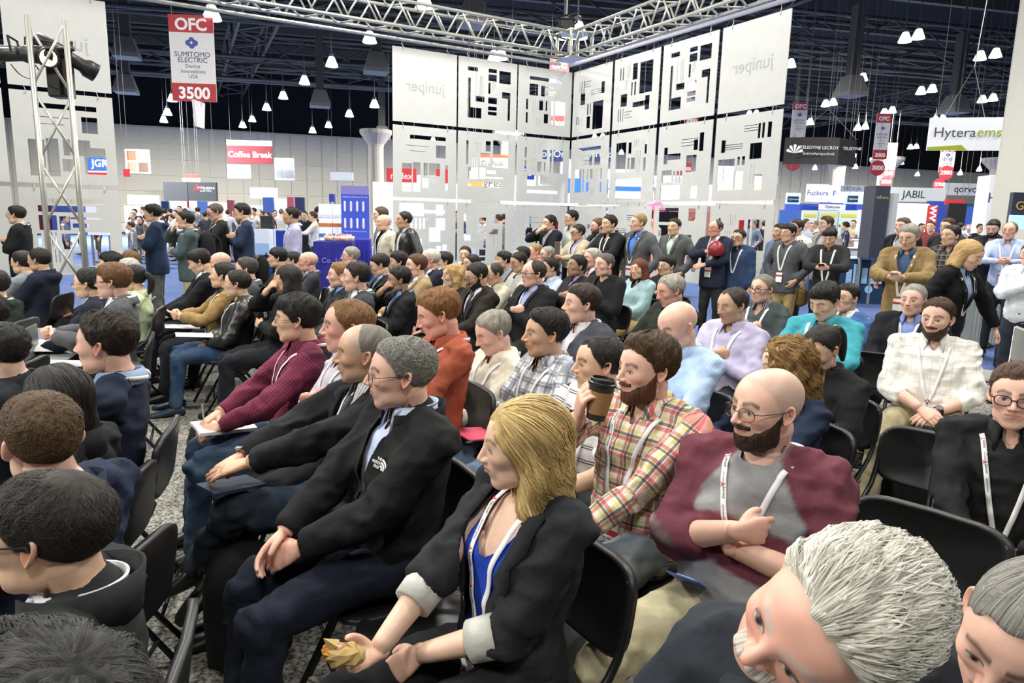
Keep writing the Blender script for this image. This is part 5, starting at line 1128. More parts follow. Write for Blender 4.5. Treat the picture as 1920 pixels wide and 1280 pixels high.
A('person in a maroon checked shirt writing on a white notepad', 557, 553, 645, yaw=206, hyaw=191, topc=('7a3048', '4a1c34'), tkind='check', hair='fringe', hairc='14110f', hT=.020, skin='asian', asian=1, glasses='wire', arms='write', lanyard=1, pants='27384f', pantk='jeans', lod=0, gid='maroon')
A('person in a red, yellow and navy plaid shirt drinking from a paper cup', 1212, 628, 757, yaw=222, hyaw=204, topc=('ece7dc', 'c4252f', '20263a', 'd9cb72'), tkind='plaid', hair='short', hairc='2a1c12', hairc2='5e4226', hT=.024, quiff=.012, skin='pink', beard=.008, beardc='4a2a16', arms=[((-.02, .38, .46), (.9, .1, -.8), (-.6, -.8, 0), 'wrap'), ((.0, .36, .06), (.9, -.2, -.4), (-.4, .2, -1), 'relax')], handdir=[(-.35, .25, .9), None], lanyard=1, ltext=1, zb=.10, name='ANDREW', bfoot='ATTENDEE', pants='82898c', pantk='jeans', lod=0, watch=1, girth=1.06, mess=.35, gid='plaid')
A('person in a grey shirt with maroon sleeves, arms folded, beside a plaid shirt', 1436, 694, 838, yaw=232, hyaw=203, topc=('8d8e90', '6a3844'), tkind='raglan', raglan=1, top_kind='tee', hair='bald', hT=.0015, hairc='4a423c', shaved=(.40, .33, .28), skin='pink', glasses='thin', beard=.007, beardc='2a1a10', arms='cross', sleeve=.72, lanyard=1, ltext=1, badge=0, zb=.20, pants='b9b192', girth=1.35, legs='wide', lod=0, collar='crew', neckc='6a3844', lean=-3, gid='raglan')
A('person with a grey suit in the corner nearest the camera, head tilted', 1548, 1002, 1330, yaw=218, hyaw=204, roll=-42, tilt=8, top_kind='jacket', topc='262b33', shirt='d7d9e2', hair='short', hairc='aaa898', hairc2='f6f3e8', hT=.030, mess=.22, skin='ruddy', moustache=.013, beardc='d6d0c4', browc=(.55, .48, .42), lod=0, nstr=5200, hlenS=.10, lift=.005, axis=(0, .9, .43), twist=.16, sw=.0014, arms='lap', zc=1.17, side=-.10, gid='white')
A('person in a dark polo with lowered chin in the lower right corner', 1915, 1055, 1330, yaw=220, hyaw=215, roll=-16, tilt=22, top_kind='shirt', topc='23262c', hair='short', hairc='45433f', hairc2='9b9992', hT=.007, mess=.08, skin='pink', lod=0, nstr=2500, hlenS=.02, lift=.001, arms='lap', gid='corner')
A('person in a black shirt with white lanyard beside an empty chair', 1905, 684, 802, yaw=238, hyaw=232, top_kind='shirt', topc='1b1c1e', hair='short', hairc='4a3626', hT=.014, skin='pink', glasses='thick', arms=[((.10, .42, .09), (.9, -.3, -.4), (0, .2, -1), 'relax'), ((.06, .44, .10), (.9, -.3, -.4), (-.2, .2, -1), 'relax')], lanyard=1, lout=1, ltext=1, zb=.08, pants='b3aa8e', lod=0, watch=1, cuff='1d1e20', sleeve=.9, wr=1.2, gid='rightblack')
A('person in a white polo with dark stripes behind the red plaid shirt', 1122, 634, 730, yaw=214, hyaw=193, topc=('e6e6e8', '2f323c'), tkind='stripe', hair='recede', hairc='15120f', hT=.012, skin='asian', asian=1, arms='lap', sleeve=.42, lanyard=1, pants='3a3d44', lod=0)
A('person in a grey and white plaid shirt with a lanyard, holding a pink brochure', 1022, 584, 668, yaw=212, hyaw=197, topc=('d5dae0', '4b5668', '7e8794', 'f4f4f4'), tkind='plaid', hair='short', hairc='14110e', hT=.018, quiff=.016, skin='tan', arms='lapclasp', lanyard=1, sleeve=.75, pants='6f87a0', pantk='jeans', lod=0, stubble=.2, legs='out')
A('person in a cream shirt writing, in front of the charcoal jacket', 925, 584, 664, yaw=212, hyaw=203, topc='e2dccb', hair='short', hairc='6a655c', hairc2='b9b3a6', hT=.012, skin='pink', arms='write', lanyard=1, tilt=22, down=1, pants='2a2d33', lod=1)
A('person in an orange button-up shirt looking down', 822, 546, 633, yaw=206, hyaw=192, topc='a4553e', hair='short', hairc='6e4a2a', hairc2='a8794a', hT=.020, skin='ruddy', arms='phone', tilt=18, down=1, lanyard=1, pants='1f5a3c', lod=0, sleeve=1, gid='orange', badge=0)
A('person in a light blue shirt with bowed head behind the plaid shirt', 1270, 568, 655, yaw=216, hyaw=206, topc=('b9d0ee', '9cbbe2'), tkind='pin', hair='none', shaved=None, skin='pink', arms='phone', tilt=20, down=1, pants='2b2e35', lod=1, girth=1.25, badge=0)
A('person in a navy cardigan, back to the camera, beside the maroon sleeves', 1472, 642, 732, yaw=196, hyaw=172, fem=1, hair='long', hairc='6b4a26', hairc2='b08a52', hlen=.16, hw=1.12, hcurl=.016, hfreq=1.5, topc='1f2940', top_kind='sweater', arms='phone', lod=0, tilt=12, nstr=1600, hlenS=.09, lift=.012, wave=.12, pants='22252b', gid='curly')
A('person in a black coat with a ponytail reading, beside a turquoise shirt', 1540, 612, 697, yaw=216, hyaw=208, fem=1, hair='short', pony=1, hairc='17120f', hT=.009, mess=.08, skin='asian', asian=1, top_kind='coat', topc='17181a', arms='phone', tilt=24, down=1, lod=1, pants='1c1d20')
A('person in a white windowpane shirt with a badge on the right', 1757, 562, 634, yaw=240, hyaw=222, topc=('eceae3', 'b9bbb8'), tkind='window', hair='short', hairc='3a2718', hT=.018, skin='pink', beard=.006, arms='lapclasp', lanyard=1, lout=1, zb=.12, sleeve=.72, pants='a59b7c', girth=1.25, lod=0, watch=1, legs='wide', tilt=2, gid='window')
# --- middle block
A('person in a turquoise shirt looking at a phone', 1546, 533, 598, yaw=226, hyaw=212, topc='46a4b4', hair='fringe', hairc='12100f', hT=.022, skin='asian', arms='phone', tilt=22, down=1, lanyard=1, badge=0, girth=1.2, gid='turq')
A('person in a blue sweater behind the turquoise shirt', 1588, 535, 583, yaw=216, hyaw=205, topc='46659c', top_kind='sweater', shirt='e3e3e3', hair='short', hairc='17120f', skin='asian', glasses='wire', arms='lap', dz=0)
A('person in a grey sweater with lanyard and glasses, arms folded', 1429, 516, 568, yaw=222, hyaw=212, topc='4a5356', top_kind='sweater', shirt=('3a3c42', 'b9bbc0'), shirtk='check', hair='short', hairc='6a625a', hairc2='a49c90', hT=.010, skin='pink', glasses='thick', arms='cross', lanyard=1, lout=1, badge=0)
A('person in a lilac shirt with eyes lowered', 1373, 540, 606, yaw=218, hyaw=204, topc='c3bddb', hair='recede', hairc='2a231d', hT=.010, skin='tan', arms='cross', tilt=10, down=1, lanyard=1, badge=0, stubble=.2, pants='2a2d33')
A('person in a dark green jacket with bowed head behind the bowed light blue shirt', 1257, 516, 574, yaw=210, hyaw=196, top_kind='coat', topc='1f2620', hair='recede', hairc='77736a', hairc2='c9c6ba', hT=.018, skin='ruddy', arms='lap', tilt=16, down=1, pants='9c8a60')
A('person in a charcoal hooded jacket over a pale shirt', 1090, 534, 607, yaw=210, hyaw=192, top_kind='coat', topc='43464f', shirt='dcdfe6', hair='short', hairc='2a1c14', hT=.014, quiff=.010, skin='pink', arms='lap', girth=1.2, hood=1, vee=((.20, 0), (.28, .03), (.42, .062), (.6, .07)))
A('person in a navy suit jacket over a light collar on the right', 1712, 534, 592, yaw=232, hyaw=222, top_kind='jacket', topc='1a1c22', shirt='7f95cc', hair='short', hairc='77746c', hairc2='bdbab0', hT=.009, skin='pink', arms='lap', girth=1.15, lanyard=1, badge=0)
A('person in a black blazer with folded arms and glasses, blue shirt', 1000, 488, 538, yaw=214, hyaw=202, top_kind='jacket', topc='1b1c20', shirt='8d9fc6', hair='balding', hairc='2e2824', hT=.010, skin='pink', glasses='thick', arms='cross', girth=1.25, pants='2e312c', lanyard=1, badge=0)
A('person in a black rain jacket with folded arms, next to a teal coat', 1133, 476, 518, yaw=222, hyaw=210, top_kind='coat', topc='1b1d1f', shirt='141414', hair='short', hairc='3c3833', hairc2='77726a', hT=.010, skin='pink', arms='cross', collar='crew', vee=((.30, 0), (.36, .04), (.45, .065), (.6, .07)), pants='2a2c30')
A('person in a pale teal coat with crossed legs', 1197, 486, 524, yaw=214, hyaw=226, fem=1, hair='long', hairc='4a2418', hairc2='8a4a34', hlen=.13, hw=1.05, hface=.046, hfh=.09, topc='9fbfc4', top_kind='coat', shirt='2f3035', arms='belly', legs='cross', pants='b9a272', skin='asian', asian=1)
A('person in a black sweater with glasses behind the teal coat', 1250, 480, 518, yaw=222, hyaw=214, topc='17191c', top_kind='sweater', hair='fringe', hairc='100e0d', hT=.020, skin='asian', glasses='wire', arms='cross')
A('person in a dark jacket and lilac collar beside a dark blazer, chin raised', 1081, 480, 519, yaw=208, hyaw=202, top_kind='coat', topc='211f1f', shirt='9a8fc0', hair='short', hairc='0f0c0a', hT=.016, mess=.5, skin='brown', arms='cross', tilt=-6)
A('person in a dark suit and red tie', 1110, 466, 504, yaw=208, hyaw=198, top_kind='jacket', topc='23222a', shirt='e6e6ea', tie='a8242e', hair='short', hairc='8a867c', hairc2='dcd8cc', hT=.014, skin='ruddy', arms='lap')
A('person in a pale blue shirt behind the black blazer with glasses', 1030, 484, 521, yaw=208, hyaw=200, topc='b6c6de', hair='short', hairc='120f0d', hT=.012, skin='tan', arms='lap')
A('person in a grey fleece, arms down', 944, 472, 504, yaw=205, hyaw=196, topc='7f8286', top_kind='sweater', hair='fringe', hairc='12100f', hT=.018, skin='asian', arms='lap')
A('person in a pale sweater and glasses next to the grey fleece', 972, 474, 510, yaw=205, hyaw=206, topc='b5b3ae', top_kind='sweater', hair='short', hairc='15110e', skin='tan', glasses='thin', tilt=14, down=1, arms='lap')
A('person in a dark top behind the pale sweater', 978, 464, 496, yaw=205, topc='2c2f36', hair='short', hairc='15110e', skin='tan', arms='lap')
A('person in a pink shirt left of the raised phone', 1003, 457, 488, yaw=204, hyaw=198, topc='d4b6b6', hair='short', hairc='86663f', hairc2='bf9d72', hT=.010, skin='ruddy', arms='lap')
A('person in a dark vest looking towards the raised phone', 1026, 462, 494, yaw=204, hyaw=198, topc='3a3d44', hair='short', hairc='807c74', hairc2='bdb8ae', hT=.008, skin='pink', arms='lap', glasses='thin')
A('person in a red shirt, half hidden by the black rain jacket', 1160, 480, 512, yaw=212, hyaw=212, topc='a4282f', hair='recede', hairc='b5b0a5', hairc2='d9d5cc', hT=.008, skin='ruddy', arms='chin')
A('person in a beige shirt eating, behind the brown suit', 926, 498, 531, yaw=212, hyaw=206, topc='b9b3a4', hair='balding', hairc='2a2420', hT=.010, skin='tan', glasses='thin', tilt=16, down=1, arms='phone')
A('person in a dark brown suit and navy tie looking down', 893, 494, 541, yaw=212, hyaw=204, top_kind='jacket', topc='2c2624', shirt='dfe3ea', tie='1c2440', hair='recede', hairc='17120f', hT=.012, skin='tan', glasses='thick', tilt=20, down=1, arms='lap', lanyard=1, beard=.003, pants='33352f')
A('person in a grey jacket beside the brown suit, half hidden', 884, 478, 512, yaw=206, topc='4d4f55', top_kind='coat', hair='short', hairc='1b1613', skin='asian', arms='lap')
A('person in a white shirt turned to the camera, in the last seated rows', 872, 463, 493, yaw=240, hyaw=258, topc='dadde2', hair='short', hairc='15110f', skin='asian', arms='lap')
A('person in a black coat beside the tan blazer, long loose collar', 850, 494, 541, yaw=205, hyaw=194, fem=1, hair='long', hairc='8f6a3c', hairc2='d9b47a', hlen=.15, hcurl=.012, hw=1.05, top_kind='coat', topc='1c1d20', arms='lap', glasses='wire')
A('person in a pale shirt and glasses behind the black coat', 832, 473, 508, yaw=205, hyaw=198, topc='c9ccd4', hair='fringe', hairc='12100e', skin='asian', asian=1, glasses='wire', arms='lap')
A('person in a navy suit behind the tan blazer', 806, 467, 506, yaw=205, hyaw=196, top_kind='jacket', topc='1d2230', shirt='dfe2ea', hair='balding', hairc='b9b6ac', hairc2='e6e4dc', hT=.014, skin='ruddy', arms='lap')
A('person in a tan blazer', 780, 478, 520, yaw=208, hyaw=200, top_kind='jacket', topc='a08a66', shirt='d9dce4', hair='short', hairc='4a2f1c', hT=.016, skin='pink', arms='lap')
A('person in a black jacket with hand raised to the mouth', 748, 502, 548, yaw=205, hyaw=194, top_kind='jacket', topc='1e2024', shirt='6f86b4', hair='short', hairc='100d0b', hT=.018, skin='brown', arms='chin', lanyard=1, badge=0, pants='8f8a66', tilt=6)
A('person in dark grey with glasses behind the hand-to-mouth person', 746, 473, 510, yaw=206, hyaw=200, topc='33363c', top_kind='sweater', hair='fringe', hairc='100e0d', hT=.024, skin='asian', asian=1, glasses='wire', arms='lap')
A('person in a black suit and blue shirt, looking down, with glasses', 712, 477, 518, yaw=204, hyaw=192, top_kind='jacket', topc='17181b', shirt='9db4d4', hair='short', hairc='15120f', hT=.014, skin='asian', glasses='wire', tilt=18, down=1, arms='lap')
A('person in a green top behind the black suit, mostly hidden', 720, 469, 500, yaw=204, topc='3f6a4c', hair='short', hairc='15120f', skin='asian', arms='lap')
A('person in a dark grey jacket with a green lanyard', 667, 493, 547, yaw=204, hyaw=190, top_kind='jacket', topc='3a3e42', shirt='e2ebea', hair='short', hairc='201a16', hT=.016, quiff=.006, skin='pink', arms='lap', lanyard='3fa392', lout=1, badge=0)
A('person in a black coat and blue scarf beside the green lanyard', 637, 493, 540, yaw=204, hyaw=194, top_kind='coat', topc='1c1d21', shirt='6d88bb', hair='short', hairc='6b4a2c', hairc2='a97f50', hT=.012, skin='pink', arms='lap')
A('person in a pale jacket with glasses near the blue draped table', 657, 464, 498, yaw=206, hyaw=196, topc='9a9b96', top_kind='coat', hair='short', hairc='76726a', hairc2='b5b1a6', hT=.018, skin='pink', glasses='wire', arms='lap')
A('person in a dark grey suit with glasses, upright', 577, 473, 509, yaw=204, hyaw=194, top_kind='jacket', topc='35383d', shirt='a9adb4', hair='bald', hT=.002, shaved=(.5, .38, .3), hairc='6b5040', skin='ruddy', glasses='wire', arms='lap')
A('person in a white shirt with glasses beside the upright grey suit', 548, 472, 506, yaw=204, hyaw=192, topc='dfe1e6', hair='short', hairc='17130f', hT=.012, skin='asian', glasses='thick', arms='lap')
A('person in a black coat with hand at the chin before the upright grey suit', 537, 498, 548, yaw=204, hyaw=190, fem=1, hair='long', hairc='120f0e', hairc2='3a302a', hlen=.12, hw=.98, hface=.05, hfh=.10, top_kind='coat', topc='1a1b1e', skin='asian', asian=1, glasses='wire', arms='chin')
A('person in a black hooded top beside the standing lilac shirt', 520, 466, 502, yaw=204, hyaw=194, topc='1d1f24', top_kind='sweater', hair='fringe', hairc='0f0d0c', hT=.024, skin='asian', arms='lap')
# --- left block
A('person in a navy sweater with white lanyard, brightly lit face, left aisle seat', 198, 588, 704, yaw=196, hyaw=184, topc='1c2438', top_kind='sweater', shirt='8fa3c0', hair='short', hairc='21170f', hT=.022, mess=.45, skin='pink', arms='phone', lanyard=1, lout=1, badge=0, lod=0, ltext=1, gid='navyleft')
A('person in a grey blazer with glasses holding papers', 212, 496, 560, yaw=204, hyaw=190, top_kind='jacket', topc='53555a', shirt='e4e4e8', hair='fringe', hairc='4a3220', hairc2='86603c', hT=.018, skin='pink', glasses='thick', arms='phone')
A('person in a navy suit with an open magazine', 166, 504, 561, yaw=204, hyaw=188, top_kind='jacket', topc='1e2430', shirt='9fb3c6', hair='short', hairc='12100e', hT=.016, skin='asian', asian=1, glasses='thin', arms='lap')
A('person in a dark top behind the open magazine', 206, 473, 515, yaw=200, topc='26282c', hair='fringe', hairc='0f0d0c', skin='asian', arms='lap')
A('person in a brown top beside the floor truss', 242, 469, 508, yaw=196, hyaw=180, topc='5a4d40', hair='balding', hairc='5a4428', skin='ruddy', arms='lap')
A('person in a white scarf behind the grey blazer', 240, 487, 528, yaw=200, hyaw=184, topc='dfe0da', fem=1, hair='short', hairc='9a978e', hairc2='d4d1c6', hT=.02, arms='lap')
A('person in a pale green top behind the grey blazer', 250, 500, 545, yaw=196, hyaw=178, fem=1, hair='short', pony=1, hairc='12100e', topc='c4d3ae', arms='lap', skin='asian')
A('person in a grey polo, seen from behind, left of the floor truss', 41, 472, 514, yaw=186, hyaw=176, topc='848b90', hair='short', hairc='12100e', hT=.018, skin='asian', glasses='wire', arms='lap')
A('person in a navy hooded jacket left of the floor truss', 73, 467, 509, yaw=188, hyaw=178, topc='1c2232', top_kind='coat', hood=1, hair='short', hairc='15110e', hT=.014, skin='tan', glasses='thin', arms='lap')
A('person in a dark blazer and white collar, cut by the left edge', -14, 512, 560, yaw=190, top_kind='jacket', topc='25302c', shirt='e2e2e2', hair='short', hairc='15110e', arms='lap')
A('person in a dark green jumper at the left edge, front of the blazer', -26, 560, 622, yaw=190, topc='22302e', top_kind='sweater', hair='short', hairc='15110e', arms='lap')
A('person in a black suit with papers, head bowed, aisle row', 374, 468, 514, yaw=206, hyaw=196, top_kind='jacket', topc='1b1c20', shirt='e6e6ea', hair='fringe', hairc='100e0d', hT=.018, skin='asian', arms='lap', tilt=22, down=1, gid='paperman')
A('person in a black suit with cream trousers and folder', 412, 473, 514, yaw=206, hyaw=196, top_kind='jacket', topc='1d1e22', shirt='dfe0e4', hair='bald', hT=.0015, shaved=(.5, .36, .27), hairc='5a4030', skin='ruddy', arms='knee', pants='c9c2a4', legs='cross', tilt=6)
A('person in a tan jacket with a badge looking up', 417, 495, 540, yaw=206, hyaw=186, top_kind='coat', topc='94794c', shirt='2a2c32', hair='short', hairc='12100e', hT=.014, skin='asian', asian=1, arms='phone', lanyard=1, lout=1, zb=.12, tilt=-6, gid='tanjk')
A('person in a black leather jacket and jeans', 444, 508, 556, yaw=204, hyaw=190, top_kind='coat', topc='1c1d1f', tkind='leather', shirt='1a1a1c', hair='recede', hairc='17130f', hT=.012, skin='asian', asian=1, glasses='wire', arms='lapclasp', pants='2c4566', pantk='jeans', lanyard=1, badge=0, lout=1, shoec='2a3b50', gid='leather', collar='crew')
A('person in a grey suit behind the leather jacket', 461, 483, 528, yaw=204, hyaw=192, top_kind='jacket', topc='4d5257', shirt='c9ccd2', hair='short', hairc='1f1b18', hairc2='5c5852', hT=.012, skin='pink', arms='lap')
# --- foreground left, seen from behind
A('person in a navy suit seen from behind, left foreground', 78, 748, 905, yaw=176, hyaw=142, top_kind='coat', topc='202a40', nolapel=1, hair='short', hairc='3a2a1a', hairc2='6b5236', hT=.014, skin='pink', arms='lap', lod=0, nstr=4200, hlenS=.030, lift=.003, mess=.2, gid='f1')
A('person in a black suit seen from behind, left foreground', 104, 690, 815, yaw=186, hyaw=158, top_kind='coat', topc='1c1e22', hair='long', hairc='110f0f', hairc2='332e2c', hlen=.12, hw=1.0, hface=.06, lod=0, arms='lap', nstr=1500, fem=1, hlenS=.10, lift=.004, wave=.02, hcurl=.003)
A('person in a dark zip jacket with tall collar, cut by the left edge', 92, 892, 1105, yaw=196, hyaw=184, top_kind='coat', topc='2a2d2e', shirt='d9dce0', shirtk='plain', hair='recede', hairc='100e0d', hairc2='38332d', hT=.014, crown=.75, skin='asian', glasses='thick', arms='lap', lod=0, nstr=4200, hlenS=.045, lift=.003, mess=.12, standc=1, standh=.05, gid='f3')
A('person in the lower left corner in a dark sweater, closest to the camera', 40, 1200, 1690, yaw=190, hyaw=170, topc='262b2c', top_kind='sweater', hair='short', hairc='0d0c0b', hairc2='3a3a36', hT=.020, lod=0, arms='lap', nstr=3500, hlenS=.05, lift=.006, crown=.5, zc=1.17)
A('person in a dark jacket by the left edge, third row', 4, 620, 700, yaw=190, hyaw=170, topc='1d2126', top_kind='coat', hair='short', hairc='12100e', arms='lap', dz=-.02)
# --- standing
def S(label, px, top, chin, **k): A(label, px, top, chin, pose='stand', **k)
S('standing person in a black suit and white lanyard at the left edge', 30, 386, 421, yaw=200, hyaw=186, top_kind='jacket', topc='1a1c1f', shirt='c6cce0', tie='2c3350', hair='short', hairc='12100e', hT=.014, skin='asian', glasses='thin', arms='cross', lanyard=1, badge=0, lout=1)
S('standing person in a navy hooded top over a light blue shirt', 286, 384, 417, yaw=200, hyaw=190, top_kind='coat', topc='20304c', shirt='c4d6ea', hair='fringe', hairc='120f0d', hT=.02, skin='asian', arms='cross', pants='5a5c5a', hood=1, vee=((-.1, 0), (.0, .06), (.40, .07), (.6, .07)))
S('standing person with a backpack, hand on chin, khaki trousers', 347, 396, 431, yaw=205, hyaw=196, topc='4a5a5e', top_kind='coat', shirt='5a5c60', hair='short', hairc='120f0d', skin='asian', glasses='thin', arms='chin', pants='b3a47c', lanyard=1, lout=1)
S('standing person in a black sweater reading a tablet', 403, 382, 414, yaw=212, hyaw=216, topc='1f2624', top_kind='sweater', hair='recede', hairc='4a4038', skin='pink', glasses='thick', arms='phone', tilt=18, down=1, lanyard=1, girth=1.2, badge=0)
S('standing person in a navy pullover with folded arms', 453, 382, 414, yaw=205, hyaw=196, topc='25324c', top_kind='sweater', hair='fringe', hairc='12100e', skin='asian', glasses='thin', arms='cross', lanyard=1, lout=1, girth=1.15)
S('standing person in a lilac shirt with a shoulder strap', 545, 389, 421, yaw=205, hyaw=194, topc='b3b1d8', hair='short', hairc='120f0d', hT=.014, skin='tan', arms='down', lanyard=1, lout=1, stubble=.3)
S('standing person in a cream jacket with a badge', 719, 402, 434, yaw=214, hyaw=206, topc='cfcbb8', top_kind='coat', shirt='33363e', hair='bald', hT=.001, shaved=(.5, .4, .33), hairc='6b5a4c', skin='pink', arms='pockets', lanyard=1, lout=1, vee=((-.1, 0), (.0, .05), (.40, .06), (.6, .07)))
S('standing person in a black leather jacket, white shirt', 757, 397, 430, yaw=214, hyaw=204, topc='1d1e20', tkind='leather', top_kind='coat', shirt='d3d4d8', hair='short', hairc='15120f', hT=.010, skin='tan', arms='pockets', vee=((-.1, 0), (.0, .05), (.40, .06), (.6, .07)))
S('standing person in grey behind the cream jacket', 713, 389, 419, yaw=200, topc='6a6e74', hair='short', hairc='4a3a2a', arms='down')
S('standing person in a black suit, hand over the mouth', 1030, 404, 433, yaw=212, hyaw=202, top_kind='jacket', topc='1b1d24', shirt='c9ccd8', hair='short', hairc='12100e', skin='asian', glasses='thin', arms='chin')
S('standing person in a pale grey shirt in front of the hanging screens', 1071, 395, 424, yaw=206, hyaw=196, topc='c3c8c6', hair='short', hairc='15120f', skin='asian', arms='pockets', glasses='wire')
S('standing person in a beige jacket over a lavender shirt', 1083, 421, 452, yaw=210, hyaw=202, top_kind='coat', topc='b5aa90', shirt='b5a6d0', hair='short', hairc='2a2420', skin='tan', glasses='thick', arms='phone', lanyard=1, lout=1, vee=((-.1, 0), (.0, .05), (.40, .06), (.6, .07)))
S('standing person in a dark blazer and pale shirt, glasses', 1120, 410, 440, yaw=210, hyaw=198, top_kind='jacket', topc='25272c', shirt='b9c4d6', hair='short', hairc='5c4126', hT=.022, skin='pink', glasses='thin', arms='lap', beard=.004)
S('standing person in a black zip jacket with a backpack', 1142, 404, 438, yaw=214, hyaw=208, topc='1a1c1f', top_kind='coat', hair='short', hairc='100e0d', skin='asian', arms='phone', lanyard=1, badge=0)
S('standing person in a grey suit and bright blue shirt with badge', 1196, 401, 436, yaw=216, hyaw=202, top_kind='jacket', topc='5a5c60', shirt='4f7fd4', hair='short', hairc='8a744c', hairc2='c4ad80', hT=.018, skin='pink', arms='pockets', lanyard=1, lout=1, zb=.10)
S('standing person in a grey blazer and mint shirt', 1264, 410, 442, yaw=222, hyaw=226, top_kind='jacket', topc='5c5f61', shirt='c9dad2', hair='short', hairc='14110f', hT=.016, skin='asian', arms='pockets')
S('standing person in a navy jacket holding a red helmet', 1341, 412, 445, yaw=226, hyaw=214, top_kind='coat', topc='232a3c', shirt='dfe0e6', hair='balding', hairc='3a3430', skin='ruddy', glasses='thin', arms=[((-.02, .24, .30), (.8, .2, -.6), (-.3, -.8, 0), 'relax'), ((.0, .26, .12), (.8, .0, -.6), (0, -.8, -.3), 'relax')], lanyard=1, pants='2e3032', vee=((-.1, 0), (.0, .05), (.40, .06), (.6, .07)), gid='helmet')
S('standing person in a quilted navy vest', 1385, 430, 463, yaw=228, hyaw=222, topc=('33476b', '26344f'), tkind='quilt', top_kind='coat', shirt='1c1e26', hair='short', hairc='14110f', skin='asian', glasses='thick', arms='down', lanyard=1, lout=1, badge=0, pants='3a3a34', girth=1.1)
S('standing person in a grey hooded top and khaki trousers', 1478, 420, 454, yaw=216, hyaw=206, topc='54585c', top_kind='coat', hood=1, shirt='33373c', collar='crew', hair='fringe', hairc='120f0d', skin='asian', glasses='thin', arms='pockets', pants='b39c6c', lanyard=1, lout=1)
S('standing person in a black jacket looking at a phone, brown bag at the hip', 1556, 427, 463, yaw=236, hyaw=232, topc='2a2d2e', top_kind='coat', shirt='3b2a2a', hair='fringe', hairc='100e0d', skin='asian', arms='phone', tilt=24, down=1, lanyard=1, lout=1, zb=-.02, pants='23262a')
S('standing person in a blue grey shirt behind the grey hooded top', 1461, 420, 452, yaw=210, topc='6b7a96', hair='short', hairc='15120f', arms='down', skin='tan')
S('standing person in a pale grey suit behind the black jacket', 1548, 406, 436, yaw=200, hyaw=190, top_kind='jacket', topc='a9a69c', shirt='d8d8d8', hair='short', hairc='3a2c20', arms='down')
S('standing person in a white shirt behind the grey hooded top', 1492, 412, 444, yaw=206, topc='dcdcd8', hair='short', hairc='2a2018', arms='down', skin='tan')
S('standing person in a tan corduroy jacket looking at a phone', 1704, 422, 468, yaw=228, hyaw=220, top_kind='jacket', topc='8c7650', shirt='3f5878', hair='short', hairc='77756e', hairc2='b9b7ae', hT=.018, skin='asian', glasses='wire', arms='phone', tilt=16, down=1, lanyard=1, zb=.02, lout=1, pants='b9b09a', lod=1, gid='tanjacket')
S('standing person in a black blazer leaning over the chairs, with lanyard', 1818, 450, 507, yaw=296, hyaw=300, fem=1, hair='long', hairc='a8814c', hairc2='e0bf86', hlen=.11, hw=1.0, top_kind='jacket', topc='17181b', shirt='9fb4d8', arms=[((.22, .10, .02), (1, -.5, 0), (-1, 0, 0), 'relax'), ((.42, .30, -.10), (1, .2, -.2), (0, 0, -1), 'relax')], tilt=24, down=1, lanyard=1, lout=1, badge=0, lod=1, lean=12, ft=1)
S('standing person in a dark suit with black shoes behind the tan jacket', 1692, 409, 441, yaw=214, hyaw=204, top_kind='jacket', topc='1c1d20', shirt='a9aeb6', hair='short', hairc='4a4038', arms='down', skin='pink', lanyard=1)
S('standing person in a dark plaid shirt beside the tan jacket', 1782, 423, 462, yaw=216, hyaw=200, topc=('3a3634', '15151a', '8a8480', '55504c'), tkind='plaid', hair='short', hairc='15110e', hT=.016, skin='tan', arms='down')
S('standing person in a charcoal jacket behind the dark plaid shirt', 1776, 410, 442, yaw=210, topc='2a2b30', top_kind='coat', hair='short', hairc='3a2c22', glasses='thin', arms='down')
S('standing person in a black jacket, head bowed, right side', 1862, 413, 444, yaw=226, topc='25272b', top_kind='coat', hair='short', hairc='1a1512', beard=.006, tilt=18, down=1, arms='phone', skin='pink')
S('standing person in a blue checked shirt with a strap', 1893, 416, 450, yaw=232, hyaw=222, topc=('c3d0ea', '6d86bc'), tkind='check', hair='balding', hairc='6b5a48', skin='ruddy', glasses='wire', arms='phone', lanyard=1)
S('standing person in a white shirt with folded arms, cut by the right edge', 1932, 455, 502, yaw=226, topc='dfe6f0', hair='short', hairc='3a2c22', arms='cross', skin='pink', pants='2a303c')
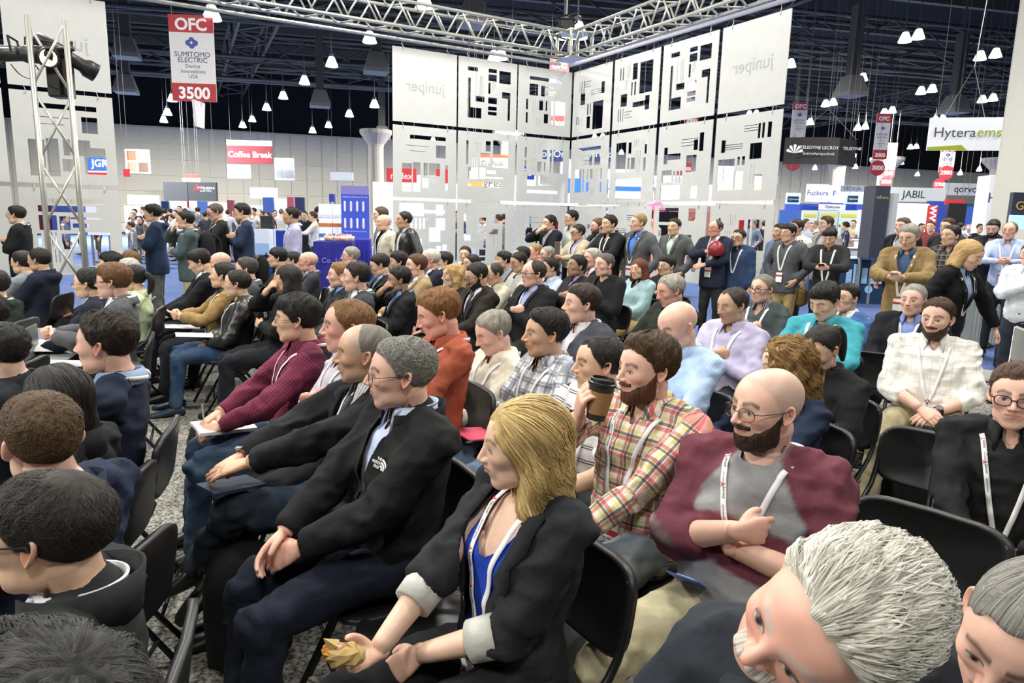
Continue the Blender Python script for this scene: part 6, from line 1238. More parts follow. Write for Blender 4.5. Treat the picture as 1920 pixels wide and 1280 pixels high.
# far visitors of the hall, small in the picture
_cr = random.Random(11)
_cc = ['dcdcd8', '2a2d34', 'b9c4d8', '1c1f26', '6b7a8c', '8f8a80', 'c9b8a4', '34405c', 'e4e2dc', '4a4e54', '7a3b3b', '55604c']
_names = {'dcdcd8': 'off-white', '2a2d34': 'charcoal', 'b9c4d8': 'pale blue', '1c1f26': 'black', '6b7a8c': 'slate', '8f8a80': 'taupe', 'c9b8a4': 'beige', '34405c': 'navy', 'e4e2dc': 'white', '4a4e54': 'grey', '7a3b3b': 'dark red', '55604c': 'olive'}
_far = [(252, 392, 13), (268, 388, 12), (300, 396, 13), (318, 392, 11), (336, 386, 11), (370, 389, 12), (384, 397, 14), (428, 393, 13), (420, 385, 10), (475, 390, 12), (492, 396, 14), (515, 394, 13), (571, 396, 17), (586, 397, 19), (598, 388, 16), (612, 394, 14), (480, 402, 12),
        (245, 415, 17), (262, 405, 14), (322, 402, 13), (858, 396, 17), (905, 404, 16), (935, 402, 18), (948, 400, 17), (1008, 402, 16), (1046, 406, 14), (1165, 410, 15), (1225, 410, 15), (1305, 408, 15), (1412, 412, 15), (1436, 414, 15),
        (1512, 411, 17), (1584, 416, 16), (1530, 414, 15), (1665, 412, 16), (1745, 415, 20), (1728, 419, 16), (1802, 418, 14), (1838, 420, 17), (1815, 421, 13), (60, 398, 13), (122, 402, 16), (180, 400, 14), (214, 404, 15), (146, 396, 12), (248, 398, 14), (276, 401, 15), (293, 404, 14), (310, 392, 12), (328, 394, 13), (346, 391, 12), (362, 396, 14), (392, 392, 13), (412, 398, 14), (440, 394, 13), (466, 397, 13), (502, 398, 14), (528, 392, 13), (558, 394, 15), (622, 398, 14), (640, 400, 15), (1520, 417, 15), (1540, 419, 16), (1600, 413, 14), (1634, 420, 16), (1650, 422, 15), (1792, 422, 15), (1825, 416, 14), (1850, 424, 16)]
_by = {}
for _i, (_x, _t, _h) in enumerate(_far): _by.setdefault(_cc[(_i * 5 + 3) % len(_cc)], []).append(_x)
for _i, (_x, _t, _h) in enumerate(_far):
    _c = _cc[(_i * 5 + 3) % len(_cc)]
    person('distant visitor in %s, %s from the left among the far visitors in %s' % (_names[_c], nth(sorted(_by[_c]).index(_x) + 1), _names[_c]), _x, _t, _t + _h, pose='stand', yaw=_cr.choice([150, 200, 230, 270, 310, 20, 90]), topc=_c, hairc=_cr.choice(['12100e', '3a2a1c', '6b6660', '15110e']), skin=_cr.choice(['asian', 'pink', 'tan', 'fair']),
           arms=_cr.choice(['down', 'phone', 'pockets']), pants=_cr.choice(['22252b', '2e3642', '6b6450']), lod=3, group='distant visitors in %s tops' % _names[_c])
def prep(P):
    J = skeleton(P); lod = P['lod']; vox = {0: .0115, 1: .019, 2: .026, 3: .045}[lod]; P['g'] = {}
    sleeve = P.get('sleeve', 1.0)
    jk = P['top_kind'] in ('jacket', 'coat')
    P['g']['top'] = fuse(raw_top(P, J, .014 if jk else .003, sleeve, (-.21 if P['pose'] == 'stand' else -.07) if jk else -.07), vox, {0: 5, 1: 3, 2: 2, 3: 1}[lod])
    if jk and lod < 3 and P['shirt']:
        r = Raw(); C, X, Y = torso_rings(P, J, -.004, .0); r.rings(C, X, Y, 20, .88)
        for sx in (1, -1): r.limb([J['up']((.03 * sx, -.02, .455)), J['up']((.10 * sx, -.02, .43))], [.046 * P['s'], .05 * P['s']], 10)
        if P.get('fem'):
            for sx in (1, -1): r.blob(J['up']((.072 * sx, .078, .285)), (.056, .048, .056))
        if P.get('sleeve2'):
            for i in (0, 1): r.limb([J['sh'][i], J['el'][i], J['wr'][i]], [.055, .05, .038], 12, 4, False)
        P['g']['inner'] = fuse(r, vox * 1.1, 3)
    if not P.get('nolegs'): P['g']['pants'] = fuse(raw_pants(P, J), vox * 1.35, 3)
def tuv(P, V):
    J = P['J']; return ((V - J['hip']) @ J['R']) / P['s']
def cut_front(P, V, F, prof, ymin=0.0, skip=None):
    q = tuv(P, V); zs = [a for a, b in prof]; ws = [b for a, b in prof]
    w = np.interp(q[:, 2], zs, ws); inside = (q[:, 1] > ymin) & (q[:, 2] > zs[0]) & (np.abs(q[:, 0]) < w) & (w > .001)
    if skip is not None: inside &= ~skip
    keep = ~inside[F].all(1)
    mixed = np.zeros(len(V), bool); kf = F[keep]; mixed[kf[inside[kf].any(1)].ravel()] = True
    mv = mixed & inside
    q[mv, 0] = np.where(q[mv, 0] >= 0, 1, -1) * w[mv]
    V = V.copy(); V[mv] = P['J']['hip'] + (q[mv] * P['s']) @ P['J']['R'].T
    return V, kf
def strip(P0, P1, th=.0025):
    """closed thin band between two edge lines"""
    P0 = np.array(P0); P1 = np.array(P1); n = len(P0); mid = np.gradient((P0 + P1) / 2, axis=0)
    nn = np.cross(P1 - P0, mid); nn /= np.linalg.norm(nn, axis=1, keepdims=True) + 1e-9
    V = np.concatenate([P0, P1, P1 + nn * th, P0 + nn * th]); F = []
    for i in range(n - 1):
        for k in range(4): F.append((k * n + i, ((k + 1) % 4) * n + i, ((k + 1) % 4) * n + i + 1, k * n + i + 1))
    F += [(0, 3 * n, 2 * n, n), (n - 1, 2 * n - 1, 3 * n - 1, 4 * n - 1)]
    return V, F
def surf(P, bvh, x, z, off):
    """point on the front of the garment at trunk coordinates x, z"""
    J = P['J']; s = P['s']; o = J['hip'] + J['R'] @ (V3(x, .6, z) * s); d = J['R'] @ V3(0, -1, 0)
    h = bvh.ray_cast(Vector(o), Vector(d), 1.0)
    if h[0] is None or tuv(P, np.array(h[0]))[1] < -.03: return J['hip'] + J['R'] @ (V3(x, .125 if z < .36 else .125 - (z - .36) * .9, z) * s)
    return np.array(h[0]) - d * off
def ribbon_text(me, A, B, u0, th, flip=False):
    """bend a flat text mesh (x along, y across) onto the ribbon between edge lines A and B, starting at arc length u0"""
    n = len(me.vertices); co = np.empty(n * 3, np.float32); me.vertices.foreach_get('co', co); co = co.reshape(-1, 3).astype(float)
    M = (A + B) / 2; L = np.concatenate([[0], np.cumsum(np.linalg.norm(np.diff(M, axis=0), axis=1))])
    u = co[:, 0] + u0
    f = lambda Z: np.stack([np.interp(u, L, Z[:, k]) for k in range(3)], -1)
    m = f(M); w = f(B - A); w /= np.linalg.norm(w, axis=1, keepdims=True) + 1e-9
    t = f(np.gradient(M, axis=0)); nn = np.cross(f(B - A), t); nn /= np.linalg.norm(nn, axis=1, keepdims=True) + 1e-9
    X = m + w * (co[:, 1:2] * (-1 if flip else 1)) + nn * (th + co[:, 2:3])
    me.vertices.foreach_set('co', X.astype(np.float32).ravel()); me.update(); return me
def put_hand(P, i, lod):
    d, n, hp = P['J']['hand'][i]; V, F = HANDS[hp, 0 if lod == 0 else 1]; V = V * P['s'] * (.93 if P.get('fem') else 1.0)
    y = nrm(d); z = -nrm(V3(n) - y * (V3(n) @ y)); x = np.cross(y, z)
    if i == 0: V = V * np.array([-1, 1, 1]); F = F[:, ::-1]
    return V @ np.array([x, y, z]) + P['J']['wr'][i], F
def fem_(p): return p.get('gid') == 'blonde'
def long_sdf(D, r, p):
    P = D * r[..., None] + np.array(p.get('hc', (0, -.02, -.03))); Q = P.copy(); Q[..., 0] = np.abs(Q[..., 0]); L = p.get('hlen', .2); w = p.get('hw', 1.0)
    d = _ell(Q, (0, -.020, .036), (.088 * w, .109, .092))
    d = _sm(d, _cap(Q, (0.0, -.05, .02), (.03 * w, -.062, -L), .078 * w, .060 * w), .03)
    d = _sm(d, _cap(Q, (.060, -.022, .04), (.080 * w, p.get('hsy', -.012), -L * .85), .028 * w, .036 * w), .025)
    o = p.get('hseed', 1.7)
    d = d - p.get('hcurl', .004) * (.35 + 1.0 * sstep(.0, -.14, P[..., 2]) if fem_(p) else 1.0) * fbm(P * np.array([30, 30, 16]) * p.get('hfreq', 1.0) + o, 3)
    fz = p.get('hface', .058)
    d = _sub(d, _ell(Q, (0, .120, p.get('hfz', -.035)), (fz, .088, p.get('hfh', .118))), .010)
    return d
def strands(Rg, PHg, THg, nu, nv, keep_fn, n, rs, c0, step, segs, wid, lift, wave=0, mode='short', axis=None, twist=.35, end_fn=None):
    cA, cC = (_CA, _CC) if axis is None else (nrm(axis), np.cross(nrm(axis), _CB))
    """thin tapered locks following the hair shell; Rg radius grid"""
    uu = np.linspace(0, 2 * np.pi, 721); tb = uu - .5 * np.sin(uu); vv = np.linspace(.006, np.pi - .006, 721); tt = vv + .10 * np.sin(2 * vv)
    G = Rg.reshape(nv, nu)
    def look(D):
        th = np.arccos(np.clip(D[:, 2], -1, 1)); ph = np.arctan2(D[:, 0], D[:, 1]) % (2 * np.pi)
        u = np.interp(ph, tb, uu) / (2 * np.pi) * nu; v = (np.interp(th, tt, vv) - .006) / (np.pi - .012) * (nv - 1)
        i = np.floor(u).astype(int); j = np.clip(np.floor(v).astype(int), 0, nv - 2); fu = u - i; fv = v - j; i %= nu; k = (i + 1) % nu
        return (G[j, i] * (1 - fu) + G[j, k] * fu) * (1 - fv) + (G[j + 1, i] * (1 - fu) + G[j + 1, k] * fu) * fv
    D = rs.randn(n * 4, 3); D /= np.linalg.norm(D, axis=1, keepdims=True); D = D[keep_fn(D, look(D))][:n]; n = len(D)
    al, be = crown_polar(D, axis)
    ph0 = rs.rand(n) * 6.28; pts = []; rl = lift * (.3 + rs.rand(n)); tw = rs.randn(n) * twist
    W0 = wid * (.6 + .8 * rs.rand(n))
    for k in range(segs + 1):
        t = k / segs
        a = al + step * k * (.7 + .5 * (ph0 / 6.28)); b = be + tw * t * t * (.5 if mode == 'short' else .18) + wave * np.sin(ph0 * .35 + 9 * a) * t * t * (1 if mode == 'short' else sstep(1.1, 2.0, a))
        if mode == 'short':
            Dk = np.cos(a)[:, None] * cA + np.sin(a)[:, None] * (np.cos(b)[:, None] * cC + np.sin(b)[:, None] * _CB)
        else:
            a = np.minimum(a, 2.6); Dk = np.cos(a)[:, None] * cA + np.sin(a)[:, None] * (np.cos(b)[:, None] * cC + np.sin(b)[:, None] * _CB)
        pts.append((look(Dk) + rl * math.sin(math.pi * min(t * .62 + .02, 1)) - .001)[:, None] * Dk + c0)
    pts = np.array(pts)                                            # segs+1, n, 3
    if end_fn is not None:
        ok = end_fn(pts[-1]) & end_fn(pts[-2]); pts = pts[:, ok]; W0 = W0[ok]; n = pts.shape[1]
    T = np.gradient(pts, axis=0); rad = pts - c0; S = np.cross(T, rad); S /= np.linalg.norm(S, axis=2, keepdims=True) + 1e-9
    wk = W0[None, :] * np.array([.5, 1, 1, .9, .8, .6, .35, .2, .1])[np.linspace(0, 8, segs + 1).astype(int)][:, None]
    A = pts - S * wk[..., None]; B = pts + S * wk[..., None]; Mx = pts + (rad / (np.linalg.norm(rad, axis=2, keepdims=True))) * wk[..., None] * .5
    V = np.stack([A, Mx, B], 2)                                    # k, n, 3, 3
    idx = np.arange((segs + 1) * n * 3).reshape(segs + 1, n, 3)
    F = []
    for e in (0, 1): F.append(np.stack([idx[:-1, :, e], idx[:-1, :, e + 1], idx[1:, :, e + 1], idx[1:, :, e]], -1).reshape(-1, 4))
    pat = np.zeros(V.shape); pat[..., 0] = (rs.rand(n) * 5)[None, :, None]; pat[..., 1] = np.arange(segs + 1)[:, None, None] * .01
    return V.reshape(-1, 3), np.concatenate(F), pat.reshape(-1, 3)
def build_person(P, dg):
    J = P['J']; lod = P['lod']; s = P['s']; rs = np.random.RandomState(int(abs(P['px']) * 7 + P['h'][1] * 100) % 99991)
    root = empty('person', P['root'], P['yaw'] - math.pi / 2); tag(root, P['label'], 'person', P.get('group'))
    P['obj'] = root; fem = float(P.get('fem', 0)); hr = J['hrot']; hc = J['head']; hs = P.get('hs', 1.0) * s ** .35 * (.955 if fem else 1.0)
    tone = np.array(SK[P['skin']]); toH = lambda V: (V * hs) @ hr.T + hc
    # ---- body
    nu, nv = LODG[lod]; T = head_template(nu, nv, fem); PH = T[3]
    p = dict(P); V = face_shape(T[0], p, rs); C = face_colors(V, PH, tone, p, lod); Fh = T[1]
    eV, eF = ear_np(lod == 0); cV = [toH(V), toH(eV), toH(eV * np.array([-1, 1, 1]))]; cF = [Fh, eF, eF[:, ::-1]]
    cC = [C, np.tile(tone * np.array([1.0, .86, .84]), (2 * len(eV), 1))]
    r = Raw(); nb = J['neckb']; g = P.get('girth', 1.0); nr = (.052 - .008 * fem) * s * (1 + .35 * (g - 1))
    hb = toH(V3(0, -.026, -.050)[None])[0]
    r.limb([nb + J['R'] @ V3(0, 0, -.07), nb + J['R'] @ V3(0, .004, .005), (nb + hb) / 2, hb], [nr * 1.45, nr * 1.16, nr, nr * 1.05], 24 if lod == 0 else 14, 5)
    Ct, Xt, Yt = torso_rings(P, J, -.022, .10); r.rings(Ct, Xt, Yt, 20 if lod == 0 else 10, .9)
    if fem and lod == 0:
        for sx in (1, -1): r.blob(J['up']((.066 * sx, .074, .285)), (.052, .046, .056))
    for i in (0, 1):
        S, E, Wr = J['sh'][i], J['el'][i], J['wr'][i]; q = s * (1 - .1 * fem)
        r.limb([S, S * .5 + E * .5, E, E * .55 + Wr * .45, Wr - nrm(Wr - E) * .004], [.050 * q, .045 * q, .041 * q, .038 * q, .0265 * q], 16 if lod == 0 else 8, 4 if lod == 0 else 2, False)
        if not P.get('nolegs'):
            h, kn, an, ft = J['leg'][i]; r.limb([h, kn], [.04 * s, .034 * s], 8, 1); r.limb([kn, an], [.034 * s, .024 * s], 8, 1)
    rV, rF = r.mesh(); rF4 = np.array([f for f in rF if len(f) == 4]); cap = [f for f in rF if len(f) != 4]
    capq = [];
    for f in cap:
        for k in range(1, len(f) - 2, 2): capq.append((f[0], f[k], f[k + 1], f[k + 2]))
    rF4 = np.concatenate([rF4, np.array(capq)]); cV.append(rV); cF.append(rF4); cC.append(np.tile(tone * .97, (len(rV), 1)))
    for i in (0, 1):
        hv, hf = put_hand(P, i, lod); cV.append(hv); cF.append(hf); cC.append(np.tile(tone * np.array([1, .93, .92]), (len(hv), 1)))
    n = 0; FF = []
    allV = []; k = 0
    for vv, ff in zip(cV, cF): FF.append(ff + n); n += len(vv); allV.append(vv)
    VV = np.concatenate(allV); CC = np.concatenate(cC)
    me = mesh_np('body', VV, np.concatenate(FF)); attr(me, 'Col', np.concatenate([CC, np.ones((len(CC), 1))], 1), 'FLOAT_COLOR'); link('body', me, skin_mat(), root)
    # ---- hair
    if P['hair'] not in ('none', 'long') and P['hT'] > .0021:
        t, m = hair_thickness(V, PH, P['hair'], P['hT'], rs, p); D = T[2]; H = V + D * t[:, None]; keep = (m[Fh] > -.006).any(1)
        used = np.unique(Fh[keep]); rm = -np.ones(len(H), int); rm[used] = np.arange(len(used)); Dn = V / (np.linalg.norm(V, axis=1, keepdims=True)); ca, cb = crown_polar(Dn, P.get('axis'))
        pt = np.stack([cb * .11, ca * .10, ca * 0], -1)[used]; hv = toH(H[used]); hf = rm[Fh[keep]]
        if lod < 2 and P['hT'] > .004:
            Rg = np.linalg.norm(H, axis=1); hl = P['hair']
            def kf(Dq, rr):
                Pq = Dq * rr[:, None]; a = np.arctan2(Pq[:, 0], Pq[:, 1]); return (Pq[:, 2] > hairline(a, hl) + .004) & ~((P.get('crown', 0) > 0) & (np.exp(-((Pq[:, 0] / .035) ** 2 + ((Pq[:, 1] + .055) / .04) ** 2)) * (Pq[:, 2] > .05) > .35))
            ov = .014 if hl == 'fringe' else .001
            def ef(X): a = np.arctan2(X[:, 0], X[:, 1]); return X[:, 2] > hairline(a, hl) - ov
            sv, sf, sp = strands(Rg, None, None, nu, nv, kf, {0: int(P.get('nstr', 2200) * .9), 1: 340, 2: 0, 3: 0}[lod], rs, V3(0, 0, 0), P.get('hlenS', .055) * .25 if False else P.get('hlenS', .055) * (1 if lod == 0 else 1.3), 4 if lod == 0 else 3, P.get('sw', .0009) if lod == 0 else .0019, P.get('lift', .003), axis=P.get('axis'), twist=P.get('twist', .35), end_fn=ef)
            hf = np.concatenate([hf, sf + len(hv)]); hv = np.concatenate([hv, toH(sv)]); pt = np.concatenate([pt, sp])
        me = mesh_np('hair', hv, hf); attr(me, 'pat', pt); link('hair', me, hair_mat(P['hairc'], P['hairc2']), root)
    if P['hair'] == 'long':
        c0 = np.array(P.get('hc', (0, -.02, -.03))); nu2, nv2 = {0: (130, 100), 1: (56, 46), 2: (40, 32), 3: (20, 16)}[lod]
        u = np.arange(nu2) / nu2 * 2 * np.pi; ph = u - .5 * np.sin(u); v = np.linspace(.006, np.pi - .006, nv2); th = v + .10 * np.sin(2 * v); A, B = np.meshgrid(ph, th)
        D = np.stack([np.sin(B) * np.sin(A), np.sin(B) * np.cos(A), np.cos(B)], -1); rr = np.full(A.shape, .34)
        for _ in range(40): rr = np.clip(rr - .6 * long_sdf(D, rr, P), .01, .4)
        Q = D * rr[..., None] + c0; ok = (head_sdf(Q, fem) > .0005) | (Q[..., 2] < -.1)
        ok &= ~((np.abs(Q[..., 0]) < .05) & (Q[..., 1] > .03) & (Q[..., 2] < .066))
        idx = np.arange(nu2 * nv2).reshape(nv2, nu2); F = np.stack([idx[:-1], idx[1:], np.roll(idx[1:], -1, 1), np.roll(idx[:-1], -1, 1)], -1).reshape(-1, 4)
        keep = ok.ravel()[F].any(1); hv = toH(Q.reshape(-1, 3)); hf = F[keep]; ca_, cb_ = crown_polar(D.reshape(-1, 3), (0, .55, .83)); pt = np.stack([cb_ * .12, ca_ * .12, ca_ * 0], -1)
        if lod == 0 or P.get('strand'):
            okg = ok.ravel()
            def kf(Dq, r_): Z = Dq * r_[:, None] + c0; return (head_sdf(Z, fem) > .003) & ~((np.abs(Z[:, 0]) < .066) & (Z[:, 1] > .02) & (Z[:, 2] < .085)) & (Dq[:, 2] > -.75)
            sv, sf, sp = strands(rr.ravel(), None, None, nu2, nv2, kf, P.get('nstr', 2600), rs, c0, P.get('hlenS', .11), 8, .0016, P.get('lift', .008), P.get('wave', .03), 'long', axis=(0, .55, .83))
            hf = np.concatenate([hf, sf + len(hv)]); hv = np.concatenate([hv, toH(sv)]); pt = np.concatenate([pt, sp])
        me = mesh_np('hair', hv, hf); attr(me, 'pat', pt); link('hair', me, hair_mat(P['hairc'], P['hairc2']), root)
    if P.get('pony'):
        mb = MB(); Pq = [toH(V3(q)[None])[0] for q in ((0, -.10, .045), (0, -.135, .04), (.01, -.16, -.01), (.01, -.15, -.08), (0, -.13, -.14))]; Pc = catmull(Pq, 5)
        mb.tube(list(Pc), .02, 10, rs=list(np.interp(np.linspace(0, 4, len(Pc)), range(5), [.018, .026, .030, .026, .008]))); o = mb.build('ponytail', hair_mat(P['hairc']), root, smooth=True)
    # ---- beard, moustache
    if P.get('beard') or P.get('moustache'):
        x, y, z = np.abs(V[:, 0]), V[:, 1], V[:, 2]; a = np.degrees(np.abs((PH + np.pi) % (2 * np.pi) - np.pi)); o = rs.rand(3) * 60
        bt = np.interp(a, [0, 18, 30, 50, 70, 86, 96], [-.068, -.064, -.050, -.042, -.022, .004, -.2]); m = bt - z + .004 * fbm(V * 55 + o, 2)
        m = np.where(y < -.015, -1, m); mus = np.minimum(np.minimum(.034 - x, (-.036 - z)), (z + .0505 + (.12 * x if P.get('moustache') else 0))) * 1.6
        mus = np.where(y > .05, mus, -1); m = np.maximum(m, mus) if P.get('beard') else mus
        tb = P.get('beard') or P.get('moustache'); t = tb * sstep(0, .014 if P.get('beard') else .010, m) * (1 + (.30 if P.get('beard') else .10) * fbm(V * np.array([120, 120, 45]) + o, 2)) - .002 * (m < .0015)
        keep = (m[Fh] > -.003).any(1); used = np.unique(Fh[keep]); rm = -np.ones(len(V), int); rm[used] = np.arange(len(used))
        me = mesh_np('beard', toH((V + T[2] * t[:, None])[used]), rm[Fh[keep]]); attr(me, 'pat', np.stack([PH * .09, V[:, 2], V[:, 2]], -1)[used])
        link('beard' if P.get('beard') else 'moustache', me, hair_mat(P.get('beardc', P['hairc']), P.get('beardc', P['hairc']) if P.get('moustache') else None), root)
    # ---- glasses
    if P.get('glasses'):
        mb = MB(); gc = P['glasses']; th = .0011 if gc != 'thick' else .0022
        for sx in (1, -1):
            L = []
            for k in range(20 if lod < 2 else 8):
                q = 2 * math.pi * k / (20 if lod < 2 else 8); cx = math.copysign(abs(math.cos(q)) ** .7, math.cos(q)); sy = math.copysign(abs(math.sin(q)) ** .8, math.sin(q))
                xx = .0335 + .0255 * cx; L.append(V3(sx * xx, .1035 - .35 * max(0, xx - .03), -.002 + .0175 * sy))
            L.append(L[0]); L.append(L[1]); mb.tube([toH(q[None])[0] for q in L], th * (1 if lod < 2 else 1.6), 5, cap=False)
            mb.tube([toH(V3(sx * a_, b_, c_)[None])[0] for a_, b_, c_ in ((.058, .094, .005), (.073, .080, .006), (.078, .030, .008), (.079, -.006, .010), (.078, -.022, -.010))], th * 1.15, 5)
        mb.tube([toH(V3(a_, .108 if a_ == 0 else .104, .004)[None])[0] for a_ in (-.010, 0, .010)], th, 5)
        g_ = mb.build('glasses', plain('glasses_frame', '16130f' if gc != 'wire' else '7d7468', .35, .6 if gc == 'wire' else 0), root, smooth=True)
        if lod == 0:
            lb = MB()
            for sx in (1, -1):
                q = [toH(V3(sx * (.0335 + .025 * math.cos(k * math.pi / 8)), .1032 - .35 * max(0, .0335 + .025 * math.cos(k * math.pi / 8) - .03), -.002 + .017 * math.sin(k * math.pi / 8))[None])[0] for k in range(16)]
                lb.add(q, [tuple(range(16))])
            lb.build('lens', plain('spectacle_lens', 'ffffff', .02, trans=1.0, alpha=.18), g_)
    # ---- garments
    sd = rs.randint(9999); jk = P['top_kind'] in ('jacket', 'coat'); amp = {0: .0105, 1: .0088, 2: .004, 3: 0}[lod] * P.get('wr', 1.0)
    VT, NT, FT = fused_np(P['g']['top'], dg); pt = garm_pat(VT, J, J['R']); slv = pt[:, 2] > .5; VT = wrinkle(VT, NT, J, amp, sd)
    if P.get('raglan'):
        q = tuv(P, VT); arm = np.full(len(VT), 9.0)
        for i in (0, 1):
            for a_, b_ in ((J['sh'][i], J['el'][i]), (J['el'][i], J['wr'][i])):
                ab = b_ - a_; t_ = np.clip((VT - a_) @ ab / (ab @ ab), 0, 1); arm = np.minimum(arm, np.linalg.norm(VT - a_ - t_[:, None] * ab, axis=1))
        yo = sstep(.0, .014, np.abs(q[:, 0]) - np.interp(q[:, 2], [.26, .34, .46], [.19, .13, .055])) * (q[:, 2] > .24); pt[:, 2] = np.maximum(sstep(.078, .066, arm), yo)
    prof = P.get('vee') or {'jacket': ((.15, 0), (.22, .020), (.33, .052), (.42, .070), (.47, .075), (.60, .078)), 'coat': ((.36, 0), (.41, .03), (.46, .055), (.6, .07)),
                           'shirt': ((.395, 0), (.43, .018), (.455, .042), (.52, .055)), 'tee': ((.43, 0), (.445, .045), (.5, .065)), 'sweater': ((.37, 0), (.41, .03), (.455, .055), (.52, .06))}[P['top_kind']]
    Vc, Fc = cut_front(P, VT, FT, prof, .015, slv & (tuv(P, VT)[:, 2] < .36))
    me = mesh_np(P['top_kind'], Vc, Fc); attr(me, 'pat', pt)
    tm = cloth(P['topc'], P['tkind'])
    nm = {'jacket': 'jacket', 'coat': 'jacket', 'shirt': 'shirt', 'tee': 'shirt', 'sweater': 'sweater'}[P['top_kind']]
    top = link(nm, me, tm, root)
    bv = BVHTree.FromPolygons(VT.tolist(), FT[~slv[FT].any(1)].tolist()); bi = bv
    up = J['up']; R = J['R']
    if 'inner' in P['g']:
        VI, NI, FI = fused_np(P['g']['inner'], dg); pI = garm_pat(VI, J, R); VI = wrinkle(VI, NI, J, amp * .5, sd + 1)
        bi = BVHTree.FromPolygons(VI.tolist(), FI.tolist())
        pr = P.get('ivee') or ((.40, 0), (.43, .014), (.455, .036), (.5, .05)); Vj, Fj = cut_front(P, VI, FI, pr, .015)
        me = mesh_np('shirt', Vj, Fj); attr(me, 'pat', pI); link('shirt', me, cloth(P['shirt'] or 'e8e6e2', P['shirtk']), root)
    if not P.get('nolegs'):
        VP, NP_, FP = fused_np(P['g']['pants'], dg); pP = np.stack([VP[:, 0], VP[:, 1] + VP[:, 2], VP[:, 2]], -1); VP = wrinkle(VP, NP_, J, amp * 1.1, sd + 2, True); VP[:, 2] = np.maximum(VP[:, 2], .045)
        me = mesh_np('trousers', VP, FP); attr(me, 'pat', pP); link('trousers', me, cloth(P['pants'], P['pantk']), root)
        if lod < 4:
            for i in (0, 1):
                mb = MB(); h, kn, an, ft = J['leg'][i]; shoe_mb(an, ft, s, mb); mb.build('shoe', plain('shoe_leather', P.get('shoec', '14110f'), .4), root, smooth=True)
    # ---- collar
    colr = P.get('collar', 'shirt' if (P['top_kind'] == 'shirt' or P['shirt']) else ('crew' if P['top_kind'] in ('tee', 'sweater') else 'stand'))
    cc = P['shirt'] if (jk and P['shirt']) or P.get('cc') is None and P['shirt'] else P['topc']; ck = P['shirtk'] if P['shirt'] else P['tkind']
    n_ = 28 if lod == 0 else (14 if lod == 1 else 10)
    def ring(rad, z, yo=0.0, drop=.016, a0=-158, a1=158, extra=0.0):
        L = []
        for k in range(n_ + 1):
            a = math.radians(a0 + (a1 - a0) * k / n_); ca, sa = math.cos(a), math.sin(a)     # a=0 at the back
            fr = (1 - ca) / 2
            L.append(nb + R @ (V3(rad * 1.02 * sa, -.006 - rad * 1.08 * ca + .012 * fr + yo, z - .034 * fr * drop / .016) * s))
        return np.array(L)
    if lod < 3:
        if colr == 'shirt':
            mb = MB(); k0 = nr / s
            A = ring(k0 + .020, -.022); B = ring(k0 + .013, .040, drop=.010); V_, F_ = strip(A, B, .002); mb.add(V_, F_)
            if P.get('standc'):
                for a0_, a1_ in ((-158, -95), (95, 158)):
                    A = ring(k0 + .016, .040, drop=.010, a0=a0_, a1=a1_); B = ring(k0 + .034, -.004, drop=.028, a0=a0_, a1=a1_); E_ = 0 if a0_ < 0 else -1; B[E_] += R @ V3(-.010 if a0_ < 0 else .010, .012, -.024) * s; V_, F_ = strip(A, B, -.002); mb.add(V_, F_)
            A = ring(k0 + .016, .040, drop=.010); B = ring(k0 + .040, -.002, drop=.030)
            if P.get('standc'): B = A - R @ V3(0, 0, .006)
            if P.get('open', 1): B[0] += R @ V3(-.012, .012, -.022) * s; B[-1] += R @ V3(.012, .012, -.022) * s; B[1] += R @ V3(-.006, .005, -.010) * s; B[-2] += R @ V3(.006, .005, -.010) * s
            V_, F_ = strip(A, B, -.002); mb.add(V_, F_); o = mb.build('collar', cloth(cc, ck if ck != 'stripe' else 'plain'), root, smooth=True)
            a_ = o.data.attributes.new('pat', 'FLOAT_VECTOR', 'POINT'); co = np.empty(len(o.data.vertices) * 3, np.float32); o.data.vertices.foreach_get('co', co); a_.data.foreach_set('vector', co[np.arange(len(co)) // 3 * 3 + np.tile([0, 2, 1], len(co) // 3)] if False else co)
        elif colr == 'crew':
            L = ring(nr / s + .020, -.010, a0=-180, a1=180, drop=.022); mb = MB(); mb.tube(list(L), .0075, 8); mb.build('neckline', cloth(P.get('neckc', P['topc'] if not isinstance(P['topc'], tuple) else P['topc'][-1])), root, smooth=True)
        if colr in ('stand', ) or P.get('standc'):
            mb = MB(); hh = P.get('standh', .045); A = ring(nr / s + .040, -.035, a0=-150, a1=150); B = ring(nr / s + (.042 if P['shirt'] else .030), hh + .008, a0=-146, a1=146, drop=.02); V_, F_ = strip(A, B, .005); mb.add(V_, F_); mb.build('collar', cloth(P['topc'] if not isinstance(P['topc'], tuple) else P['topc'][0], P['tkind'] if P['tkind'] == 'leather' else 'plain'), root, smooth=True)
        if P['top_kind'] == 'jacket' and not P.get('nolapel') and colr != 'stand':
            for sx in (1, -1):
                zs = np.linspace(.455, prof[0][0], 12); ws = np.interp(zs, [a for a, b in prof], [b for a, b in prof])
                I = [nb + R @ (V3(0, -.088, .034) * s), nb + R @ (V3(sx * .056, -.070, .032) * s), nb + R @ (V3(sx * .084, -.022, .014) * s)]
                O = [nb + R @ (V3(0, -.108, -.012) * s), nb + R @ (V3(sx * .076, -.088, -.016) * s), nb + R @ (V3(sx * .118, -.028, -.016) * s)]
                for q, (z, w) in enumerate(zip(zs, ws)):
                    t = q / 11; wd = (.050 * (1 - t) ** .6 + .006) * (1.0 if q != 3 else .62) * (1 if q > 2 else .8)
                    I.append(surf(P, bv, sx * w, z, .005)); O.append(surf(P, bv, sx * (w + wd), z - .012, .006))
                mb = MB(); V_, F_ = strip(I, O, .004 * sx); mb.add(V_, F_); mb.build('lapel', tm if P['tkind'] != 'quilt' else cloth(P['topc'][0]), root, smooth=True)
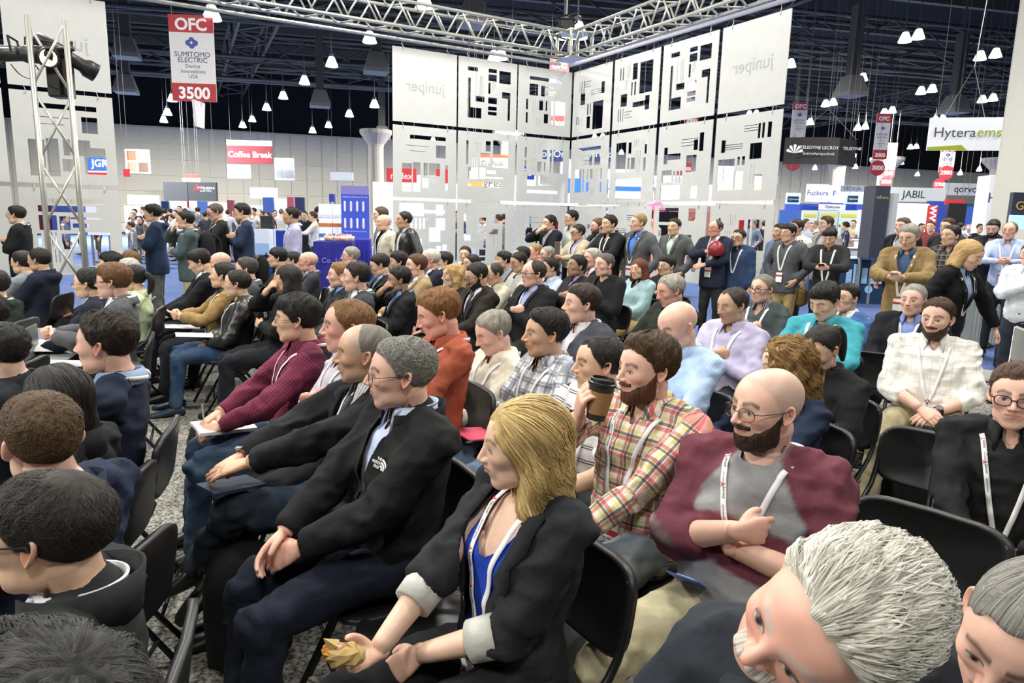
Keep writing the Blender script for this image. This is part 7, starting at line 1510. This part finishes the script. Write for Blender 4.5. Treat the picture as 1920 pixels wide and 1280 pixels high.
    if P.get('tie'):
        A = []; B = []
        for z in np.linspace(.43, .12, 10):
            w = .014 + .020 * (.43 - z) / .3 if z < .42 else .016
            A.append(surf(P, bi, -w, z, .006)); B.append(surf(P, bi, w, z, .006))
        mb = MB(); V_, F_ = strip(A, B, .003); mb.add(V_, F_); mb.build('tie', cloth(P['tie'], 'plain'), root, smooth=True)
    if P.get('buttons'):
        for z in np.linspace(.36, .06, 6):
            mb = MB(); q = surf(P, bi, 0, z, .002); mb.lathe([(0.0005, 0), (.005, 0), (.0055, .0012), (.004, .002), (.0005, .002)], 10, q, R=Matrix.Rotation(math.radians(-90), 3, 'X')); mb.build('button', plain('button', 'e9e7e0', .3), root)
    # ---- lanyard and badge
    if P.get('lanyard') and lod < 3:
        lc = P['lanyard'] if isinstance(P['lanyard'], str) else 'eeeef0'; zb = P.get('zb', .10); lw = P.get('lx', .075); edges = []
        for sx in (1, -1):
            pts = [nb + R @ (V3(sx * .02, -.102, .006) * s), nb + R @ (V3(sx * .070, -.076, .010) * s), nb + R @ (V3(sx * .096, -.018, .004) * s)]
            if jk and not P.get('lout'): pts = [nb + R @ (V3(sx * .074, -.006, .004) * s)]
            for t in np.linspace(0, 1, 12):
                x = sx * (lw * (1 - t) ** .8 + .006); z = .43 - (.43 - zb) * t; hit = bi if (jk and not P.get('lout')) else bv; q = surf(P, hit, x * (1 if P.get('lout') or not jk else .72), z, .005); pts.append(q)
            M = catmull(pts, 3); t = np.gradient(M, axis=0); t /= np.linalg.norm(t, axis=1, keepdims=True)
            f = R @ V3(0, 1, 0); sdv = np.cross(t, f + np.array([0, 0, 0])); ups = np.linspace(0, 1, len(M))
            sdv /= np.linalg.norm(sdv, axis=1, keepdims=True); w = .0085 * (1 if lod == 0 else 1.25)
            A = M - sdv * w * sx; B = M + sdv * w * sx; mb = MB(); V_, F_ = strip(A, B, .0016 * sx); mb.add(V_, F_)
            lo = mb.build('lanyard', plain('lanyard_band', lc, .6), root, smooth=True); edges.append((A, B, lo))
            if P.get('ltext'):
                for q, u0 in enumerate((.10, .235, .33)):
                    me = text_mesh('yenista', .0125, .0002, align='LEFT'); ribbon_text(me, A, B, u0, .0022 * 1, sx < 0); link('lettering', me, plain('print_black', '151515', .6), lo)
                    me = text_mesh('Y', .019, .0003, align='LEFT', offset=.0004); ribbon_text(me, A, B, u0 - .014, .0024, sx < 0); link('emblem', me, plain('print_red', 'd8202a', .6), lo)
                    me = text_mesh('TEST & MEASUREMENT', .0052, .0002, align='LEFT'); ribbon_text(me, A, B, u0 + .050, .0022, sx < 0); link('lettering', me, plain('print_black', '151515', .6), lo)
        if P.get('badge', 1):
            bz = zb - .085; b0 = surf(P, bv, P.get('bx', 0), zb - .01, .012); b1 = surf(P, bv, P.get('bx', 0), bz - .04, .012); yv = nrm(b0 - b1)
            xv = nrm(np.cross(yv, R @ V3(0, 1, 0))); zv = np.cross(xv, yv); c = b0 - yv * .075; Mx = Matrix([list(xv), list(yv), list(zv)]).transposed()
            mb = MB(); mb.bbox(c, (.088, .125, .002), .001, Mx); bo = mb.build('badge', plain('badge_card', 'f4f4f6', .35), root)
            mb = MB(); mb.box(c + yv * .022 + zv * .0012, (.088, .022, .001), Mx); mb.build('header_band', plain('print_red', 'c92b36', .5), bo)
            if P.get('clip', lod == 0):
                mb = MB(); mb.tube([b0 + yv * .012, b0 - yv * .012], .004, 8); mb.tube([b0 + xv * .006 + yv * .01, b0 + yv * .022, b0 - xv * .006 + yv * .01], .002, 6); mb.build('clip', plain('chrome', 'b8b8b8', .25, 1), bo, smooth=True)
            if lod == 0:
                for tx, sz, dy, dx, cl in (('OFC', .020, .022, -.022, 'ffffff'), (P.get('name', ''), .014, -.002, 0, '222222'), ('OPTICAL CONFERENCE', .0055, -.016, 0, '333333'), ('USA', .0065, -.026, 0, '333333'), (P.get('bfoot', ''), .009, -.050, 0, '222222')):
                    if not tx: continue
                    me = text_mesh(tx, sz, .0002); n2 = len(me.vertices); co = np.empty(n2 * 3, np.float32); me.vertices.foreach_get('co', co); co = co.reshape(-1, 3)
                    co = c + xv * (co[:, :1] + dx) + yv * (co[:, 1:2] + dy) + zv * (co[:, 2:] + .0022); me.vertices.foreach_set('co', co.astype(np.float32).ravel()); link('lettering', me, plain('print_ink', cl, .6), bo)
    if P.get('cuff'):
        for i in (0, 1):
            E, Wr = J['el'][i], J['wr'][i]; d = nrm(Wr - E); sl = P.get('sleeve', 1.0); c0 = E + (Wr - E) * ((sl - .5) * 2 if sl < 1 else .96) if sl > .5 else None
            if c0 is None: continue
            mb = MB(); w = P.get('cuffw', .045); rad = .056 * s if sl < .95 else .0395
            mb.tube([c0 - d * w * .3, c0 - d * w * .28, c0 + d * w * .7, c0 + d * w * .72], .05, 16, rs=[rad * .8, rad, rad * .94, rad * .8]); mb.build('cuff', cloth(P['cuff'], P.get('cuffk', 'plain')), root, smooth=True)
    if P.get('watch') is not None:
        i = P['watch']; E, Wr = J['el'][i], J['wr'][i]; d = nrm(Wr - E); c0 = Wr - d * .012; pn = nrm(J['hand'][i][1]); pn = nrm(pn - d * (pn @ d)); mb = MB()
        mb.tube([c0 - d * .009, c0 + d * .009], .031 * s, 18); w_ = mb.build('wristwatch', plain('watch_strap', P.get('watchc', '1c1a18'), .5), root, smooth=True)
        q = c0 - pn * .031; y = d; x = np.cross(y, -pn); mb = MB(); mb.lathe([(.001, -.004), (.019, -.004), (.020, .001), (.018, .004), (.001, .004)], 20, q, R=Matrix([list(x), list(y), list(-pn)]).transposed()); mb.build('watch_case', plain('watch_steel', '9a9a98', .25, .9), w_)
    if P.get('logo'):
        c = surf(P, bv, -.088, .335, .004); cx = surf(P, bv, -.060, .335, .004); cz = surf(P, bv, -.088, .36, .004); xv = nrm(c - cx); yv = nrm((cz - c) - xv * ((cz - c) @ xv)); zv = np.cross(xv, yv)
        Mx = Matrix([list(xv), list(yv), list(zv)]).transposed(); wm = plain('stitched_white', 'e4e4e0', .7)
        for k, tx in enumerate(('THE', 'NORTH', 'FACE')):
            me = text_mesh(tx, .0125, .0004, align='RIGHT', offset=.0003); n2 = len(me.vertices); co = np.empty(n2 * 3, np.float32); me.vertices.foreach_get('co', co); co = co.reshape(-1, 3)
            co = c + xv * (co[:, :1] + .012) + yv * (co[:, 1:2] + .012 - .0125 * k) + zv * (co[:, 2:] + .001); me.vertices.foreach_set('co', co.astype(np.float32).ravel()); link('lettering', me, wm, root)
        for k in range(3):
            mb = MB(); r0 = .034 - .0095 * k; pa = [(r0 * math.cos(a), r0 * math.sin(a)) for a in [math.radians(90 - 9 * q) for q in range(11)]]; pb = [((r0 - .0065) * math.cos(a), (r0 - .0065) * math.sin(a)) for a in [math.radians(90 - 9 * q) for q in range(11)]]
            V_, F_ = strip([c + xv * (x + .015) + yv * (y - .018) + zv * .001 for x, y in pa], [c + xv * (x + .015) + yv * (y - .018) + zv * .001 for x, y in pb], .0008); mb.add(V_, F_); mb.build('emblem', wm, root)
    P['bvh'] = bv; P['toH'] = toH
    return root
# ------------------------------------------------------------------ folding chairs
cmat = plain('chair_black_plastic', '1b1c1e', .42, bump=(90, .3)); cfr = plain('chair_frame', '232426', .35, .4)
def build_chair():
    r_ = empty('folding_chair', (0, 0, 0))
    mb = MB(); n = 20; rows_ = []
    for (k, z) in ((.93, .442), (1.0, .446), (1.0, .456), (.96, .462), (.80, .455)):
        rw = []
        for q in range(n):
            a = 2 * math.pi * q / n; cx = math.copysign(abs(math.cos(a)) ** .5, math.cos(a)); sy = math.copysign(abs(math.sin(a)) ** .55, math.sin(a)); rw.append((.205 * cx * k * (1 + .04 * sy), .06 + .20 * sy * k, z))
        rows_ += rw
    F_ = [(i * n + k, i * n + (k + 1) % n, (i + 1) * n + (k + 1) % n, (i + 1) * n + k) for i in range(4) for k in range(n)] + [tuple(range(n - 1, -1, -1)), tuple(4 * n + k for k in range(n))]
    mb.add(rows_, F_); mb.build('seat', cmat, r_, smooth=True)
    # backrest: curved rounded panel with a raised rim
    mb = MB(); V_ = []; W_, H_ = .226, .125; n = 28
    ring = []
    for q in range(n):
        a = 2 * math.pi * q / n; ring.append((math.copysign(abs(math.cos(a)) ** .38, math.cos(a)), math.copysign(abs(math.sin(a)) ** .5, math.sin(a))))
    def bp(x, z, off): return (x, -.215 - .16 * (z - .70) + .35 * (x * x) + off, z)
    for k, off in ((.0, .004), (.86, .004), (.92, .011), (1.0, .009), (1.0, -.012), (.9, -.014), (.0, -.010)):
        V_ += [bp(W_ * u * max(k, .02), .70 + H_ * v * max(k, .02), off) for u, v in ring]
    F_ = [(i * n + k, (i + 1) * n + k, (i + 1) * n + (k + 1) % n, i * n + (k + 1) % n) for i in range(6) for k in range(n)]
    mb.add(V_, F_); mb.build('backrest', cmat, r_, smooth=True)
    for sx in (-1, 1):
        mb = MB(); mb.tube(catmull([(sx * .222, .27, .012), (sx * .222, .05, .40), (sx * .218, -.14, .56), (sx * .214, -.20, .70), (sx * .20, -.215, .79)], 4), .0115, 8); mb.build('frame', cfr, r_, smooth=True)
        mb = MB(); mb.tube([(sx * .20, -.26, .012), (sx * .20, .0, .36), (sx * .20, .14, .435)], .0115, 8); mb.build('leg', cfr, r_, smooth=True)
    for (y, z, x) in ((.20, .13, .222), (-.19, .11, .20)):
        mb = MB(); mb.tube([(-x, y, z), (x, y, z)], .009, 8); mb.build('crossbar', cfr, r_, smooth=True)
    return r_
chair0 = build_chair(); CH = list(chair0.children); used_ = [False]
def chair(x, y, yaw, label):
    if not used_[0]: used_[0] = True; r_ = chair0
    else:
        r_ = chair0.copy(); COL.objects.link(r_)
        for c_ in CH: q = c_.copy(); COL.objects.link(q); q.parent = r_
    r_.location = (x, y, 0); r_.rotation_euler = (0, 0, yaw - math.pi / 2); tag(r_, label, 'chair', 'black folding chairs of the audience'); return r_
# ------------------------------------------------------------------ build all people
for P in PEOPLE:
    if P['lod'] == 1 and (P['obj_h'] < 43 or (P['pose'] == 'stand' and P['obj_h'] < 46)): P['lod'] = 2
relax_seats()
for P in PEOPLE: prep(P)
finish_hands(); dg = bpy.context.evaluated_depsgraph_get(); dg.update()
GID = {}
for P in PEOPLE:
    build_person(P, dg)
    if P.get('gid'): GID[P['gid']] = P
    if P['pose'] == 'sit':
        who = P['label'].replace('person ', '', 1).split(',')[0]; who = ' '.join(who.split()[:9])
        chair(P['root'][0], P['root'][1], P['yaw'], 'black folding chair under the person ' + who)
for o in _TMP:
    me = o.data; bpy.data.objects.remove(o); bpy.data.meshes.remove(me)
# free chairs
def fchair(px, py, z, yaw, label):
    p = at_z(px, py, z); chair(p[0], p[1], math.radians(yaw), label)
bl = GID['blonde']['root']; nf = GID['fleece']['root']
chair((bl[0] + nf[0]) / 2 + .02, (bl[1] + nf[1]) / 2 - .02, math.radians(212), 'empty black folding chair between the black blazer and the black fleece')
chair(bl[0] + .33, bl[1] - .58, math.radians(212), 'empty black folding chair at the bottom, in front of the khaki trousers')
fchair(1722, 880, .72, 222, 'empty black folding chair with black bag below, right of the navy cardigan')
fchair(1640, 700, .72, 232, 'empty black folding chair behind the windowpane shirt')
fchair(1690, 1035, .76, 222, 'empty black folding chair behind the tilted white head, bright top edge')
# sled base chair
p = at_z(1850, 705, .45); r_ = empty('sled_chair', (p[0], p[1], 0), math.radians(70)); tag(r_, 'empty grey chair on a chrome sled frame at the right', 'chair')
mb = MB(); mb.bbox((0, 0, .45), (.46, .46, .04), .02); mb.build('seat', plain('seat_grey', '8c8f8a', .6), r_); chm = plain('chrome', 'b8b8b8', .25, 1)
mb = MB(); mb.bbox((0, -.22, .72), (.44, .03, .30), .015); mb.build('backrest', plain('seat_grey', '8c8f8a', .6), r_)
for sx in (-1, 1):
    mb = MB(); mb.tube([(sx * .23, -.22, .86), (sx * .23, -.21, .43), (sx * .23, .20, .43), (sx * .23, .23, .40), (sx * .23, .23, .03), (sx * .23, .20, .012), (sx * .23, -.24, .012)], .010, 8); mb.build('frame', chm, r_, smooth=True)
# ------------------------------------------------------------------ things held and carried
def hand_pt(P, i, f=.07, u=0.0, n_=0.0):
    J = P['J']; d, n, hp = J['hand'][i]; y = nrm(d); z = -nrm(V3(n) - y * (V3(n) @ y)); x = np.cross(y, z); x = x * (-1 if i == 0 else 1)
    q = J['wr'][i] + y * f - z * n_ + x * u; c, s = math.cos(P['yaw'] - math.pi / 2), math.sin(P['yaw'] - math.pi / 2); R = np.array([[c, -s, 0], [s, c, 0], [0, 0, 1]])
    return R @ q + V3(P['root']), (R @ x, R @ y, R @ z)
def basis(b): return Matrix([list(b[0]), list(b[1]), list(b[2])]).transposed()
def loc_w(P, v):
    c, s = math.cos(P['yaw'] - math.pi / 2), math.sin(P['yaw'] - math.pi / 2); return np.array([[c, -s, 0], [s, c, 0], [0, 0, 1]]) @ V3(v) + V3(P['root'])
phm = plain('phone_glass', '101216', .12); phc = plain('phone_case', 'c9c4ba', .4)
def phone(P, label, case=phm):
    a, b = hand_pt(P, 0, .09, 0, .02); c_, _ = hand_pt(P, 1, .09, 0, .02); m = (a + c_) / 2; fw = loc_w(P, (0, 1, 0)) - V3(P['root']); up = nrm(V3(0, 0, .6) + fw * .8); x = nrm(np.cross(up, V3(0, 0, 1))); z = np.cross(x, up)
    if z @ fw > 0: x = -x; z = -z
    R = Matrix([list(x), list(up), list(z)]).transposed(); r_ = empty('phone', tuple(m)); tag(r_, label, 'phone'); mb = MB(); mb.bbox((0, 0, 0), (.070, .14, .009), .004, R); mb.build('body', case, r_)
    mb = MB(); mb.box(tuple(z * .0052), (.062, .125, .001), R); m_ = plain('phone_screen', 'b9c9e0', .2, emit=.6); m_.cycles.emission_sampling = 'NONE'; mb.build('screen', m_, r_)
def papers(c, yaw, w, h, label, cat='paper', col='eeeeec', bend=.03, tiltx=.15, th=.004, name='paper_sheet', cover=None):
    r_ = empty(name, tuple(c), yaw); r_.rotation_euler = (tiltx, 0, yaw); tag(r_, label, cat)
    for s_ in ((-1, 1) if name in ('open_magazine',) else (0,)):
        mb = MB(); V_ = []; n = 6; x0, x1 = (-w / 2, w / 2) if s_ == 0 else ((-w, 0) if s_ < 0 else (0, w))
        for z in (0, th):
            for j in (0, 1):
                for i in range(n + 1):
                    t = i / n; x = x0 + (x1 - x0) * t; V_.append((x, (j - .5) * h, z + bend * math.sin(math.pi * (t if s_ >= 0 else 1 - t)) * (1 if s_ else .5)))
        m_ = n + 1; F_ = [(i, i + m_, i + m_ + 1, i + 1) for i in range(n)] + [(i + 2 * m_, i + 1 + 2 * m_, i + 1 + 3 * m_, i + 3 * m_) for i in range(n)] + [(i, i + 1, i + 1 + 2 * m_, i + 2 * m_) for i in range(n)] + [(i + m_, i + 3 * m_, i + 3 * m_ + 1, i + m_ + 1) for i in range(n)] + [(0, 2 * m_, 3 * m_, m_), (n, n + m_, n + 3 * m_, n + 2 * m_)]
        mb.add(V_, F_); mb.build('page', plain('paper_' + col, col, .7), r_)
    return r_
def on_lap(P, x, y, z=.62): return loc_w(P, (x, y, z))
# coffee cup
P = GID['plaid']; c_, b = hand_pt(P, 0, .085, -.01, .052); r_ = empty('coffee_cup', tuple(c_)); tag(r_, 'paper coffee cup with brown sleeve and black lid held up to the mouth', 'cup')
tl = Matrix.Rotation(math.radians(8), 3, 'Y')
mb = MB(); mb.lathe([(.001, -.062), (.029, -.062), (.040, .048), (.001, .048)], 24, R=tl); mb.build('cup', plain('cup_dark', '2e2e2c', .5), r_, smooth=False)
mb = MB(); mb.lathe([(.030, -.042), (.0325, -.042), (.0405, .028), (.038, .028)], 24, R=tl); mb.build('sleeve', plain('kraft_card', 'a07a4c', .8), r_)
mb = MB(); mb.lathe([(.041, .044), (.043, .046), (.0425, .054), (.038, .056), (.037, .066), (.034, .067), (.033, .060), (.001, .060)], 24, R=tl); mb.build('lid', plain('lid_black', '1a1a1a', .35), r_)
# food of the blazer
P = GID['blonde']; c_, b = hand_pt(P, 0, .095, 0, .028); r_ = empty('wrapped_snack', tuple(c_)); tag(r_, 'half eaten snack in a crumpled brown paper wrapper', 'snack'); rr = random.Random(2)
def crumple(rx, ry, rz, n=14, m=8, amp=.18, off=(0, 0, 0)):
    V_ = []
    for i in range(m):
        th = math.pi * (i + .3) / (m - .4)
        for k in range(n):
            a = 2 * math.pi * k / n; j = 1 + rr.uniform(-amp, amp); V_.append((off[0] + rx * math.sin(th) * math.cos(a) * j, off[1] + ry * math.sin(th) * math.sin(a) * j, off[2] + rz * math.cos(th) * j))
    F_ = [((i + 1) * n + k, (i + 1) * n + (k + 1) % n, i * n + (k + 1) % n, i * n + k) for i in range(m - 1) for k in range(n)] + [tuple(range(n)), tuple((m - 1) * n + k for k in range(n - 1, -1, -1))]; return V_, F_
mb = MB(); mb.add(*crumple(.042, .030, .026)); o = mb.build('wrapper', plain('kraft_paper', 'b79a62', .8), r_)
mb = MB(); mb.add(*crumple(.020, .019, .018, amp=.25, off=(-.032, 0, .008))); mb.build('filling', plain('granola', 'c2852c', .9), r_)
mb = MB(); mb.add([(-.03, -.01, .01), (-.046, 0, .040), (-.015, .012, .03), (-.012, -.012, .028)], [(0, 1, 3), (1, 2, 3), (0, 2, 1), (0, 3, 2)]); mb.build('flap', plain('kraft_paper', 'b79a62', .8), r_)
c_, b = hand_pt(P, 1, .135, .022, .045); mb = MB(); mb.add(*crumple(.011, .010, .019, amp=.3)); o = mb.build('snack_piece', plain('granola', 'c2852c', .9), None, tuple(c_)); tag(o, 'small crumbly piece of snack pinched between fingers', 'snack')
p = loc_w(GID['blonde'], (-.13, .34, .60)); mb = MB(); mb.bbox((0, 0, 0), (.075, .155, .012), .005); o = mb.build('phone', plain('phone_silver', '8c8c90', .25, .8), None, tuple(p)); o.rotation_euler = (.15, .15, -.6); tag(o, 'silver edged phone lying on black trousers at the bottom', 'phone')
# notebooks and papers
P = GID['maroon']; papers(on_lap(P, 0, .34, .635), P['yaw'] - 1.4, .22, .26, 'white notepad on the jeans of the maroon checked shirt', 'notepad', th=.015, tiltx=.05, bend=.01, name='notepad')
c_, b = hand_pt(P, 0, .10, .01, .02); mb = MB(); mb.tube([(0, 0, 0), (-.02, .03, .13)], .004, 8); o = mb.build('pen', plain('pen_silver', 'c4c8cc', .3, .5), None, tuple(c_ - V3(0, 0, .02))); tag(o, 'silver pen in the hand of the maroon checked shirt', 'pen')
P = GID['baldtie']; papers(on_lap(P, .06, .47, .665), P['yaw'] - 1.2, .14, .20, 'small dark booklet with cream pages under the watch hand', 'booklet', '23304a', th=.012, tiltx=.1, bend=.0, name='booklet')
P = [q for q in PEOPLE if 'pink brochure' in q['label']][0]; papers(on_lap(P, .05, .30, .64), P['yaw'] - 1.5, .21, .28, 'pink and red brochure on the lap beside the cream shirt', 'brochure', 'd84a66', th=.006, tiltx=.12, bend=.01, name='brochure')
P = GID['raglan']; c_ = loc_w(P, P['J']['up']((.10, .175, .10))); mb = MB(); r_ = empty('pass_card', tuple(c_), P['yaw'] - math.pi / 2); tag(r_, 'blue printed pass card hanging under the folded arms', 'card'); Rm = Matrix.Rotation(math.radians(-55), 3, 'X'); mb.bbox((0, .02, 0), (.095, .004, .12), .001, Rm); mb.build('card', plain('pass_blue', '2f57a8', .35), r_); mb = MB(); mb.box((0, .024, .01), (.05, .002, .05), Rm); mb.build('print', plain('pass_pale', 'a9bde6', .4), r_)
P = GID['orange']; papers(on_lap(P, .0, .36, .66), P['yaw'] - 1.4, .15, .22, 'pale blue magazine on the lap of the orange shirt', 'magazine', 'b9cfe0', th=.006, tiltx=.15, name='open_magazine')
for lb, nm in (('holding papers', 'white sheets held by the grey blazer'), ('open magazine', 'open magazine on the lap of the navy suit'), ('papers, head bowed', 'rolled white papers on the lap of the bowed black suit'), ('cream trousers', 'white form on a black folder over cream trousers'), ('leather jacket and jeans', 'folded white papers under the hands of the leather jacket'), ('tan jacket with a badge', 'white leaflet between the tan jacket and the folder')):
    P = [q for q in PEOPLE if lb in q['label'] and q['pose'] == 'sit'][0]; papers(on_lap(P, -.02, .33, .655), P['yaw'] - 1.5, .20 if 'magazine' not in lb else .21, .28, nm, 'papers', 'f0f0f2', th=.004, tiltx=.08, name='open_magazine' if 'magazine' in lb else 'paper_sheet')
for key, lb in (('turq', 'phone held up by the turquoise shirt'), ('tanjacket', 'phone in the hands of the tan corduroy jacket'), ('curly', 'pale phone in the hands of the navy cardigan'), ('tanjk', 'beige phone held by the seated tan jacket')):
    phone(GID[key], lb, phc if key in ('curly', 'tanjk', 'tanjacket') else phm)
for q in PEOPLE:
    if q['label'].startswith('standing person in a black jacket looking') or q['label'].startswith('standing person in a black sweater') or 'ponytail reading' in q['label']: phone(q, 'dark phone in the hands of the ' + ' '.join(q['label'].replace('standing ', '').replace('person in a ', '').split()[:5]))
# red helmet
P = GID['helmet']; c_, b = hand_pt(P, 0, .08, 0, .08); r_ = empty('helmet', tuple(c_)); tag(r_, 'dark red ribbed helmet held against the navy jacket', 'helmet'); mb = MB(); V_ = []; n = 20
for i in range(9):
    th = math.pi * (i + .3) / 11.5
    for k in range(n): a = 2 * math.pi * k / n; j = 1 + .05 * math.cos(a * 8); V_.append((.105 * math.sin(th) * math.cos(a) * j, .13 * math.sin(th) * math.sin(a) * j, .12 * math.cos(th)))
mb.add(V_, [((i + 1) * n + k, (i + 1) * n + (k + 1) % n, i * n + (k + 1) % n, i * n + k) for i in range(8) for k in range(n)] + [tuple(range(n)), tuple(8 * n + k for k in range(n - 1, -1, -1))]); mb.build('shell', plain('helmet_red', '8e2430', .35), r_, smooth=True)
mb = MB(); mb.tube([(.06, -.08, -.06), (.0, -.10, -.16), (-.06, -.08, -.06)], .006, 6); mb.build('strap', plain('strap_black', '1a1a1c', .7), r_)
# raised phone filming in the middle
c_ = at_d(1045, 465, 8.3); mb = MB(); mb.bbox((0, 0, 0), (.08, .01, .155), .004); o = mb.build('phone', plain('phone_grey', '6b6762', .4), None, tuple(c_)); o.rotation_euler = (0, 0, .5); tag(o, 'raised grey phone filming above the seated rows', 'phone')
mb = MB(); mb.tube(catmull([c_ + V3(.0, .02, -.40), c_ + V3(.01, .02, -.18), c_ + V3(0, .01, -.08)], 4), .03, 10, rs=None); o = mb.build('phone_grip', cloth('3a3d44'), None)
bpy.data.objects.remove(o)
# bags
def backpack(c, yaw, s, label, col='151618', cat='bag'):
    r_ = empty('backpack', tuple(c), yaw); tag(r_, label, cat); mb = MB(); V_ = []; n = 18
    for i, (k, z) in enumerate(((.75, 0), (.97, .03), (1, .15), (.98, .30), (.80, .40), (.35, .45), (.02, .455))):
        for q in range(n): a = 2 * math.pi * q / n; V_.append((s * .155 * k * math.copysign(abs(math.cos(a)) ** .6, math.cos(a)), s * .10 * k * math.copysign(abs(math.sin(a)) ** .7, math.sin(a)), z * s))
    mb.add(V_, [(i * n + k, i * n + (k + 1) % n, (i + 1) * n + (k + 1) % n, (i + 1) * n + k) for i in range(6) for k in range(n)] + [tuple(range(n - 1, -1, -1))]); mb.build('body', cloth(col), r_, smooth=True)
    mb = MB(); mb.bbox((0, -.105 * s, .15 * s), (.22 * s, .05 * s, .20 * s), .02); mb.build('pocket', cloth(col), r_)
    for sx in (-1, 1): mb = MB(); mb.tube(catmull([(sx * .08 * s, .07 * s, .40 * s), (sx * .10 * s, .15 * s, .34 * s), (sx * .11 * s, .15 * s, .18 * s), (sx * .10 * s, .09 * s, .05 * s)], 4), .012 * s, 6); mb.build('strap', cloth(col), r_, smooth=True)
    mb = MB(); mb.tube([(-.03 * s, .05 * s, .43 * s), (-.02 * s, .06 * s, .49 * s), (.02 * s, .06 * s, .49 * s), (.03 * s, .05 * s, .43 * s)], .008, 6); mb.build('handle', cloth(col), r_, smooth=True)
for px, py, z, yw, s, lb in ((470, 1230, .02, .6, 1.0, 'black backpack on the floor by the feet of the black fleece'), (1680, 960, .02, 1.9, 1.0, 'black backpack under the empty chair right of the navy cardigan'), (1600, 640, .02, .3, .9, 'dark bag on the floor behind the turquoise shirt'), (400, 905, .02, .4, .9, 'black bag under the seats of the left aisle')):
    p = at_z(px, py, z); backpack(p, yw, s, lb)
for q, lb, col in ((('hand on chin'), 'black backpack on the shoulders of the khaki trousered visitor', '17181a'), ('black zip jacket with a backpack', 'black backpack on the shoulders of the black zip jacket', '15161a'), ('grey hooded top and khaki', 'black backpack on the shoulders of the grey hooded top', '17191b'), ('navy pullover with folded', 'black backpack behind the navy pullover', '1b1c20')):
    P = [w for w in PEOPLE if q in w['label']][0]; c_ = loc_w(P, P['J']['up']((0, -.225, .0) if 'navy' not in q else (.1, -.22, -.42))); backpack(c_, P['yaw'] + math.pi / 2, 1.0, lb, col)
P = [w for w in PEOPLE if 'brown bag at the hip' in w['label']][0]; c_ = loc_w(P, P['J']['up']((.26, .06, -.20))); r_ = empty('messenger_bag', tuple(c_), P['yaw']); tag(r_, 'brown messenger bag at the hip of the phone reader', 'bag'); mb = MB(); mb.bbox((0, 0, 0), (.30, .09, .22), .03); mb.build('body', cloth('5c4a24'), r_); mb = MB(); mb.bbox((0, -.05, .04), (.30, .015, .15), .01); mb.build('flap', cloth('6b572c'), r_)
# laptop on the left
p = at_z(104, 668, .62); r_ = empty('laptop', tuple(p), math.radians(110)); tag(r_, 'grey laptop on a lap in the left block', 'laptop'); mb = MB(); mb.bbox((0, 0, 0), (.33, .23, .016), .005); mb.build('base', plain('laptop_grey', '8f9294', .35, .5), r_); mb = MB(); Rl = Matrix.Rotation(math.radians(-15), 3, 'X'); mb.bbox((0, .14, .11), (.33, .008, .22), .003, None); mb.build('lid', plain('laptop_grey', '8f9294', .35, .5), r_)
p = at_z(76, 650, .60); papers(p, .4, .24, .32, 'pale blue printed folder leaning beside the grey laptop', 'folder', 'a9b9dc', name='folder', tiltx=.9)
# front floor lights out of frame are not built; black case at the right edge
p = at_z(1912, 700, 0); r_ = empty('equipment_case', (p[0] + .25, p[1] + .2, 0), .3); tag(r_, 'black equipment case standing at the right edge', 'case'); mb = MB(); mb.bbox((0, 0, .55), (.6, .5, 1.1), .03); mb.build('body', plain('case_black', '121214', .5), r_); mb = MB(); mb.bbox((0, -.26, .55), (.5, .02, .12), .004); mb.build('plate', plain('case_plate', '8a8c8a', .4), r_)
